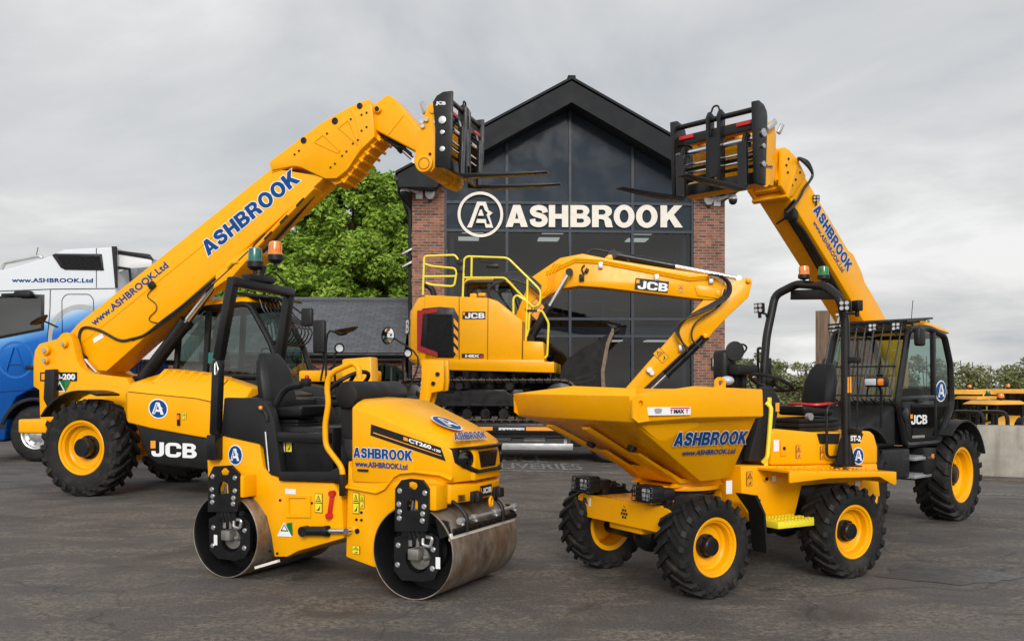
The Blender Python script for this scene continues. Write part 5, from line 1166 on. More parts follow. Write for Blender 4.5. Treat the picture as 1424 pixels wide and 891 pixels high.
# boom
yl_, yr_ = .08, -.28
bo = R.side([(1233, 444), (1222, 424), (1203, 391.5), (1199, 378), (1187, 353), (1180, 347.5), (1134.5, 271), (1107, 223.5), (1097, 274), (1150, 361), (1200, 444)], yl_)
bo = [(-.75, 1.95), (-.55, 2.15)] + bo + [(-.2, 1.75)]
bo = [bo[-1], bo[0], bo[1]] + bo[2:-1]
mb = MB(); mb.prof(bo, yr_, yl_, bevel=.016); boom2 = mb.build('boom', 'yellow', tr)
mb = MB(); hp = R.side([(1088, 207.5), (1097, 207.5), (1110, 222), (1121, 245), (1104, 272), (1097, 275), (1086, 258)], yl_+.02); mb.prof(hp, yl_-.02, yl_+.02, bevel=.008); mb.prof(hp, yr_-.02, yr_+.02, bevel=.008); mb.build('boom_head', 'yellow', boom2)
mb = MB()
for u, v in ((1095, 240), (1093, 230), (1101, 258), (1106, 250), (1112, 240), (1096, 221)): p = R.Y(u, v, yl_+.02); mb.cyl(p, p+V((0, .012, 0)), .012, n=8)
mb.pieces('head_bolt', 'black_metal', boom2)
mb = MB()
a, b = V((1.85, 0, 3.83)), V((2.02, 0, 3.45))
for i in range(3):
    o_ = .10*i+.03; d = V((.77, 0, .63))
    q0, q1 = a + d*o_ + V((.02*i, 0, -.02*i)), b + d*o_ + V((-.03*i, 0, .02*i)); mb.bar((q0.x, -.1, q0.z), (q1.x+.04, -.1, q1.z-.05), .42-.03*i, .05, .006, up=(d.x, 0, d.z))
mb.prof([(1.86, 3.80), (2.0, 3.50), (2.6, 3.72), (2.94, 3.78), (2.94, 4.04), (2.5, 4.05)], -.24, .04, bevel=.014); mb.build('inner_section', 'yellow', boom2)
cp = R.side([(1059.7, 163), (1064, 165), (1078, 175), (1080, 190), (1079, 211), (1072, 218), (1078, 228), (1076, 259), (1063, 256), (1061, 210)], .38)
mb = MB(); mb.prof(cp, .32, .38, bevel=.01); mb.prof([(x, z) for x, z in cp], -.42, -.36, bevel=.01)
for z, r in ((3.44, .085), (3.94, .05)): mb.cyl((2.98, -.44, z), (2.98, .40, z), r, n=20)
mb.box((2.93, -.02, 3.68), (.12, .70, .22), .015); mb.box((2.95, -.02, 3.50), (.10, .70, .10), .015); mb.build('carriage', 'yellow', tr)
mb = MB(); a = R.Y(1067, 180, .40); mb.bar(a, a+V((-.12, .02, .10)), .03, .06, .012); a = R.Y(1082, 186, .3); mb.bar(a, a+V((-.05, .02, .10)), .03, .05, .012); mb.build('locking_handle', 'zinc', tr)
mb = MB(); put_text(mb, 'Q-HIT', R.Y(1064.5, 233, .384), R.Y(1074.5, 235.5, .384), R.Y(1064.5, 228.5, .384), .003, .04, 'sticker_white', 'black'); mb.build('lettering', None, tr, 0)
plt_ = R.side([(1047, 141), (1053, 140), (1060, 146), (1064, 155), (1065, 163), (1062.5, 258.4), (1050, 255)], .46)
mx = max(p[0] for p in plt_)
fork_carriage(tr, mx-.03, 3.345, 4.10, .46, (-.35, .35), .94, plt_, -.03, .82, .5)
# hoses on the underside and head
mb = MB()
for k in range(3):
    mb.tube(smoothpath([R.Y(u, v, yl_+.02+.03*k) for u, v in ((1110, 220), (1114, 220.5+k), (1124, 226+k*3), (1130, 241+k), (1126, 252), (1118, 262), (1112, 275), (1100, 290), (1093, 296))], 5), .014, 6)
mb.pieces('head_hose', 'hose', boom2)
mb = MB()
for k in range(4):
    mb.tube(smoothpath([R.on(u, v, (1.95, 0, 3.352), (.595, 0, -.80)) for u, v in ((1105, 278), (1094, 292+2*k), (1096+2*k, 304), (1104+4*k, 318), (1118+4*k, 340), (1146+4*k, 388), (1176+3*k, 436))], 5), .013, 6)
mb.pieces('boom_hose', 'hose', boom2)
mb = MB(); a = R.on(1100, 298, (1.95, 0, 3.35), (.595, 0, -.80)); mb.box(a, (.12, .12, .12), .02); mb.tube([a, R.on(1080, 311, (1.95, 0, 3.33), (.595, 0, -.8))], .012, 6); mb.build('hose_clamp', 'black', boom2)
for u, v in ((1135, 276), ):
    p = R.Y(u, v, yl_+.03); worklight(boom2, p, (.8, .5, -.3), .07, 'boom_light')
mb = MB(); put_name(mb, 'ASHBROOK', R.Y(1130, 292.5, yl_), R.Y(1178.5, 379, yl_), R.Y(1137.5, 282, yl_), .004, 'sticker_white', 'blue_vinyl'); mb.build('lettering', None, boom2, 0)
mb = MB(); put_text(mb, 'www.ASHBROOK.Ltd', R.Y(1129.5, 310, yl_), R.Y(1170.5, 379.5, yl_), R.Y(1133.5, 305.5, yl_), .004, .03, face='blue_vinyl', spacing=1.05); mb.build('lettering', None, boom2, 0)
ram(tr, (1.25, -.1, .95), (.55, -.1, 2.3), .075, .6, 'lift_ram')
# ================================================================== tandem roller
RO = Fr(-1.18, 7.37, -25.97)
ro = RO.root('tandem_roller', 'yellow ride-on tandem roller with two bare steel drums in the left foreground', 'road roller')
DR, XF, XR = .33, .805, -.905
circ = lambda cx, cz, r, a0, a1, n: [(cx + r*math.cos(math.radians(a0+(a1-a0)*i/n)), cz + r*math.sin(math.radians(a0+(a1-a0)*i/n))) for i in range(n+1)]
for xc in (XF, XR):
    mb = MB(); y0, y1 = -.55, .465
    mb.lathe([(DR-.009, y0+.002), (DR-.004, y0), (DR, y0+.006), (DR, y1-.006), (DR-.004, y1), (DR-.022, y1-.004)], (xc, 0, DR), n=96); d = mb.build('drum', 'drum', ro, 30)
    mb = MB(); mb.lathe([(DR-.009, y0+.003), (DR-.024, y0+.03), (DR-.024, y0+.20), (DR-.03, -.30), (.17, -.30), (.17, -.36), (.10, -.38), (0, -.38)], (xc, 0, DR), n=64)
    mb.lathe([(DR-.022, y1-.004), (DR-.03, .25), (0, .25)], (xc, 0, DR), n=64); mb.build('drum_well', 'black_metal', d)
# rear frame
s_ = lambda pts, y: RO.side(pts, y)
body = s_([(286, 606), (307, 605), (361, 617), (366, 650), (391, 668), (464, 671), (475, 690), (478, 748), (414, 766), (399, 774), (381, 774)], -.42)
arc = s_([(377, 745), (370, 718), (358, 700), (345, 688), (330, 682), (306, 684)], -.42)
left = s_([(290, 688)], -.42)
mb = MB(); mb.prof(body + arc + left, -.42, .42, bevel=.012); rear = mb.build('rear_frame', 'yellow', ro)
mb = MB(); pan = s_([(311, 552.5), (357, 553.5), (368, 558), (376, 570), (382, 594), (391, 661), (376, 661), (369, 652), (365, 622), (359, 616.5), (307, 605)], -.44)
mb.prof(pan, -.44, -.36, bevel=.014); mb.prof(pan, .36, .47, bevel=.014); q = s_([(311, 553), (350, 556), (345, 600), (307, 603)], -.45); mb.prof(q, -.42, .40, bevel=.01); pn = mb.build('side_panel', 'charcoal', ro)
mb = MB(); mb.tube([RO.Y(u, v, -.45) for u, v in ((369, 600), (374, 655))], .007, 6); mb.build('grab_strip', 'zinc', pn)
mb = MB(); mb.tube(smoothpath([RO.Y(u, v, -.445) for u, v in ((360, 567), (366, 570), (371, 577), (372, 585))], 4), .018, 8); mb.build('door_catch', 'black', pn)
mb = MB(); p = RO.Y(362.5, 567, -.46); mb.ball(p, .018); mb.build('marker_lamp', 'amber', pn)
# operator platform
pf = RO.Y(389, 668, -.44); pg = RO.Y(464, 652, -.5)
mb = MB(); mb.prof([(pf.x, pf.z-.0), (.12, pf.z+.02), (.12, pf.z+.14), (.02, pf.z+.09), (pf.x, pf.z+.07)], -.455, .42, bevel=.008); mb.build('platform', 'black', ro)
mb = MB(); px_ = [RO.Y(u, v, -.36) for u, v in ((389, 605), (450, 600))]; mb.box((-.34+.01, .05, 1.0), (.62, .80, .36), .02); mb.box((-.33, -.0, 1.10), (.60, .86, .08), .012)
mb.build('seat_base', 'black_metal', ro)
mb = MB(); mb.box((-.05, .40, 1.18), (.62, .1, .46), .03); mb.tube(fillet([(-.6, .38, 1.35), (-.1, .38, 1.38), (.1, .38, 1.15)], .08), .04, 10); mb.build('far_side_panel', 'charcoal', ro)
mb = MB()
for k, (yy, zz, w_, h_) in enumerate(((-.30, .99, .035, .085), (-.235, 1.0, .028, .055), (-.185, 1.0, .02, .055))):
    pass
y_ = -.352
for x, b_, w_, h_ in ((-.60, 'hi_yellow', .034, .055), (-.60, 'hi_yellow', .034, .055)): pass
warn(ro, (-.585, y_, 1.02), V((.036, 0, 0)), V((0, 0, .115)), .004); warn(ro, (-.435, y_, 1.055), V((.03, 0, 0)), V((0, 0, .075)), .004)
mb.use('sticker_white'); mb.quad([(-.54, y_-.004, .98), (-.475, y_-.004, .98), (-.475, y_-.004, 1.13), (-.54, y_-.004, 1.13)]); mb.use('black'); mb.quad([(-.53, y_-.006, 1.01), (-.487, y_-.006, 1.01), (-.487, y_-.006, 1.04), (-.53, y_-.006, 1.04)]); mb.build('sticker', None, ro, 0)
st = seat(ro, (-.60, -.08, 1.235), 0, .82); 
mb = MB(); mb.tube(fillet([(-.62, -.32, 1.30), (-.50, -.32, 1.48), (-.34, -.32, 1.50)], .07), .026, 8); mb.box((-.30, -.32, 1.52), (.07, .06, .06), .012); ar = mb.build('armrest', 'black', ro)
mb = MB(); mb.ball((-.29, -.32, 1.56), .018); mb.build('switch', 'red', ar)
mb = MB(); mb.tube([(-.42, -.30, 1.20), (-.34, -.34, 1.23), (-.29, -.34, 1.235)], .017, 8); mb.build('seat_lever', 'yellow', st)
st.children[0].rotation_euler = (0, 0, 0)
# roll-over hoop
y1, y2 = -.45, .27
pts = [RO.Y(300, 604, y1), RO.Y(304, 500, y1), RO.Y(325, 386, y1)]; ptf = [RO.Y(403, 402, y2), RO.Y(386, 520, y2), RO.Y(382, 560, y2)]
mb = MB()
for a, b in zip(pts, pts[1:]): mb.bar(a, b, .075, .075, .012, up=(1, 0, 0))
for a, b in zip(ptf, ptf[1:]): mb.bar(a, b, .075, .075, .012, up=(1, 0, 0))
mb.bar(pts[2]+V((0, -.03, -.03)), ptf[0]+V((0, .03, -.03)), .075, .075, .012); mb.bar(pts[0]-V((0, 0, .2)), pts[0], .12, .09, .01, up=(1, 0, 0))
rp = mb.build('roll_bar', 'black_metal', ro)
mb = MB(); 
for q in (pts[1], ptf[1]): mb.tube(smoothpath([q+V((.03, -.06, -.02)), q+V((.06, -.07, -.08)), q+V((.03, -.07, -.12)), q+V((.02, -.06, -.03))], 4), .006, 6)
mb.pieces('hinge_pin', 'zinc', rp)
mb = MB(); m0 = pts[2].lerp(ptf[0], .42); mb.bar(m0+V((0, 0, .0)), m0+V((.02, .05, .14)), .03, .04, .008); mb.box(m0+V((0, .0, .03)), (.1, .3, .05), .01); mb.tube(smoothpath([m0+V((0, .05, .05)), m0+V((.03, .15, .10)), m0+V((.03, .25, .05)), m0+V((.02, .32, .01))], 4), .008, 6); mb.build('beacon_bracket', 'black', rp)
bm1 = pts[2].lerp(ptf[0], .38); b1 = RO.on(355, 381, bm1, (1, 0, 0)); beacon(rp, b1, 'teal_lens', .062, .15, .055)
b2 = RO.on(383, 372, bm1, (1, 0, 0)); beacon(rp, b2, 'amber', .062, .15, .06); 
# front frame: side cheeks wrap the drum, short nose carries the bonnet
pa = s_([(484, 640), (480.6, 774), (502, 782), (518, 788)], -.42); arcf = circ(XF, DR, DR+.025, 208, 62, 20)
nose_low = [(1.0, .69), (1.0, .80), (.9, .84), (.22, .84)]
mb = MB(); mb.prof(pa + arcf + nose_low, -.42, .42, bevel=.012); fr_ = mb.build('front_frame', 'yellow', ro)
mb = MB(); mb.loft([[(.80, -.425, .705), (.80, .425, .705), (.80, .425, .815), (.80, -.425, .815)], [(1.01, -.39, .66), (1.01, .39, .66), (1.02, .385, .80), (1.02, -.385, .80)], [(1.085, -.21, .665), (1.085, .21, .665), (1.10, .21, .785), (1.10, -.21, .785)]], True, .014); mb.build('nose', 'yellow', fr_)
secs = []
for x, yc, z0, zc, yt, zt in ((.19, .40, .86, 1.31, .28, 1.36), (.225, .445, .79, 1.335, .30, 1.395), (.42, .433, .79, 1.275, .27, 1.38), (.62, .420, .80, 1.20, .265, 1.30), (.85, .406, .81, 1.112, .255, 1.205), (.98, .398, .81, 1.06, .25, 1.14), (1.025, .385, .81, 1.04, .245, 1.11), (1.095, .21, .815, 1.025, .18, 1.065), (1.115, .20, .815, .93, .17, 1.00)):
    secs.append([(x, -yc, z0), (x, -yc, zc), (x, -(yc*.55+yt*.45), zc+(zt-zc)*.62), (x, -yt, zt), (x, 0, zt+.012), (x, yt, zt), (x, (yc*.55+yt*.45), zc+(zt-zc)*.62), (x, yc, zc), (x, yc, z0)])
mb = MB(); mb.loft(secs, True, .012, 2); bon = mb.build('bonnet', 'yellow', ro, 40)
mb = MB(); lip = [RO.Y(u, v, -.437) for u, v in ((479, 672), (479, 678), (524, 686), (536, 680), (548, 664), (556, 659), (575, 657), (612, 661), (628, 668))]
L0 = lip; 
for a, b in zip(L0, L0[1:]): mb.loft([[a+V((0, .03, .0)), a+V((0, -.012, 0)), a+V((0, -.012, .016)), a+V((0, .03, .03))], [b+V((0, .03, 0)), b+V((0, -.012, 0)), b+V((0, -.012, .016)), b+V((0, .03, .03))]], True, .004)
mb.build('bonnet_lip', 'yellow', bon)
# lamp panel
mb = MB(); P0 = [(-.425, 1.055), (.425, 1.055), (.40, .95), (.28, .865), (-.28, .865), (-.40, .95)]
fx = lambda y, d: (1.02 if abs(y) > .3 else 1.11) + d
def fl(scale, d, dz=0): return [(fx(y, d), y*scale, .965 + (z-.965)*scale + dz) for y, z in P0]
mid = [(-.385, 1.055), (-.20, 1.06), (.20, 1.06), (.385, 1.055), (.355, .95), (.19, .865), (-.19, .865), (-.355, .95)]
fl = lambda sc, d: [(fx(y, d), y*sc, .965+(z-.965)*sc) for y, z in mid]
mb.loft([fl(1, -.06), fl(1, .015), fl(.93, .035), fl(.80, .03), fl(.74, -.005)], True, .004); lp = mb.build('lamp_panel', 'black', bon)
for sy in (-1, 1):
    mb = MB(); mb.lathe([(.062, -.02), (.066, .012), (.058, .016), (.050, -.002), (0, -.004)], (1.075, sy*.275, .975), (.9, sy*.45, 0), 24); h_ = mb.build('head_lamp', 'black_metal', lp)
    mb = MB(); mb.lathe([(.048, .004), (.03, .010), (0, .012)], (1.075, sy*.275, .975), (.9, sy*.45, 0), 20); mb.build('lens', 'truck_glass', h_)
mb = MB(); mb.prof([(-.15, 1.02), (.15, 1.02), (.11, .90), (-.11, .90)], 1.10, 1.125, 'x', bevel=.008); mb.prof([(-.11, 1.0), (.11, 1.0), (.085, .92), (-.085, .92)], 1.125, 1.131, 'x'); mb.build('grille', 'black_metal', lp)
# bump stops, name plate, vents
mb = MB(); a, b = V((0, -.095, .685)), V((0, .085, .765)); mb.use('black'); mb.quad([(1.103, a.y, a.z), (1.103, b.y, a.z), (1.103, b.y, b.z), (1.103, a.y, b.z)]); put_name(mb, 'JCB', (1.103, a.y+.018, a.z+.022), (1.103, b.y-.01, a.z+.022), (1.103, a.y+.018, b.z-.018), .003, face='sticker_white')
mb.use('orange_vinyl'); mb.quad([(1.106, a.y+.004, b.z-.04), (1.106, a.y+.016, b.z-.04), (1.106, a.y+.016, b.z-.015), (1.106, a.y+.004, b.z-.015)]); mb.build('name_plate', None, fr_, 0)
for y in (-.17, .17):
    mb = MB(); mb.box((1.125, y, .695), (.05, .075, .075), .012); mb.box((1.10, y-.008, .695), (.03, .09, .085), .005); mb.build('bump_stop', 'black', fr_)
mb = MB(); p = RO.on(642, 692, (1.06, -.31, .7), (.91, -.39, 0))
for i in range(4): mb.box(p+V((0, 0, -.018+.012*i)), (.02, .05, .005), 0, Matrix.Rotation(-.86, 4, 'Z'))
mb.build('vent', 'black', fr_)
# drum brackets, with motors and hoses
def bracket(xc, top, low, holes_top, bolts):
    o = [(x, z) for x, z in s_(top, -.58)]
    mb = MB(); mb.plate(o, [s_(h, -.58) for h in holes_top], -.59, -.565); zt = max(p[1] for p in o); 
    br_ = mb.build('drum_bracket', 'black_metal', ro)
    mb = MB(); h = s_(low, -.52); cx, cz = sum(p[0] for p in h)/len(h), sum(p[1] for p in h)/len(h); mb.plate(h, [circ(cx, cz-.005, .10, 0, 345, 23)], -.525, -.49)
    mb.bar((cx-.085, -.54, cz+.15), (cx-.085, -.54, cz+.32), .05, .04); mb.bar((cx+.06, -.54, cz+.15), (cx+.06, -.54, cz+.32), .05, .04); mb.build('bracket_plate', 'black_metal', br_)
    mb = MB()
    for u, v in bolts[:8]: p = RO.Y(u, v, -.59); mb.cyl(p+V((0, -.014, 0)), p, .0135, n=10); mb.cyl(p+V((0, -.004, 0)), p, .019, n=14)
    for u, v in bolts[8:]: p = RO.Y(u, v, -.525); mb.cyl(p+V((0, -.014, 0)), p, .0135, n=10); mb.cyl(p+V((0, -.004, 0)), p, .019, n=14)
    mb.pieces('bolt', 'zinc', br_)
    mb = MB(); mb.cyl((cx, -.50, cz), (cx, -.38, cz), .085, n=24, bevel=.006); mb.box((cx-.01, -.53, cz+.03), (.09, .09, .08), .012); mb.cyl((cx-.06, -.52, cz+.08), (cx-.06, -.52, cz+.15), .016, n=10); mb.cyl((cx+.0, -.52, cz+.08), (cx+.0, -.52, cz+.14), .014, n=10); mb.cyl((cx+.06, -.53, cz+.01), (cx+.10, -.53, cz+.02), .018, n=10); mb.build('drum_motor', 'dull_steel', br_)
    mb = MB()
    for k in range(3): mb.tube(smoothpath([(cx-.055+.04*k, -.53, cz+.13), (cx-.05+.03*k, -.56, cz+.22), (cx-.03+.025*k, -.555, cz+.33), (cx-.03+.03*k, -.53, cz+.42)], 4), .015, 8)
    mb.pieces('hose', 'hose', br_)
    mb = MB(); q = [(cx+.06, -.545, cz+.16), (cx+.055, -.55, cz+.10), (cx+.12, -.55, cz+.09), (cx+.135, -.55, cz+.155)]; mb.tube(fillet(q+[q[0]], .02), .012, 8); mb.build('tie_down_ring', 'zinc', br_)
    mb = MB(); a = V((cx+.165, -.527, cz-.02)) if xc > 0 else V((cx-.15, -.527, cz-.02)); mb.quad([a+V((-.018, 0, -.04)), a+V((.018, 0, -.04)), a+V((.018, 0, .04)), a+V((-.018, 0, .04))]); mb.build('sticker', 'sticker_white', br_, 0)
for xc in (XF, XR):
    mb = MB(); mb.box((xc+.12, -.49, .72), (.17, .16, .17), .012); mb.build('bracket_mount', 'yellow', fr_ if xc > 0 else rear)
bracket(XF, [(550.5, 679), (559, 667), (570, 665), (588, 667), (597, 679), (597, 726), (595, 738), (550, 738)],
        [(549, 747), (562, 742), (600, 741), (611, 748), (611, 790), (604, 805), (590, 808), (559, 806), (548, 792)],
        [[(568, 671), (574, 669), (580, 671), (582, 675), (579, 680), (573, 680), (568, 676)], [(567, 697), (572, 692), (578, 692), (582, 697), (582, 710), (567, 709)]],
        [(556, 682), (591, 685), (555, 700.5), (590, 704), (556, 711), (588, 714), (555.5, 720), (587.5, 723.5), (554, 757.5), (602.5, 763.5), (553, 784.5), (601.5, 790)])
bracket(XR, [(291, 663), (298, 648), (322, 646.5), (333, 658), (333, 700), (331, 711), (290, 711)],
        [(291, 721), (300, 716), (338, 718), (348, 727), (348, 762), (342, 774), (328, 779), (304, 776), (292, 764)],
        [[(306, 655), (310, 650.5), (316, 650.5), (320, 655), (318, 660), (308, 660)], [(305, 678), (308, 670), (313, 669), (318, 672), (319, 685), (305, 687)]],
        [(296, 662), (327, 664), (295, 680), (327, 682), (296, 689.5), (325, 692), (295.5, 697.5), (324.5, 700), (297, 733), (340.5, 737), (296, 758), (340, 761.5)])
mb = MB(); p = RO.Y(294, 635, -.42); mb.cyl(p+V((0, -.02, 0)), p, .028, n=16); mb.cyl(p+V((0, -.035, 0)), p, .014, n=12); mb.build('lifting_eye', 'yellow', rear)
# scraper and spray bar in front of the drum
zz_ = .455
mb = MB(); mb.box((1.105, -.04, zz_), (.02, 1.01, .05), .004); mb.build('scraper_blade', 'cream', ro)
mb = MB(); mb.box((1.12, -.04, zz_+.035), (.014, .97, .045), .003)
for i in range(11): mb.cyl((1.125, -.46+.09*i, zz_+.035), (1.135, -.46+.09*i, zz_+.035), .012, n=8)
for y in (-.36, .20): mb.tube(fillet([(1.14, y, zz_+.02), (1.14, y, zz_+.13), (1.06, y, zz_+.20), (1.0, y, zz_+.23)], .05), .016, 8)
mb.prof([(.98, .58), (1.08, .56), (1.10, .47), (1.02, .44)], -.535, -.515); mb.prof([(.98, .58), (1.1, .56), (1.12, .47), (1.02, .44)], .455, .475); mb.build('scraper_bar', 'black_metal', ro)
mb = MB(); mb.cyl((1.12, -.42, zz_+.10), (1.12, .42, zz_+.10), .014, n=10)
for y in (-.42, -.22, .1, .42): mb.cyl((1.12, y-.02, zz_+.10), (1.12, y+.02, zz_+.10), .024, n=10); mb.cyl((1.12, y, zz_+.1), (1.14, y, zz_+.07), .012, n=8)
mb.build('spray_bar', 'alu', ro); mb = MB(); mb.lathe([(.035+.010*math.cos(a), .010*math.sin(a)) for a in [i*.7 for i in range(9)]], (1.13, .02, .64), (1, .2, 0), 20, True); mb.build('towing_eye', 'yellow', fr_)
mb = MB(); mb.bar((-.62, -.52, .10), (-.40, -.52, .17), .03, .02); mb.build('scraper_blade', 'cream', ro)
# articulation ram, lock strut
ram(ro, RO.Y(424, 738, -.45), RO.Y(484, 738, -.45), .036, .55, 'steering_ram')
mb = MB(); a, b = RO.Y(462, 686, -.44), RO.Y(458, 717, -.44); mb.bar(a, b, .02, .035, .008); mb.cyl(a+V((0, -.02, 0)), a+V((0, .02, 0)), .024, n=14); mb.cyl(b+V((0, -.02, 0)), b+V((0, .02, 0)), .024, n=14); mb.build('lock_strut', 'red', ro)
mb = MB(); mb.tube(smoothpath([(-.14, .30, 1.42), (-.08, .30, 1.38), (-.06, .30, 1.28)], 4), .03, 8); mb.build('seat_belt', 'red', ro)
mb = MB(); mb.box((.14, .0, .52), (.24, .5, .5), .02); mb.box((.10, 0, .95), (.12, .7, .3), .02); mb.build('centre_joint', 'black_metal', ro)
# console: column, cowl, wheel and rails
mb = MB(); mb.box((.11, 0, 1.10), (.19, .62, .62), .02); mb.box((.0, .05, 1.10), (.10, .46, .60), .02); mb.build('console_column', 'black', ro)
mb = MB(); mb.cyl((.10, -.36, 1.425), (.10, .36, 1.425), .105, n=28, bevel=.03); mb.box((.10, 0, 1.37), (.17, .70, .10), .03); mb.build('console_cowl', 'black', ro)
mb = MB(); c = V((-.12, -.02, 1.50)); e1, e2 = V((0, 1, 0)), V((.80, 0, .55)).normalized(); mb.tube([c + (e1*math.cos(a)+e2*math.sin(a))*.18 for a in [i*math.pi/12 for i in range(25)]], .017, 8); mb.cyl(c, V((.06, -.02, 1.38)), .022)
for k in range(3): mb.bar(c, c+(e1*math.cos(k*2.09)+e2*math.sin(k*2.09))*.17, .03, .012)
mb.build('steering_wheel', 'black', ro)
for sy, pth in ((-1, [(477, 672), (476, 650), (466, 637), (453, 620), (452, 590), (457, 560), (454.5, 540), (457, 524), (465, 515.5), (492, 504), (499, 512), (500, 526)]),):
    P = [RO.Y(u, v, -.44) for u, v in pth]; mb = MB(); mb.tube(fillet(P, .05, 4), .0215, 12); mb.build('handrail', 'yellow', ro)
mb = MB(); a, b = RO.Y(478, 680, -.44), RO.Y(478, 668, -.44); mb.box((a.x, -.45, (a.z+b.z)/2), (.04, .05, .16), .008); mb.build('rail_socket', 'black', ro)
# lettering and stickers
SB = lambda u, v, d=.004: RO.on(u, v, (.225, -.445-d, 0), (-.0625, 1, 0))
ys = -.4655
mb = MB(); mb.use('black'); mb.quad([SB(u, v) for u, v in ((515, 605), (620, 641), (613, 622), (516, 589.5))]); 
mb.use('orange_vinyl'); q = [SB(u, v, .007) for u, v in ((519, 602), (614, 634), (614, 633), (519, 600.5))]; mb.quad(q); q = [SB(u, v, .007) for u, v in ((561, 611.5), (567, 613.5), (567, 609), (561, 607))]; mb.quad(q)
put_text(mb, 'CT260', SB(568.5, 614.5, .007), SB(600, 625, .007), SB(568.5, 608.5, .007), .003, .05, face='sticker_white'); put_text(mb, '-120', SB(601, 625.5, .007), SB(613, 629.5, .007), SB(601, 622, .007), .003, .05, face='sticker_white'); mb.build('model_stripe', None, bon, 0)
mb = MB(); put_name(mb, 'ASHBROOK', SB(492, 635.5), SB(574, 640.5), SB(492, 621.5), .004, 'sticker_white', 'blue_vinyl'); mb.build('lettering', None, bon, 0)
mb = MB(); put_text(mb, 'www.ASHBROOK.Ltd', SB(494, 648), SB(567, 653), SB(494, 640), .004, .04, face='blue_vinyl', spacing=1.03); mb.build('lettering', None, bon, 0)
mb = MB(); a = SB(505, 653.5); mb.box((a.x+.0, a.y-.004, a.z), (.09, .02, .016), .004); mb.build('bonnet_latch', 'black', bon)
pn_, n_ = V((.62, 0, 1.312)), V((.26, 0, .60)).normalized()
c = RO.on(621, 589, pn_ + n_*.012, n_); r_ = .125; ey = V((0, 1, 0)); ex_ = V((-.60, 0, .26)).normalized()
mb = MB(); put_logo(mb, c, ey*r_, ex_*r_, .006); mb.build('badge', None, bon, 0)
pn2, n2 = V((1.0, 0, 1.147)), V((.05, 0, .085)).normalized()
pn2, n2 = V((.93, 0, 1.18)), V((.40, 0, .86)).normalized()
mb = MB(); put_name(mb, 'ASHBROOK', RO.on(632, 614, pn2, n2), RO.on(676, 611, pn2, n2), RO.on(629, 603.5, pn2, n2), .010, 'sticker_white', 'blue_vinyl'); mb.build('lettering', None, bon, 0)
mb = MB(); c = RO.Y(328, 632.3, -.42); put_logo(mb, c, V((.075, 0, 0)), V((0, 0, .082)), .005); mb.build('badge', None, rear, 0)
mb = MB(); yq = -.424
warn(rear, RO.Y(443.5, 699, yq), V((.035, 0, 0)), V((0, 0, .072))); warn(rear, RO.Y(495.5, 699, yq), V((.028, 0, 0)), V((0, 0, .078))); warn(rear, RO.Y(504, 697, yq), V((.018, 0, 0)), V((0, 0, .05))); warn(rear, RO.Y(495.5, 764, yq), V((.034, 0, 0)), V((0, 0, .03)))
mb.use('sticker_white'); a = RO.Y(404, 683, yq); mb.quad([a+V((-.05, 0, -.02)), a+V((.05, 0, -.02)), a+V((.05, 0, .02)), a+V((-.05, 0, .02))]); mb.build('sticker', None, rear, 0); mb = MB()
mb.use('green_lens'); mb.quad([RO.Y(u, v, yq-.001) for u, v in ((396, 742), (407, 744), (406, 726), (399, 727))]); mb.use('sticker_white'); mb.quad([RO.Y(u, v, yq-.003) for u, v in ((385, 745), (406, 746), (395, 725))]); mb.use('black'); mb.quad([RO.Y(u, v, yq-.005) for u, v in ((390, 738), (401, 738.5), (395, 728))]); mb.use('sticker_white'); mb.quad([RO.Y(u, v, yq-.007) for u, v in ((392, 736.5), (399, 737), (395, 730))]); mb.build('emissions_sticker', None, rear, 0)
mb = MB(); mb.plate(s_([(398, 689), (432, 689), (432, 719), (398, 719)], -.43), [s_([(402, 692), (426, 692), (426, 714), (402, 714)], -.43)], -.434, -.415); p = RO.Y(485, 755, -.5); mb.build('step_frame', 'yellow', rear)
mb = MB()
for u, v in ((390, 695), (434, 699), (496, 711), (503, 712), (496, 722), (503, 722.5), (497, 738), (376, 766), (386, 769)): p = RO.Y(u, v, -.42); mb.cyl(p+V((0, -.008, 0)), p, .010 if v != 738 else .02, n=10)
mb.pieces('bolt', 'black_metal', ro)
# ================================================================== site dumper
D = Fr(2.29, 7.90, -150.5)
du = D.root('site_dumper', 'yellow site dumper in the right foreground with front skip, black roll hoop and bare seat', 'dumper')
dR, dW, dr_ = .36, .29, .205
for x in (0.0, 1.42):
    for sy in (-1, 1): wheel(du, (x, sy*.625, dR), dR, dW, dr_, sy, 20, .03, (.068, .085), spin=.3+.2*x, yaw=(0 if x == 0 else .06))
d_ = lambda pts, y: D.side(pts, y)
# skip: hollow, flared, with a deep rim band and pouring lip
def ring(ax, ay, az, bx, by, bz, cx, cy, cz): return [(ax, ay, az), (bx, by, bz), (cx, cy, cz), (cx, -cy, cz), (bx, -by, bz), (ax, -ay, az)]
skp = [ring(1.27, .42, .785, 1.10, .42, .79, .96, .40, .80), ring(2.04, .675, 1.215, 1.57, .675, 1.235, .955, .665, 1.255), ring(2.135, .755, 1.25, 1.60, .763, 1.275, .965, .755, 1.272),
       ring(2.185, .775, 1.43, 1.62, .77, 1.49, .975, .757, 1.468), ring(2.165, .755, 1.432, 1.62, .745, 1.492, .995, .735, 1.47), ring(2.10, .725, 1.26, 1.58, .72, 1.30, 1.0, .70, 1.29), ring(1.28, .40, .83, 1.12, .40, .83, 1.0, .37, .84)]
mb = MB(); mb.loft(skp, True, .008, 2); sk = mb.build('skip', 'yellow', du, 30)
mb = MB()
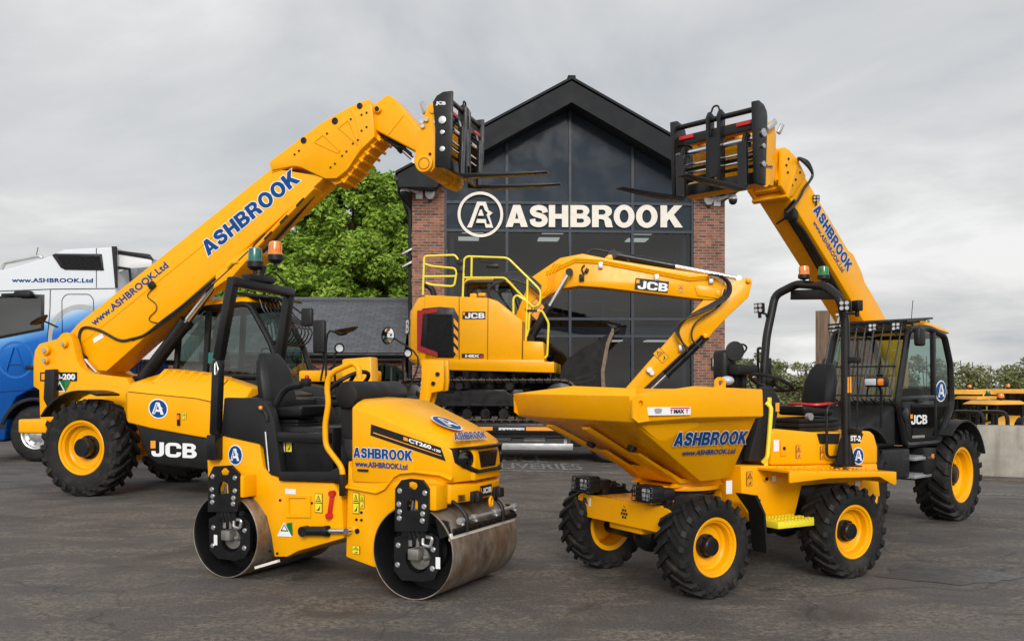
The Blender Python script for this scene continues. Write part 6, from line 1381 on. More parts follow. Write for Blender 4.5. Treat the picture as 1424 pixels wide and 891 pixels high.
for y0_, y1_ in ((-.45, -.27), (.05, .03)):
    t0, t1 = V((2.04, y0_, 1.195)), V((1.36, y1_, .83)); nn = V((.46, 0, -.89))*.022
    mb.loft([[t0+V((0, -.06, 0)), t0+V((0, .06, 0)), t0+V((0, .03, 0))+nn, t0+V((0, -.03, 0))+nn], [t1+V((0, -.06, 0)), t1+V((0, .06, 0)), t1+V((0, .03, 0))+nn, t1+V((0, -.03, 0))+nn]], True, .004)
mb.prof([(1.02, .80), (1.34, .80), (1.50, .885), (1.48, .855), (1.36, .765), (1.02, .765)], -.30, .30, bevel=.008)
for y in (-.20, .22): mb.loft([[(1.72, y-.07, 1.005), (1.72, y+.07, 1.005), (1.74, y+.06, .995), (1.74, y-.06, .995)], [(1.36, y-.08, .80), (1.36, y+.08, .80), (1.39, y+.07, .79), (1.39, y-.07, .79)]], True, .006)
mb.build('skip_rib', 'yellow', sk)
mb = MB()
for y in (-.22, .30):
    p = V((1.80, y, 1.055)); n_ = V((.46, 0, -.89)); mb.cyl(p, p+n_*.03, .036, n=18); mb.cyl(p+n_*.03, p+n_*.036, .022, n=14)
mb.pieces('grease_cap', 'black', sk)
for sy in (-1, 1):
    mb = MB(); mb.plate([(2.03, 1.26), (2.12, 1.25), (2.165, 1.28), (2.17, 1.40), (2.14, 1.43), (2.10, 1.42), (2.05, 1.36)], [[(2.10+.022*math.cos(a), 1.375+.022*math.sin(a)) for a in [i*math.pi/6 for i in range(12)]]], sy*.775, sy*.79); mb.build('lifting_eye', 'yellow', sk)
p = D.Y(1016, 541, -.1); mb = MB(); mb.plate([(.93, 1.45), (1.03, 1.45), (1.03, 1.50)] + [(.98+.05*math.cos(a), 1.515+.045*math.sin(a)) for a in [i*math.pi/8 for i in range(9)]] + [(.93, 1.50)], [[(.98+.025*math.cos(a), 1.515+.022*math.sin(a)) for a in [i*math.pi/6 for i in range(12)]]], .30, .32); mb.build('lifting_eye', 'yellow', sk)
# skip lettering on the flared side
A_, B_, C_2 = V((2.04, .675, 1.215)), V((.955, .665, 1.255)), V((.96, .40, .80)); sn = (B_-A_).cross(C_2-A_).normalized(); sn = sn if sn.y > 0 else -sn
S_ = lambda u, v: D.on(u, v, A_, sn)
mb = MB(); put_name(mb, 'ASHBROOK', S_(933.5, 617.5), S_(1034, 614.5), S_(937.5, 598.5), .022, 'sticker_white', 'blue_vinyl'); mb.build('lettering', None, sk, 0)
mb = MB(); put_text(mb, 'www.ASHBROOK.Ltd', S_(945.5, 631), S_(1019.5, 628), S_(947, 623.5), .022, .04, face='blue_vinyl', spacing=1.03); mb.build('lettering', None, sk, 0)
q = [V((p.x, .782, p.z)) for p in (D.Y(899.5, 577.5, .782), D.Y(960.5, 576.5, .782), D.Y(960.5, 565.3, .782), D.Y(899.5, 566, .782))]
mb = MB(); mb.use('sticker_white'); mb.quad(q); a, b = q[0], q[1]; ux, uy = q[1]-q[0], q[3]-q[0]; L_ = lambda x, y, k=1: q[0] + ux*x + uy*y + V((0, .003*k, 0))
put_text(mb, 'MAX', L_(.60, .22), L_(.84, .22), L_(.60, .72), .003, .05, face='black'); mb.use('red'); mb.quad([L_(.53, .80), L_(.98, .80), L_(.98, .93), L_(.53, .93)])
for x in (.54, .90): mb.quad([L_(x, .2), L_(x+.02, .2), L_(x+.02, .7), L_(x, .7)]); mb.quad([L_(x-.02, .6), L_(x+.04, .6), L_(x+.04, .7), L_(x-.02, .7)])
mb.use('zinc'); mb.quad([L_(.19, .25), L_(.31, .25), L_(.34, .75), L_(.30, .85), L_(.20, .85), L_(.16, .75)]); mb.build('load_sticker', None, sk, 0)
# front axle frame and lamps
mb = MB(); mb.plate([(-.60, .60), (-.56, .625), (.52, .625), (.58, .60), (.56, .48), (.44, .445), (-.46, .445), (-.58, .50)], [[(-.52+.02*math.cos(a), .57+.02*math.sin(a)) for a in [i*math.pi/5 for i in range(10)]], [(.02+.017*math.cos(a), .60-.0+.012*math.sin(a)-.02) for a in [i*math.pi/5 for i in range(10)]]], 1.655, 1.675, 'x')
mb.box((1.40, 0, .58), (.5, .78, .09), .01); mb.box((1.2, 0, .50), (.9, .42, .22), .02); mb.box((.62, 0, .54), (.5, .4, .26), .02); fr2 = mb.build('front_frame', 'yellow', du)
mb = MB()
for k, (a, b) in enumerate(((0, 0), (.03, 0), (-.03, 0), (.015, .026), (-.015, .026), (.015, -.026), (-.015, -.026))): mb.cyl((1.672, .03+a, .53+b), (1.678, .03+a, .53+b), .011, n=10)
mb.build('vent_hole', 'black', fr2)
mb = MB(); mb.quad([(1.678, -.44, .535), (1.678, -.41, .535), (1.678, -.41, .60), (1.678, -.44, .60)]); mb.build('sticker', 'sticker_white', fr2, 0)
mb = MB(); mb.cyl((1.12, 0, .62), (1.12, 0, .66), .27, n=36); mb.cyl((1.12, 0, .66), (1.12, 0, .705), .25, n=36); mb.build('slewing_ring', 'black_metal', du)
mb = MB(); mb.cyl((1.12, 0, .70), (1.12, 0, .735), .31, n=36, bevel=.006); mb.prof([(.90, .73), (1.40, .73), (1.30, .80), (.95, .80)], -.26, -.20, bevel=.006); mb.prof([(.90, .73), (1.40, .73), (1.30, .80), (.95, .80)], .20, .26, bevel=.006); mb.box((1.1, 0, .77), (.3, .36, .06), .01); mb.build('turntable', 'yellow', du)
for x in (0.0, 1.42):
    mb = MB(); mb.cyl((x, -.5, dR), (x, .5, dR), .07, n=16); mb.ball((x, .02, dR-.01), .13); mb.build('axle', 'black_metal', du)
for y in (-.44, .36):
    p = V((1.74, y, .715)); mb = MB(); mb.box(p+V((-.05, 0, 0)), (.13, .20, .13), .025, seg=3); mb.box(p+V((-.16, 0, -.01)), (.14, .15, .09), .02); mb.box(p+V((-.18, 0, -.07)), (.06, .14, .08), .01); h_ = mb.build('head_lamp', 'black', du)
    mb = MB(); mb.box(p+V((.012, .035, 0)), (.02, .085, .088), .012); mb.build('lens', 'lens', h_); mb = MB(); mb.cyl(p+V((.005, -.045, .01)), p+V((.02, -.045, .01)), .034, n=16); mb.build('indicator', 'charcoal', h_)
    mb = MB()
    for z in (.66, .697, .733, .77): mb.tube(fillet([p+V((-.07, -.112, z-.715)), p+V((.035, -.112, z-.715)), p+V((.035, .112, z-.715)), p+V((-.07, .112, z-.715))], .03), .0035, 5)
    for i in range(6): mb.tube([p+V((.036, -.10+.04*i, -.055)), p+V((.036, -.10+.04*i+.012*(-1)**i, .055))], .0035, 5)
    mb.build('lamp_guard', 'black_metal', h_)
# rear chassis
ch = d_([(1026, 648), (1097, 652), (1212, 652), (1217, 664), (1219, 709), (1190, 712), (1160, 706), (1123, 727), (1045.5, 723.5), (1030, 690)], .40)
ch = [(.87, .885), (.35, .865), (-.66, .84), (-.70, .56), (-.40, .56), (-.30, .70), (.22, .70), (.32, .41), (.74, .45), (.86, .60)]
mb = MB(); mb.prof(ch, -.42, .42, bevel=.012); chs = mb.build('rear_frame', 'yellow', du)
for sy in (-1, 1):
    mb = MB(); ft_ = [(.72, .84), (-.47, .775), (-.47, .80), (.10, .835), (.70, .868)]
    o_ = [(.70, .865), (-.48, .805), (-.48, .71), (-.455, .70), (-.28, .775), (.28, .79), (.70, .775)]
    mb.prof(o_, sy*.735, sy*.752, bevel=.004); mb.prof([(.70, .866), (-.48, .806), (-.48, .790), (.70, .850)], sy*.40, sy*.74); mb.prof([(-.48, .805), (-.465, .805), (-.465, .715), (-.48, .71)], sy*.40, sy*.74); mb.build('mudguard', 'yellow', du)
    mb = MB(); mb.prof([(.94, .66), (1.02, .66), (.90, .30), (.80, .26), (.78, .60)], sy*.50, sy*.70, bevel=.008) if False else mb.loft([[(1.02, sy*.52, .70), (1.02, sy*.72, .70), (.99, sy*.72, .70), (.99, sy*.52, .70)], [(.93, sy*.56, .56), (.93, sy*.72, .56), (.91, sy*.72, .56), (.91, sy*.56, .56)], [(.90, sy*.58, .27), (.90, sy*.72, .27), (.885, sy*.72, .27), (.885, sy*.58, .27)]], True); mb.build('mudflap', 'black', du)
mb = MB()
for i in range(7):
    for j in range(3): mb.cyl((.55-.15*i, .48+.09*j, .864-.0076*i*1.05), (.55-.15*i, .48+.09*j, .874-.0076*i*1.05), .012, n=8)
mb.build('tread_stud', 'yellow', chs)
hd_ = [(.55, .875), (.55, 1.13), (.52, 1.16), (.02, 1.115), (-.58, 1.115), (-.63, 1.08), (-.67, .98), (-.67, .835)]
mb = MB(); mb.prof(hd_, -.40, .42, bevel=.022, seg=3); hood2 = mb.build('engine_cover', 'yellow', du)
mb = MB(); mb.box((-.0, 0, .55), (1.0, .5, .28), .02); mb.box((.45, 0, .36), (.5, .36, .14), .03); mb.build('underbody', 'black_metal', du)
mb = MB(); st0, st1 = D.Y(1074, 716, .62), D.Y(1124, 716, .62); mb.box(((st0.x+st1.x)/2, .56, .455), (st0.x-st1.x, .24, .05), .004)
for i in range(9):
    for y in (.46, .56, .66): mb.box((st1.x+.02+.036*i, y, .485), (.016, .05, .016))
mb.build('step', 'hi_yellow', du)
yq = .424
mb = MB(); mb.use('charcoal'); mb.quad([D.Y(u, v, yq) for u, v in ((1140, 617), (1166, 617), (1168, 602.5), (1136, 602.5))]); mb.quad([D.Y(u, v, yq) for u, v in ((1178, 616), (1196, 616), (1201, 602.5), (1178, 602.5))])
put_text(mb, 'ST-2', D.Y(1182, 613, yq+.002), D.Y(1197, 613.5, yq+.002), D.Y(1182, 605, yq+.002), .003, .06, face='sticker_white'); mb.build('model_stripe', None, hood2, 0)
mb = MB(); c = D.Y(1193, 633.5, yq); put_logo(mb, c, D.Y(1201, 634, yq)-c, D.Y(1193, 621.5, yq)-c, .003); mb.build('badge', None, hood2, 0)
mb = MB(); ux_ = V((-1, 0, 0))
warn(du, D.Y(1110, 628, yq), ux_*.027, V((0, 0, .052)), .003, 'orange_vinyl'); warn(du, D.Y(1143, 629.5, yq), ux_*.022, V((0, 0, .052)), .003, 'orange_vinyl'); warn(du, D.Y(1042, 665, yq), ux_*.03, V((0, 0, .055)), .003, 'orange_vinyl')
mb.use('sticker_white'); 
mb.use('sticker_white')
for u, v, a, b in ((1079.5, 619.5, .03, .045), (1076, 665, .022, .022), (1192.5, 672, .03, .02), (1014, 677, .03, .05)): p = D.Y(u, v, yq+.003); mb.quad([p+ux_*(-a)+V((0, 0, -b)), p+ux_*a+V((0, 0, -b)), p+ux_*a+V((0, 0, b)), p+ux_*(-a)+V((0, 0, b))]); mb.build('sticker', None, du, 0); mb = MB(); mb.use('sticker_white')
mb.use('black'); p = D.Y(1049, 702, yq+.003); a, b = .065, .042; mb.quad([p+ux_*(-a)+V((0, 0, -b)), p+ux_*a+V((0, 0, -b)), p+ux_*a+V((0, 0, b)), p+ux_*(-a)+V((0, 0, b))])
mb.use('zinc')
for i in range(4):
    for s2 in (-.034, .034): q = p+ux_*s2+V((0, .003, .024-.016*i)); mb.quad([q+ux_*(-.026)+V((0, 0, -.003)), q+ux_*.026+V((0, 0, -.003)), q+ux_*.026+V((0, 0, .003)), q+ux_*(-.026)+V((0, 0, .003))])
mb.build('data_plate', None, du, 0)
mb = MB(); p = D.Y(1089, 623, yq); mb.box(p, (.065, .02, .12), .008); p2 = D.Y(1063, 665, yq); mb.cyl(p2, p2+V((0, .02, 0)), .018, n=12); mb.build('lock_plate', 'yellow', hood2); mb = MB(); mb.cyl(p+V((0, .008, 0)), p+V((0, .016, 0)), .014, n=12); mb.cyl(p2, p2+V((0, .028, 0)), .014, n=12); mb.build('lock', 'black', hood2)
# grey dash cheek and console
ck = d_([(1063, 539), (1074, 536.5), (1085.5, 556), (1079, 592), (1071, 641), (1041, 641), (1045, 622), (1062, 560)], .38)
mb = MB(); mb.prof(ck, .30, .38, bevel=.012); mb.prof(ck, -.36, -.28, bevel=.012); mb.prof([(.70, .90), (.46, .90), (.42, 1.42), (.50, 1.45)], -.3, .32, bevel=.01); mb.build('dash_panel', 'charcoal', du)
mb = MB(); mb.prof(d_([(1041, 641), (1045, 622), (1062, 560), (1058, 548), (1034, 600), (1022, 648)], .30), -.3, .28); mb.build('bulkhead', 'black', du)
mb = MB(); P = [D.Y(u, v, .42) for u, v in ((1070, 560), (1072.5, 566), (1070, 600), (1067, 636), (1065, 643))]; P[0].y = P[-1].y = .385; mb.tube(fillet(P, .04), .017, 10)
for u, v in ((1070, 559), (1065, 645)): p = D.Y(u, v, .385); mb.box(p, (.04, .012, .075), .005)
mb.build('grab_rail', 'hi_yellow', du)
mb = MB(); p = D.Y(1081, 566, .385); mb.box(p, (.04, .006, .07), .002); mb.build('sticker', 'orange_vinyl', du, 0)
c = V((.12, -.02, 1.52)); e1, e2 = V((0, 1, 0)), V((.86, 0, -.42)).normalized(); e2 = V((.88, 0, .38)).normalized(); mb = MB(); mb.tube([c + (e1*math.cos(a)+e2*math.sin(a))*.175 for a in [i*math.pi/12 for i in range(25)]], .016, 8); mb.cyl(c-V((0, 0, .02)), V((.36, -.02, 1.36)), .024); mb.ball(c, .045)
for k in range(3): mb.bar(c, c+(e1*math.cos(k*2.09+.5)+e2*math.sin(k*2.09+.5))*.165, .035, .012)
mb.build('steering_wheel', 'black', du)
st = seat(du, (-.20, .06, 1.235), 0, .70)
mb = MB()
for i in range(3): mb.box((-.14, .06, 1.135+.036*i), (.46+.03*(i % 2), .42+.02*(i % 2), .032), .008)
mb.build('seat_mount', 'black', du)
mb = MB(); mb.tube(smoothpath([(-.40, .22, 1.33), (-.30, .24, 1.345), (-.16, .22, 1.335), (-.10, .06, 1.34), (-.16, -.10, 1.335), (-.36, -.14, 1.33)], 5), .012, 6); mb.build('seat_belt', 'red', du)
mb = MB(); mb.cyl((-.02, .25, 1.24), (-.02, .29, 1.24), .03, n=16); mb.build('adjuster_knob', 'zinc', du)
# roll hoop
y1, y2 = .50, -.30
P = [(-.19, y1, .86), (-.185, y1, 1.40), (-.18, y1, 2.0)]
H0, H1, H2, H3 = D.Y(1168.5, 415, y1-.02), D.Y(1148, 397.5, y1-.18), D.Y(1108, 395, y2+.2), D.Y(1078, 410, y2+.02)
Pn = [V(p) for p in P] + [H0, H1, H2, H3] + [D.Y(1066, 468, y2), D.Y(1062, 517, y2), D.Y(1062, 590, y2)]
mb = MB(); mb.tube(fillet(Pn, .06, 4), .036, 14); rb2_ = mb.build('roll_bar', 'black_metal', du)
mb = MB(); mb.prof([(-.30, .835), (-.06, .845), (-.12, 1.06), (-.16, 1.10), (-.24, 1.02)], y1-.006, y1+.006); mb.prof([(-.27, .84), (-.10, .85), (-.10, .862), (-.27, .852)], y1-.09, y1+.09); mb.build('gusset', 'black_metal', rb2_)
mb = MB(); a, b = D.Y(1101, 410, 0), D.Y(1160, 409, .42); mb.bar(D.Y(1101, 410, -.15), D.Y(1161, 409, .42), .03, .085, .004); mb.build('light_board', 'black', rb2_)
mb = MB(); mb.tube(fillet([(-.10, .47, .92), (.0, .47, .92), (.0, .47, 1.32), (-.14, .47, 1.36)], .05), .012, 8); mb.build('hand_hoop', 'black_metal', rb2_)
mb = MB(); mb.cyl((-.22, .52, 1.12), (-.19, .62, 1.12), .02, n=8); mb.tube([(-.2, .60, 1.10), (-.21, .60, 1.85)], .007, 6); mb.box((-.20, .57, 1.70), (.06, .10, .05), .01); mb.box((-.20, .57, 1.13), (.06, .12, .05), .01); mb.build('prop_strut', 'black', rb2_)
mb = MB(); p = D.Y(1181, 535, y1+.03); mb.box(p, (.045, .01, .13), .003); mb.build('sticker', 'orange_vinyl', rb2_, 0)
m_a, m_b = D.Y(1118, 391, .05), D.Y(1145, 392, .22)
beacon(rb2_, m_a, 'amber', .047, .10, .025); beacon(rb2_, m_b, 'green_lens', .047, .10, .025)
worklight(rb2_, D.Y(1056, 428, -.34), (1, .35, -.1), .085); worklight(rb2_, D.Y(1175, 424.5, .55), (1, .55, -.1), .085); worklight(rb2_, D.Y(1192, 425, .58), (-1, .2, 0), .085)
mb = MB(); p0 = D.Y(1056, 434, -.34); mb.tube([p0, p0+V((-.02, .06, -.02)), D.Y(1066, 440, y2)], .01, 6); mb.tube([D.Y(1175, 436, .55), D.Y(1192, 436, .57)], .01, 6); mb.build('lamp_bracket', 'black', rb2_)
# mirror, lamps and switch box beyond the skip
yy = -.35
p = D.Y(1021.5, 488, yy); f_ = V((.35, .94, 0)).normalized(); mb = MB(); mb.lathe([(0, -.03), (.05, -.025), (.085, 0), (.086, .008), (.08, .01)], p, tuple(f_), 28); mr = mb.build('mirror', 'black', du)
mb = MB(); mb.lathe([(.08, .009), (.04, .011), (0, .012)], p, tuple(f_), 28); mb.build('glass', 'charcoal', mr); mb = MB(); mb.tube(smoothpath([p, p+V((-.08, 0, .06)), p+V((-.14, 0, .03)), p+V((-.08, 0, -.04))], 4), .009, 6); mb.tube([p+V((0, 0, -.08)), p+V((-.02, 0, -.3))], .011, 6); mb.build('mirror_arm', 'black', mr)
p = D.Y(1007, 508, yy-.1); mb = MB(); mb.box(p, (.15, .16, .27), .04, seg=3); mb.build('mirror_back', 'black', du)
p = D.Y(1033, 514, yy+.05); mb = MB(); mb.box(p, (.23, .14, .09), .02); mb.box(p+V((.02, -.1, -.1)), (.12, .1, .14), .02); mb.tube([p+V((-.05, -.05, 0)), p+V((-.04, -.05, -.5))], .03, 8); mb.build('switch_box', 'black', du)
p = D.Y(1011, 529, yy+.05); mb = MB(); mb.ball(p, .052, (1.2, 1, .8)); mb.build('side_lamp', 'lens', du)
mb = MB(); mb.tube(fillet([D.Y(1054, 545, -.42), D.Y(1054, 484, -.42), D.Y(1058, 484, -.42)], .02), .012, 8); q = D.Y(1066, 510, -.36); mb.box(q, (.09, .04, .16), .008); mb.build('lever_post', 'black', du)
# ================================================================== tracked excavator on the low loader
E = Fr(-.48, 19.5, -6)
ex = E.root('tracked_excavator', 'yellow tracked excavator with folded arm standing on the trailer before the office', 'excavator')
e_ = lambda pts, y: E.side(pts, y)
DZ = .78; yn = -1.25
def track(y0, y1):
    mb = MB(); r = .39; xa, xb = -1.45, 1.55; zc = DZ+.43; path = []
    for i in range(12): a = math.pi/2 + math.pi*i/11; path.append((xa+r*math.cos(a), zc+r*math.sin(a)))
    for i in range(12): a = -math.pi/2 + math.pi*i/11; path.append((xb+r*math.cos(a), zc+r*math.sin(a)))
    P = [V((x, 0, z)) for x, z in path]; P.append(P[0]); tot = sum((b-a).length for a, b in zip(P, P[1:])); n = 52; step = tot/n
    d = 0; seg = 0; acc = 0
    for k in range(n):
        t = k*step
        while acc + (P[seg+1]-P[seg]).length < t: acc += (P[seg+1]-P[seg]).length; seg += 1
        dr = (P[seg+1]-P[seg]).normalized(); p = P[seg] + dr*(t-acc); nn = V((-dr.z, 0, dr.x)); c = V((0, 0, zc)); c.x = min(max(p.x, xa), xb)
        if nn.dot(p-c) < 0: nn = -nn
        rt = Matrix((dr, V((0, 1, 0)), nn)).transposed(); q = p + V((0, (y0+y1)/2, 0))
        mb.box(q, (step*.90, y1-y0, .03), 0, rt); mb.box(q+nn*.025, (.018, y1-y0, .03), 0, rt); mb.box(q-nn*.035, (step*.75, .16, .05), 0, rt)
    return mb
for s in (-1, 1):
    y0, y1 = (-1.25, -.75) if s < 0 else (.75, 1.25)
    t_ = track(y0, y1).build('track', 'track_steel', ex, 30)
    mb = MB(); ym = (y0+y1)/2; zc = DZ+.43
    mb.prof([(-1.3, zc-.13), (1.35, zc-.13), (1.4, zc+.02), (1.15, zc+.12), (.55, zc+.12), (.5, zc+.17), (-.5, zc+.17), (-.55, zc+.12), (-1.2, zc+.12)], ym-.19, ym+.19, bevel=.015)
    yo = y0-.0 if s < 0 else y1
    mb.box((-.02, ym-.2, zc+.01), (.14, .02, .10)); mb.build('track_frame', 'black_metal', t_, 20)
    mb = MB()
    for x in (-1.45, 1.55): mb.cyl((x, ym-.15, zc), (x, ym+.15, zc), .34, n=28, bevel=.02)
    for i in range(7): mb.cyl((-1.0+.36*i, ym-.17, zc-.27), (-1.0+.36*i, ym+.17, zc-.27), .095, n=16)
    for x in (-.45, .55): mb.cyl((x, ym-.12, zc+.27), (x, ym+.12, zc+.27), .08, n=14)
    mb.pieces('roller', 'black_metal', t_)
mb = MB(); mb.box((0, 0, DZ+.5), (1.6, 1.5, .30), .03); mb.cyl((0, 0, DZ+.62), (0, 0, 1.78), .55, n=32); mb.build('undercarriage', 'black_metal', ex)
# house
hs = e_([(574, 413), (590, 410), (678.5, 414), (692, 418.5), (727, 446), (727, 474), (755.5, 475), (757, 503), (770.5, 503), (770.5, 518), (629, 514.5), (584, 508), (563.6, 503), (562, 470), (566, 424)], yn)
x_l = min(p[0] for p in hs)
body = e_([(590, 410), (678.5, 414), (692, 418.5), (727, 446), (727, 503), (600, 503), (590, 500)], yn); 
mb = MB(); mb.prof(body, yn, .20, bevel=.025, seg=3); mb.box((-.2, .5, 2.4), (1.3, 1.0, 1.1), .03); house = mb.build('engine_house', 'yellow', ex)
zt, zb_ = E.Y(580, 411, yn).z, E.Y(575, 506, yn).z; xr = E.Y(600, 450, yn).x
secs = []
for z, o in ((zb_, .10), (zb_+.10, .0), ((zt+zb_)/2, 0), (zt-.28, .03), (zt-.02, .17), (zt, .24)):
    xl = x_l + o; secs.append([(xr+.15, yn+o*.25, z), (xl+.35, yn+o*.25, z), (xl+.10, yn+.16+o*.2, z), (xl, yn+.42, z), (xl-.03, 0, z), (xl, -yn-.42, z), (xl+.10, -yn-.16-o*.2, z), (xl+.35, -yn-o*.25, z), (xr+.15, -yn-o*.25, z)])
mb = MB(); mb.loft(secs, True, .03, 3); cw = mb.build('counterweight', 'yellow', ex)
pl = e_([(584, 500), (757, 500), (757, 503), (770.5, 503), (770.5, 518), (629, 514.5), (584, 508)], yn-.03)
mb = MB(); mb.prof(pl, yn-.03, 1.2, bevel=.012); mb.prof(e_([(727, 474), (755.5, 475), (757, 503), (727, 503)], yn-.02), yn-.02, -.55, bevel=.02); mb.build('deck_frame', 'yellow', ex)
yv = yn-.004
mb = MB()
for pts in (((638.5, 411), (638.5, 500)), ((678.7, 414), (678, 501)), ((727, 447), (726, 503)), ((638, 500.5), (726, 503))): mb.tube([E.Y(u, v, yv) for u, v in pts], .006, 5)
mb.build('panel_gap', 'black', house)
mb = MB(); mb.prof(e_([(587, 429), (610, 426.5), (631, 428), (637.5, 440), (637, 487), (630, 497.5), (609, 497), (585, 485)], yv-.02), yv-.02, yv+.05, bevel=.008); gr_ = mb.build('rear_grille', 'black', house)
mb = MB(); mb.plate([(p[0], p[1]) for p in e_([(580, 432), (609, 428), (608, 434), (588, 437), (585, 481), (608, 489.5), (609, 496), (580, 487)], yv-.03)], [], yv-.035, yv-.01); mb.build('reflector', 'red_lens', gr_)
mb = MB(); mb.quad([E.Y(u, v, yv-.024) for u, v in ((594, 437), (629, 437), (629, 488), (606, 488), (592, 479))]); mb.build('mesh', 'grille_mesh', gr_, 0)
mb = MB()
for k in range(4): mb.quad([E.Y(u, v, yv-.026) for u, v in ((631, 442+13*k), (637, 449+13*k), (637, 456.5+13*k), (631, 449.5+13*k))])
mb.build('hazard_stripe', 'orange_vinyl', gr_, 0)
mb = MB(); mb.use('black'); mb.quad([E.Y(u, v, yv-.003) for u, v in ((643, 443.7), (675, 443.7), (675, 433.2), (643, 433.2))]); put_name(mb, 'JCB', E.Y(646.5, 442.6, yv-.004), E.Y(674, 442.6, yv-.004), E.Y(646.5, 435, yv-.004), .003, face='sticker_white'); mb.use('orange_vinyl'); mb.quad([E.Y(u, v, yv-.008) for u, v in ((643.6, 438), (646.6, 438), (646.6, 434), (643.6, 434))]); mb.build('name_plate', None, house, 0)
mb = MB(); mb.use('black'); mb.quad([E.Y(u, v, yv-.003) for u, v in ((642, 497.6), (672.5, 498), (672.5, 491.8), (642, 491.5))]); put_text(mb, '145X', E.Y(647, 496.7, yv-.004), E.Y(667, 497, yv-.004), E.Y(647, 492.7, yv-.004), .003, .06, face='sticker_white'); mb.use('red'); mb.quad([E.Y(u, v, yv-.008) for u, v in ((668, 497), (671.5, 497), (671.5, 494), (668, 494))]); mb.build('model_plate', None, house, 0)
mb = MB(); xq = x_l-.035; mb.use('black'); 
a = [E.on(u, v, (x_l+.05, yn+.28, 0), (-.93, -.36, 0)) for u, v in ((564, 466), (569.5, 464.5), (569.5, 443), (564.5, 443.5))]; n_ = V((-.93, -.36, 0))*.012; mb.quad([p+n_ for p in a]); put_name(mb, 'B', a[0].lerp(a[1], .2)+n_+V((0, 0, .03)), a[1]+n_+V((0, 0, .03)), a[3].lerp(a[2], .2)+n_-V((0, 0, .03)), .004, face='sticker_white'); mb.build('name_plate', None, cw, 0)
mb = MB(); mb.use('black'); mb.quad([E.Y(u, v, yn-.01) for u, v in ((567, 503.5), (573, 503.5), (578, 507.5), (570, 507.5))]); mb.build('hazard_stripe', None, cw, 0)
mb = MB(); p = E.Y(659, 412, -.9); mb.box(p, (.13, .2, .10), .015); p = E.Y(671, 410, -.9); mb.box(p, (.14, .2, .06), .012); mb.build('filler_cap', 'yellow', house)
mb = MB(); p = E.Y(597, 402, -.5); mb.tube(smoothpath([p+V((.1, 0, -.15)), p+V((.05, 0, .0)), p+V((-.1, 0, .12))], 4), .06, 12); mb.build('exhaust', 'black', house)
# guard rails
yr = -1.15; q = lambda pts, y=yr: [E.Y(u, v, y) for u, v in pts]
def rail(paths, r=.021):
    mb = MB()
    for P, f in paths: mb.tube(fillet(P, f, 3) if f else P, r, 8)
    return mb.build('guard_rail', 'hi_yellow', ex)
rail([(q([(588, 410), (590, 356), (633, 354.5), (637, 361)]), .06), (q([(591, 367), (600, 370), (632, 373), (635, 378), (632, 396), (628, 398), (600, 396), (592, 393)]), .05), (q([(590, 384.5), (635, 384)]), 0)])
rail([(q([(643.5, 413), (645.5, 360), (650, 356.5), (706, 358.5), (736, 388), (752, 404), (751, 423), (742, 427), (734, 420)]), .08), (q([(646, 386), (702, 386), (735, 421), (742, 427)]), .06), (q([(656, 357), (655.5, 385)]), 0)])
rail([(q([(714, 438), (714, 414), (719, 410), (734, 420)]), .05), (q([(733.5, 388), (733, 425), (731, 474)]), 0), (q([(737, 428), (735, 458), (732, 468)]), 0), (q([(738, 432), (754, 432), (763, 449), (761, 494), (757, 498)]), .05)])
mb = MB(); 
for v in (364.5, 375.5): p = E.Y(641, v, yr); mb.box(p, (.16, .03, .11), .006)
p = E.Y(740, 432, yr); mb.box(p, (.2, .05, .05), .01); mb.build('rail_bracket', 'black', ex)
p = E.Y(685, 370, yr); mb = MB(); mb.box(p, (.27, .10, .09), .03); mr = mb.build('mirror', 'black', ex); mb = MB(); mb.tube(fillet([p, p+V((0, 0, .07)), E.Y(668, 364, yr), E.Y(664.5, 356, yr)], .03), .014, 6); mb.build('mirror_arm', 'black', mr)
# cab on the far side, hoses to the boom
xa, xb, yc0, yc1 = E.Y(645, 400, .3).x, E.Y(724, 400, .3).x, .25, 1.22; zr = E.Y(650, 386, .3).z
mb = MB(); mb.loft([[(xa, yc0, zr-.12), (xb-.2, yc0, zr-.10), (xb-.2, yc1, zr-.10), (xa, yc1, zr-.12)], [(xa+.06, yc0+.06, zr), (xb-.28, yc0+.06, zr), (xb-.28, yc1-.06, zr), (xa+.06, yc1-.06, zr)]], True, .03, 3); mb.build('cab_roof', 'yellow', ex)
mb = MB()
for y in (yc0, yc1):
    P = [V((xa+.05, y, 1.9)), V((xa+.05, y, zr-.1)), V((xb-.22, y, zr-.1)), V((xb, y, zr-.7)), V((xb, y, 1.9))]
    mb.tube(fillet(P, .12), .05, 8); mb.bar((xa+.55, y, 1.9), (xa+.55, y, zr-.1), .07, .07)
mb.box(((xa+xb)/2, (yc0+yc1)/2, 2.1), (xb-xa, yc1-yc0, .5), .03); cb_ = mb.build('cab_frame', 'black_metal', ex)
mb = MB()
for y in (yc0, yc1): mb.quad([(xa+.05, y, 2.3), (xb, y, 2.3), (xb, y, zr-.7), (xb-.22, y, zr-.1), (xa+.05, y, zr-.1)])
mb.quad([(xb, yc0, 2.3), (xb, yc1, 2.3), (xb, yc1, zr-.7), (xb, yc0, zr-.7)]); mb.quad([(xb, yc0, zr-.7), (xb, yc1, zr-.7), (xb-.22, yc1, zr-.1), (xb-.22, yc0, zr-.1)]); mb.quad([(xa+.05, yc0, 2.3), (xa+.05, yc1, 2.3), (xa+.05, yc1, zr-.1), (xa+.05, yc0, zr-.1)]); mb.build('glass', 'cab_glass', cb_, 0)
seat(ex, ((xa+xb)/2-.1, (yc0+yc1)/2, 2.40), 0, .9)
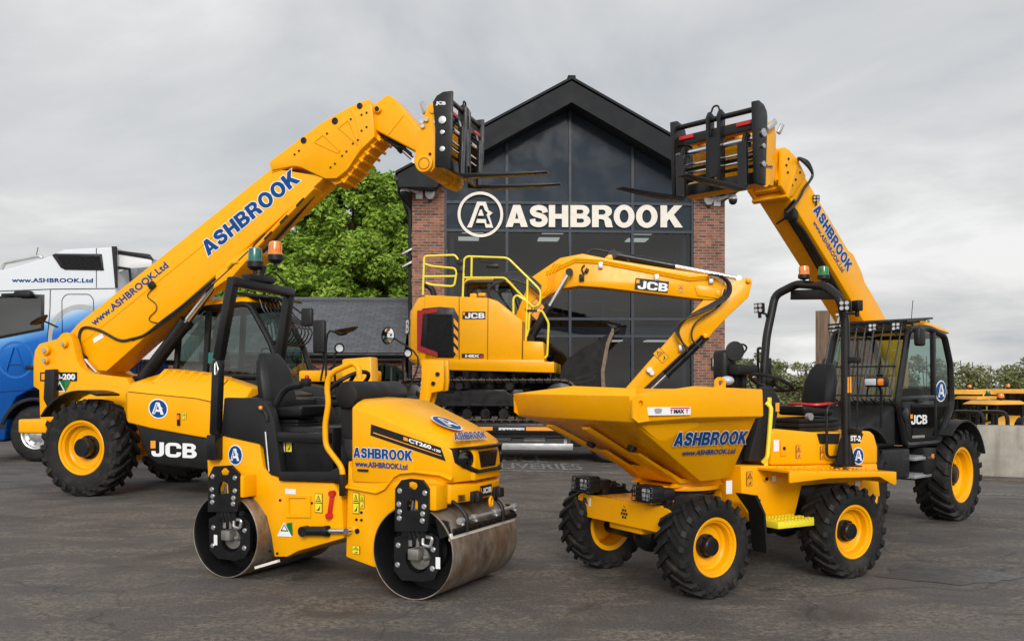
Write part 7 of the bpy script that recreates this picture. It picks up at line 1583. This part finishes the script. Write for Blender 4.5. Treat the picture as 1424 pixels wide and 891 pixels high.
# boom, arm, bucket
yb = .22
bm = e_([(712, 452), (738, 386), (779, 358.5), (810, 352.5), (852, 361), (991, 383), (1006, 395), (1003, 414), (990, 417), (962, 414.5), (836, 399.5), (805, 397.5), (779, 401.5), (754, 416), (738, 440), (730, 470)], -yb)
mb = MB(); mb.prof(bm, -yb, yb, bevel=.02); boom3 = mb.build('boom', 'yellow', ex)
mb = MB(); mb.prof(e_([(838, 361), (846, 354), (851, 354), (853, 363)], -.12), -.12, .12, bevel=.01); mb.prof(e_([(966, 398), (972, 396), (1001, 402), (1003, 411), (998, 415), (970, 411)], -yb-.02), -yb-.02, -yb, bevel=.005); mb.pieces('boom_lug', 'yellow', boom3)
am = e_([(976, 419), (990, 402), (1024, 389.5), (1038, 386), (1046, 392), (1041, 413), (1015, 437), (992, 461), (986, 470), (975, 466), (885, 549.5), (868, 572), (846, 572), (861, 549.5), (945, 454)], -.18)
mb = MB(); mb.prof(am, -.18, .18, bevel=.02); arm = mb.build('dipper_arm', 'yellow', ex)
mb = MB()
for o, u, v, r in ((boom3, 998, 408, .06), (arm, 1041, 390, .05), (arm, 981, 467, .045), (arm, 878, 544, .05)): p = E.Y(u, v, -.2); mb.cyl((p.x, -.25, p.z), (p.x, .25, p.z), r, n=18, bevel=.008)
mb.pieces('pivot_pin', 'yellow', arm)
ram(ex, E.Y(852, 354, 0), E.Y(1027, 387, 0), .085, .50, 'arm_ram')
for y in (-.36, .36): ram(ex, E.Y(737, 472, y), E.Y(792, 379, y), .085, .50, 'boom_ram')
ram(ex, E.Y(980, 470, 0), E.Y(890, 556, 0), .075, .60, 'bucket_ram')
mb = MB(); p = E.Y(792, 379, -.3); mb.cyl((p.x, -.44, p.z), (p.x, .44, p.z), .075, n=18); mb.build('ram_pin', 'black', boom3)
bk = e_([(852, 461), (828, 474), (808, 485), (790, 498), (781, 510), (778, 526), (783, 541), (795, 552), (815, 560), (840, 560), (838, 516), (845, 478)], -.52)
mb = MB(); mb.prof(bk, -.52, -.49, bevel=.004); mb.prof(bk, .49, .52, bevel=.004); c_ = [V((x, 0, z)) for x, z in bk[:10]]; cen = V((sum(p.x for p in c_)/10+.15, 0, sum(p.z for p in c_)/10))
mb.prof([(p.x, p.z) for p in c_] + [((p*.93+cen*.07).x, (p*.93+cen*.07).z) for p in c_[::-1]], -.50, .50)
for i in range(5): mb.bar((c_[0].x-.02, -.42+.21*i, c_[0].z-.02), (c_[0].x+.14, -.42+.21*i, c_[0].z+.06), .08, .05, .01)
mb.box((c_[6].x+.06, -.515, c_[6].z+.35), (.34, .02, .06)) if False else None
p = E.Y(838, 553, 0); mb.cyl((p.x, -.3, p.z), (p.x, .3, p.z), .09, n=16); bkt = mb.build('bucket', 'bucket_steel', ex, 20)
mb = MB()
for y in (-.53, .53):
    e0 = [V((x, y, z)) for x, z in (bk[0], bk[11], bk[10], bk[9])]
    for a, b in zip(e0, e0[1:]): mb.bar(a, b, .03, .07)
mb.bar((bk[0][0], -.53, bk[0][1]), (bk[0][0], .53, bk[0][1]), .05, .12); mb.build('cutting_edge', 'worn_edge', bkt)
mb = MB(); q = [E.Y(u, v, -.527) for u, v in ((800, 534), (826, 527), (827, 520), (801, 527))]
for a, b in zip(q, q[1:]+q[:1]): mb.bar(a, b, .012, .02)
mb.bar(E.Y(786, 530, -.527), E.Y(830, 516, -.527), .012, .015); mb.build('embossed_plate', 'charcoal', bkt)
# hoses, pipes, decals
mb = MB()
for k in range(5): mb.tube(smoothpath([E.Y(u, v, -.25-.05*k) for u, v in ((704, 428+k*2), (688-k*2, 404), (690+3*k, 386+k), (712, 379+2.5*k), (735, 384+3*k), (752, 398+3*k))], 5), .026, 8)
for k in range(3): mb.tube(smoothpath([E.Y(u, v, -.30-.05*k) for u, v in ((985, 382), (1000+k*2, 384), (1011+k*2.5, 394+k), (1009+2*k, 408+2*k), (990, 422+3*k), (958-3*k, 440+2*k), (944-2*k, 458), (948, 474), (956, 484+2*k))], 5), .022, 8)
mb.tube(smoothpath([E.Y(u, v, -.32) for u, v in ((1008, 402), (1000, 425), (968, 448), (962, 470), (974, 482), (979, 478))], 5), .02, 6)
mb.tube(smoothpath([E.Y(u, v, -.05) for u, v in ((816, 352), (826, 347), (845, 350), (866, 354), (876, 366))], 5), .026, 8); mb.pieces('hose', 'hose', ex)
mb = MB()
for k in range(3): mb.tube([E.Y(u, v-2.2*k, -yb-.02) for u, v in ((760, 382), (800, 364), (835, 366), (960, 390), (985, 388))], .014, 6)
for k in range(3): mb.tube(smoothpath([E.Y(u+4*k, v, -yb-.02-.01*k) for u, v in ((752, 410), (762, 400), (763, 380), (771, 366))], 4), .013, 6)
mb.pieces('oil_pipe', 'yellow', boom3)
mb = MB()
for u, v in ((835, 369), (913, 386), (989, 390), (947, 484)): p = E.Y(u, v, -yb-.04); mb.box(p, (.09, .05, .13), .01)
p = E.Y(903, 514, -.2); mb.cyl(p+V((0, -.08, 0)), p, .06, n=10); mb.cyl(p+V((.05, -.06, -.06)), p+V((.05, 0, -.06)), .05, n=10); mb.pieces('pipe_clamp', 'zinc', boom3)
mb = MB(); p = E.Y(809, 386, -yb-.04); mb.box(p, (.10, .07, .14), .012); mb.box(p+V((.10, 0, .14)), (.07, .06, .10), .012, Matrix.Rotation(.5, 4, 'Y')); mb.tube(smoothpath([p+V((.05, 0, .05)), p+V((0, 0, .18)), p+V((.06, 0, .26))], 4), .016, 6); mb.pieces('valve', 'black', boom3)
yz = -yb-.024; mb = MB(); mb.use('black'); mb.quad([E.Y(u, v, yz) for u, v in ((882.3, 402), (928.5, 407), (930.5, 391.5), (884, 386.3))]); put_name(mb, 'JCB', E.Y(886.5, 401.3, yz), E.Y(928.5, 405.7, yz), E.Y(887.5, 390, yz), .003, face='sticker_white'); mb.use('orange_vinyl'); mb.quad([E.Y(u, v, yz-.004) for u, v in ((884.5, 393.5), (889, 394), (889.5, 388.8), (885, 388.3))]); mb.build('name_plate', None, boom3, 0)
p = E.Y(746, 430, yz); warn(ex, E.Y(947, 402, -yb), V((.04, 0, 0)), V((0, 0, .08)), .004, 'orange_vinyl'); warn(ex, E.Y(919, 494, -.18), V((.065, 0, .065)), V((-.10, 0, .10)), .004, 'yellow'); warn(ex, p, V((.12, 0, .12)), V((-.12, 0, .12)), .006, 'orange_vinyl')

# ================================================================== low loader trailer
tl_ = E.root('low_loader', 'black low loader trailer with yellow side markers carrying the excavator', 'trailer')
mb = MB(); mb.box((.4, 0, DZ-.03), (5.6, 2.74, .06)); mb.box((.4, 0, DZ-.14), (5.6, 2.5, .18)); mb.build('deck', 'black_metal', tl_)
mb = MB(); mb.box((.4, -1.37, DZ-.125), (5.6, .03, .19), .004); mb.box((.4, -1.30, DZ-.26), (5.4, .05, .08)); mb.build('side_rail', 'black_metal', tl_)
mb = MB()
for a, b in ((-.9, -.72), (.25-.38, .25), (.90, 1.45), (1.7, 2.4)): mb.quad([(a, -1.388, DZ-.16), (b, -1.388, DZ-.16), (b, -1.388, DZ-.09), (a, -1.388, DZ-.09)])
mb.build('side_marker', 'orange_vinyl', tl_, 0)
mb = MB(); rn = random.Random(4)
for i in range(30): x = .37+.5*i/30; mb.quad([(x, -1.389, DZ-.16+.04*rn.random()), (x+.014, -1.389, DZ-.16+.02*rn.random()), (x+.014, -1.389, DZ-.10), (x, -1.389, DZ-.11)])
mb.build('worn_lettering', 'sticker_white', tl_, 0)
mb = MB(); mb.loft([[(-2.35, -1.25, 1.05), (-2.35, 1.25, 1.05), (-2.35, 1.25, 1.42), (-2.35, -1.25, 1.42)], [(-6.2, -1.25, 1.12), (-6.2, 1.25, 1.12), (-6.2, 1.25, 1.45), (-6.2, -1.25, 1.45)]], True, .02); mb.prof([(-2.6, .62), (-2.2, .62), (-2.0, .80), (-2.2, 1.40), (-2.6, 1.40)], -1.1, 1.1, bevel=.02); mb.build('gooseneck', 'alu', tl_)
mb = MB(); mb.box((.95, -1.20, .30), (1.7, .04, .13), .01); mb.build('side_guard', 'alu', tl_)
mb = MB(); mb.box((1.05, -1.1, .50), (.42, .22, .20), .012); mb.box((.35, -1.0, .48), (.5, .3, .18), .06); 
for x in (.2, 1.65): mb.box((x, -1.18, .42), (.06, .05, .34))
for x in (.94, 1.04, 1.15): mb.cyl((x, -1.24, .52), (x, -1.2, .52), .025, n=10)
cb2 = mb.build('control_box', 'alu', tl_); mb = MB(); mb.cyl((1.13, -1.25, .55), (1.13, -1.215, .55), .03, n=12); mb.build('valve_button', 'red', cb2)
mb = MB(); mb.box((2.55, -1.0, .62), (.12, .6, .5), .01); mb.prof([(1.75, .30), (1.95, .30), (1.95, .56), (1.75, .56)], -1.2, -1.0, bevel=.01); mb.build('mudguard', 'black', tl_)
for x in (2.5, 3.4):
    for y in (-1.12, 1.12):
        mb = MB(); mb.lathe([(.20, -.14), (.34, -.15), (.39, -.11), (.40, 0), (.39, .11), (.34, .15), (.20, .14)], n=40); w_ = mb.build('wheel', 'rubber', tl_); w_.location = (x, y, .40); mb = MB(); mb.lathe([(.21, -.10), (.16, -.05), (.0, -.05)], n=24); mb.lathe([(.21, .10), (.16, .05), (.0, .05)], n=24); mb.build('rim', 'alu', w_)
tg = E.root('spare_wheel', 'black spare tyre standing upright on the front of the trailer', 'tyre')
p = E.Y(238, 478, -.95); mb = MB(); mb.lathe([(.24, -.13), (.36, -.15), (.42, -.12), (.43, 0), (.42, .12), (.36, .15), (.24, .13)], (p.x, p.y, p.z), (1, .1, 0), 48)
for dx in (-.06, -.02, .02, .06): mb.lathe([(.428, dx-.008), (.436, dx), (.428, dx+.008)], (p.x, p.y, p.z), (1, .1, 0), 48)
mb.build('tyre', 'rubber', tg); mb = MB(); mb.lathe([(.25, -.05), (.1, -.02), (0, -.02)], (p.x, p.y, p.z), (1, .1, 0), 24); mb.build('rim', 'alu', tg)
mb = MB(); mb.box((p.x, p.y+.2, (1.45+p.z)/2), (.08, .06, p.z-1.43)); mb.box((p.x, p.y+.1, p.z), (.1, .3, .08)); mb.build('carrier', 'alu', tl_)

# ================================================================== lorry tractor unit
T = Fr(-9.4, 18.2, -4)
tk = T.root('lorry_tractor', 'white and blue lorry tractor unit parked behind the left machine', 'lorry')
t_ = lambda pts, y=0: T.side(pts, y)
cabp = t_([(161, 343), (161, 470), (158, 590), (98, 590), (90, 556), (72, 541), (45, 540), (22, 552), (10, 575), (6, 612), (-55, 615), (-62, 520), (-48, 400), (-6, 377), (22, 370.5), (72, 355), (89, 346.5)])
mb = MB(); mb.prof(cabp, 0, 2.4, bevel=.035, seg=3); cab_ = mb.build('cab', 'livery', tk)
mb = MB(); mb.prof(t_([(61.5, 409.5), (61, 459), (-5, 472), (-40, 476), (-34, 420), (-6, 412), (35, 409)], -.012), -.012, .03, bevel=.01); wf = mb.build('window_frame', 'black', cab_)
mb = MB(); mb.quad([T.Y(u, v, -.016) for u, v in ((57.5, 413), (57, 456), (-5, 468), (-36, 472), (-30, 422), (-6, 415.5), (35, 412.5))]); mb.build('window', 'truck_glass', wf, 0)
mb = MB(); mb.prof(t_([(72, 354.5), (76, 352.5), (141, 353), (144, 376), (90, 375), (84, 372)], -.02), -.02, .03, bevel=.008); vt = mb.build('vent', 'black', cab_)
mb = MB(); mb.quad([T.Y(u, v, -.026) for u, v in ((78, 355), (139, 356), (141, 373.5), (91, 373))]); mb.build('mesh', 'grille_mesh', vt, 0)
mb = MB(); mb.prof(t_([(155, 342.5), (161.5, 342.5), (162.5, 400), (160, 400)], -.02), -.02, .02); mb.tube([T.Y(u, v, -.004) for u, v in ((70, 402), (69.5, 430), (66, 470), (62, 540))], .008, 6); mb.tube([T.Y(u, v, -.004) for u, v in ((-6, 405), (70, 402), (160, 401))], .008, 6); mb.tube([T.Y(u, v, -.004) for u, v in ((134, 345), (134, 400))], .007, 6); mb.tube([T.Y(u, v, -.004) for u, v in ((61, 541), (-60, 548))], .007, 6); mb.tube([T.Y(u, v, -.004) for u, v in ((98, 566), (160, 562))], .007, 6); mb.prof(t_([(6, 588), (-62, 592), (-62, 600), (6, 596)], -.01), -.01, .05); mb.build('cab_trim', 'charcoal', cab_)
mb = MB(); 
q_ = [T.Y(112+46*math.cos(math.radians(a)), 470-47*math.sin(math.radians(a)), -.004) for a in range(40, 200, 8)]; n_ = len(q_)
for a, b in zip(q_, q_[1:]):
    c0 = T.Y(112, 470, -.004); mb.quad([a, b, b+(c0-b)*.14, a+(c0-a)*.14])
mb.build('livery_ring', 'alu', cab_, 0)
mb = MB(); mb.tube(fillet([T.Y(u, v, -.004) for u, v in ((88, 560), (86, 416), (92, 409), (124, 409), (130, 416), (132, 560))], .05), .007, 6); mb.build('panel_gap', 'charcoal', cab_)
mb = MB()
q_ = [T.Y(22+26*math.cos(a), 500-26*math.sin(a), -.004) for a in [i*.2094 for i in range(31)]]; c0 = T.Y(22, 500, -.004)
for a, b in zip(q_, q_[1:]): mb.quad([a, b, b+(c0-b)*.12, a+(c0-a)*.12])
for p1, p2 in (((10, 515), (20, 483)), ((24, 483), (34, 515)), ((14, 506), (30, 506))): mb.bar(T.Y(*p1, -.002), T.Y(*p2, -.002), .006, .07, up=(0, 1, 0))
mb.build('livery_badge', 'livery_blue', cab_, 0)
mb = MB(); put_text(mb, 'www.ASHBROOK.Ltd', T.Y(16.5, 392.5, 0), T.Y(129.5, 393, 0), T.Y(16.5, 386.5, 0), .006, .035, face='blue_vinyl', spacing=1.05); mb.build('lettering', None, cab_, 0)
mb = MB(); pr = []
for r, o in ((.70, 1), (.63, -1)):
    A_ = [math.radians(a) for a in range(-75, 66, 8)][::o]; pr += [(.11+r*math.sin(a), .56+r*math.cos(a)) for a in A_]
mb.prof(pr, -.03, .4, bevel=.01); mb.build('wheel_arch', 'black', tk)
mb = MB(); mb.tube(fillet([T.Y(2, 375, .4), T.Y(6, 366, .4), T.Y(55, 356, .4), T.Y(59, 359, .4)], .08), .035, 8); mb.build('light_bar', 'zinc', cab_)
mb = MB(); mb.tube([T.Y(50, 357, .5), T.Y(53, 344, .5)], .008, 5); mb.build('aerial', 'black', cab_); mb = MB(); a = T.Y(33, 409, -.1); mb.box(a, (.34, .16, .13), .04); mb.bar(a, a+V((-.5, .1, .0)), .05, .05); mb.build('mirror', 'charcoal', cab_)
mb = MB(); a = T.Y(42, 511, -.01); mb.box(a, (.2, .03, .08), .01); mb.build('door_handle', 'black', cab_)
mb = MB(); mb.prof(t_([(162, 349), (205, 355), (211, 362), (211, 371), (175, 374), (163, 380)], .1), .1, .16, bevel=.01); mb.prof(t_([(190, 366), (216, 372), (216, 450), (190, 450)], .5), .5, 1.6, bevel=.02); mb.prof(t_([(176, 460), (226, 460), (226, 500), (176, 500)], .3), .3, 2.1, bevel=.02); mb.build('rear_fairing', 'white', tk)
mb = MB(); mb.prof(t_([(163, 348), (206, 353), (212, 362), (206, 360), (163, 353)], .08), .08, .18, bevel=.006); mb.tube([T.Y(u, v, .1) for u, v in ((163, 372), (180, 374), (182, 392))], .03, 6)
for k in range(4): 
    P = [T.Y(188+5*k+1.5*math.sin(i*1.6), 502+i*1.3, .2) for i in range(26)]; mb.tube(P, .012, 5)
mb.pieces('air_line', 'black', tk)
mb = MB(); mb.box((3.2, .75, .85), (4.6, .1, .28)); mb.box((3.2, 1.65, .85), (4.6, .1, .28)); mb.box((2.0, .25, .72), (1.1, .6, .6), .06); mb.box((3.6, 1.2, 1.04), (1.0, .9, .1), .02); mb.build('chassis_frame', 'black_metal', tk)
for x in (.11, 3.55):
    for y in (.17, 2.23):
        mb = MB(); mb.lathe([(.30, -.15), (.46, -.16), (.52, -.13), (.545, -.09), (.55, 0), (.545, .09), (.52, .13), (.46, .16), (.30, .15)], n=56); w_ = mb.build('wheel', 'rubber', tk); w_.location = (x, y, .55)
        mb = MB(); s2 = -1 if y < 1 else 1; mb.lathe([(.31, s2*.14), (.28, s2*.13), (.27, s2*.06), (.22, s2*.03), (.18, s2*.05), (.16, s2*.11), (.10, s2*.13), (0, s2*.13)], n=36)
        for i in range(10): a = i*.628; mb.cyl((.22*math.cos(a), s2*.04, .22*math.sin(a)), (.22*math.cos(a), s2*.075, .22*math.sin(a)), .02, n=6)
        mb.build('rim', 'zinc', w_)
mb = MB(); mb.prof(t_([(6, 586), (-60, 590), (-60, 615), (4, 614)], .02), .02, .3, bevel=.02); mb.build('step', 'black', tk)
# ================================================================== machines parked in the lower yard beyond the wall
LZ = -1.4
def at_(u, d): return ((u-CX)/FPX*d, d)
GRP = 'yellow machines parked beyond the wall'
def simple_wheel(par, p, r, w):
    mb = MB(); mb.lathe([(r*.55, -w/2), (r*.9, -w/2), (r, -w*.3), (r, w*.3), (r*.9, w/2), (r*.55, w/2)], n=24); o = mb.build('wheel', 'rubber', par); o.location = p
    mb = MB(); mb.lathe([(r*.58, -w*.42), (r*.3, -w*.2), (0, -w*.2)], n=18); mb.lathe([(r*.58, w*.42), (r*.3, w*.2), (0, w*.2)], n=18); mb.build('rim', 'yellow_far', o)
def cab_machine(u, d, deg, label, k=1.0, bea=None, roofz=2.62):
    x, y = at_(u, d); F = Fr(x, y, deg, LZ); r = F.root('parked_loader', label, 'loader', GRP)
    for wx, rr in ((-.9*k, .62*k), (1.1*k, .45*k)):
        for sy in (-1, 1): simple_wheel(r, (wx, sy*.85*k, rr), rr, .4*k)
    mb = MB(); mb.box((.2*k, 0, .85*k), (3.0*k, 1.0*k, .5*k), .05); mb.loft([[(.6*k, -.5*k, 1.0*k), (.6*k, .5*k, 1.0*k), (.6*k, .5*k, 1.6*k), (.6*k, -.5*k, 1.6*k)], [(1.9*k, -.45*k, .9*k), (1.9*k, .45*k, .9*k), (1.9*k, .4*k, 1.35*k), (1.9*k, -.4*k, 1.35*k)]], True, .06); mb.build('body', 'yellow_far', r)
    mb = MB(); z0, z1 = 1.05*k, roofz-.12
    for sy in (-.72*k, .72*k):
        for a, b in (((-.75*k, z0), (-.7*k, z1)), ((.62*k, z0), (.45*k, z1)), ((-.1*k, z0), (-.12*k, z1))): mb.bar((a[0], sy, a[1]), (b[0], sy, b[1]), .08, .08, up=(1, 0, 0))
        mb.bar((-.75*k, sy, z0+.45), (.6*k, sy, z0+.45), .06, .06)
    mb.box((-.05*k, 0, z0+.12), (1.3*k, 1.42*k, .4)); f = mb.build('cab_frame', 'black_metal', r)
    mb = MB()
    for sy in (-.72*k, .72*k): mb.quad([(-.74*k, sy, z0+.3), (.58*k, sy, z0+.3), (.45*k, sy, z1), (-.7*k, sy, z1)])
    for xa, xb in ((-.75, -.7), (.58, .45)): mb.quad([(xa*k, -.72*k, z0+.3), (xa*k, .72*k, z0+.3), (xb*k, .72*k, z1), (xb*k, -.72*k, z1)])
    mb.build('glass', 'truck_glass', f, 0)
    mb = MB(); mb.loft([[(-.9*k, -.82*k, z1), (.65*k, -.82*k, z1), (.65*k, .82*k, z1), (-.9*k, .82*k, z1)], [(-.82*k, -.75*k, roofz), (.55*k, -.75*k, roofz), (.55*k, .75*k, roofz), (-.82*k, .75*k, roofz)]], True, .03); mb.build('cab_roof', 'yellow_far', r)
    if bea: beacon(r, (-.2*k, .2*k, roofz), bea, .09, .16, .04)
    mb = MB(); mb.tube(fillet([(.2*k, .75*k, 1.7*k), (.25*k, .85*k, 2.3*k), (.1*k, .8*k, z1)], .1), .03, 6); mb.build('grab_rail', 'hi_yellow', r)
cab_machine(1338, 40, 200, 'yellow cab machine half hidden behind the black rear wheel arch, farthest left of the row', 1.0, 'amber', 2.70)
cab_machine(1341, 36, 215, 'yellow cab machine beside the black cab edge, nearer of the left pair', 1.0, None, 2.66)
cab_machine(1363, 35, 185, 'yellow loader with green beacon on its roof beyond the wall', .95, 'green_lens', 2.48)
cab_machine(1391, 40, 190, 'yellow cab machine with amber beacon rising behind the pale canopy', 1.05, 'amber', 2.72)
cab_machine(1398, 35.5, 235, 'yellow cab machine with wide glass behind the pale canopy', 1.1, None, 2.66)
cab_machine(1432, 33, 215, 'yellow cab machine at the right end of the row with dark windscreen', 1.15, None, 2.72)
x, y = at_(1384, 28); F = Fr(x, y, 200, LZ); r = F.root('canopy_roller', 'machine with flat pale yellow canopy and orange beacon beyond the wall', 'roller', GRP)
mb = MB(); mb.loft([[(-.7, -.62, 2.32), (.7, -.62, 2.32), (.7, .62, 2.32), (-.7, .62, 2.32)], [(-.45, -.5, 2.44), (.45, -.5, 2.44), (.45, .5, 2.44), (-.45, .5, 2.44)]], True, .04, 3); mb.build('canopy', 'yellow_far', r)
mb = MB()
for sx in (-.5, .5):
    for sy in (-.5, .5): mb.bar((sx, sy, .9), (sx, sy, 2.33), .07, .07, up=(1, 0, 0))
mb.pieces('post', 'black_metal', r); beacon(r, (.0, .2, 2.44), 'amber', .10, .16, .03)
mb = MB(); mb.box((.1, 0, .85), (2.2, 1.0, .6), .06); mb.box((.8, 0, 1.25), (.8, .9, .4), .08); mb.build('body', 'yellow_far', r); 
for sx in (-.9, .9):
    mb = MB(); mb.lathe([(0, -.55), (.4, -.55), (.4, .55), (0, .55)], n=32); o = mb.build('drum', 'drum', r); o.location = (sx, 0, .4)
for i, (u, d, deg, lb) in enumerate(((1338, 25.5, 205, 'small dumper with black roll hoop close beside the black wheel arch'), (1372, 25.5, 200, 'small dumper with black roll hoop below the pale canopy'), (1356, 29, 195, 'yellow dumper with black roll hoop farther back between the other two'))):
    x, y = at_(u, d); F = Fr(x, y, deg, LZ); r = F.root('parked_dumper', lb, 'dumper', GRP); hz_ = 2.16 if d < 27 else 2.3
    mb = MB(); mb.tube(fillet([(-.2, -.5, .9), (-.2, -.5, hz_), (-.2, .5, hz_), (-.2, .5, .9)], .22, 5), .055, 8); mb.build('roll_bar', 'black_metal', r)
    mb = MB(); mb.loft([[(.5, -.4, .75), (1.1, -.4, .75), (1.1, .4, .75), (.5, .4, .75)], [(.35, -.75, 1.5), (1.7, -.75, 1.45), (1.7, .75, 1.45), (.35, .75, 1.5)]], True, .03); mb.build('skip', 'yellow_far', r)
    mb = MB(); mb.box((-.5, 0, .85), (1.3, .9, .6), .05); mb.build('body', 'yellow_far', r)
    seat(r, (-.35, 0, 1.2), 0, .8)
    for wx in (-.7, .9):
        for sy in (-1, 1): simple_wheel(r, (wx, sy*.6, .4), .4, .32)
x, y = at_(1421, 24); F = Fr(x, y, 170, LZ); r = F.root('parked_dumper', 'open machine with bare black seat at the right end beyond the wall', 'dumper', GRP)
seat(r, (.2, 0, 1.62), 20, .7); mb = MB(); mb.box((.1, 0, 1.1), (1.5, 1.1, .8), .06); mb.build('body', 'yellow_far', r); mb = MB(); mb.loft([[(-.9, -.5, 1.5), (-.3, -.5, 1.5), (-.3, .5, 1.5), (-.9, .5, 1.5)], [(-.9, -.5, 2.05), (-.5, -.5, 2.05), (-.5, .5, 2.05), (-.9, .5, 2.05)]], True, .06); mb.build('bonnet', 'yellow_far', r)
for wx in (-.7, .9):
    for sy in (-1, 1): simple_wheel(r, (wx, sy*.6, .4), .4, .32)
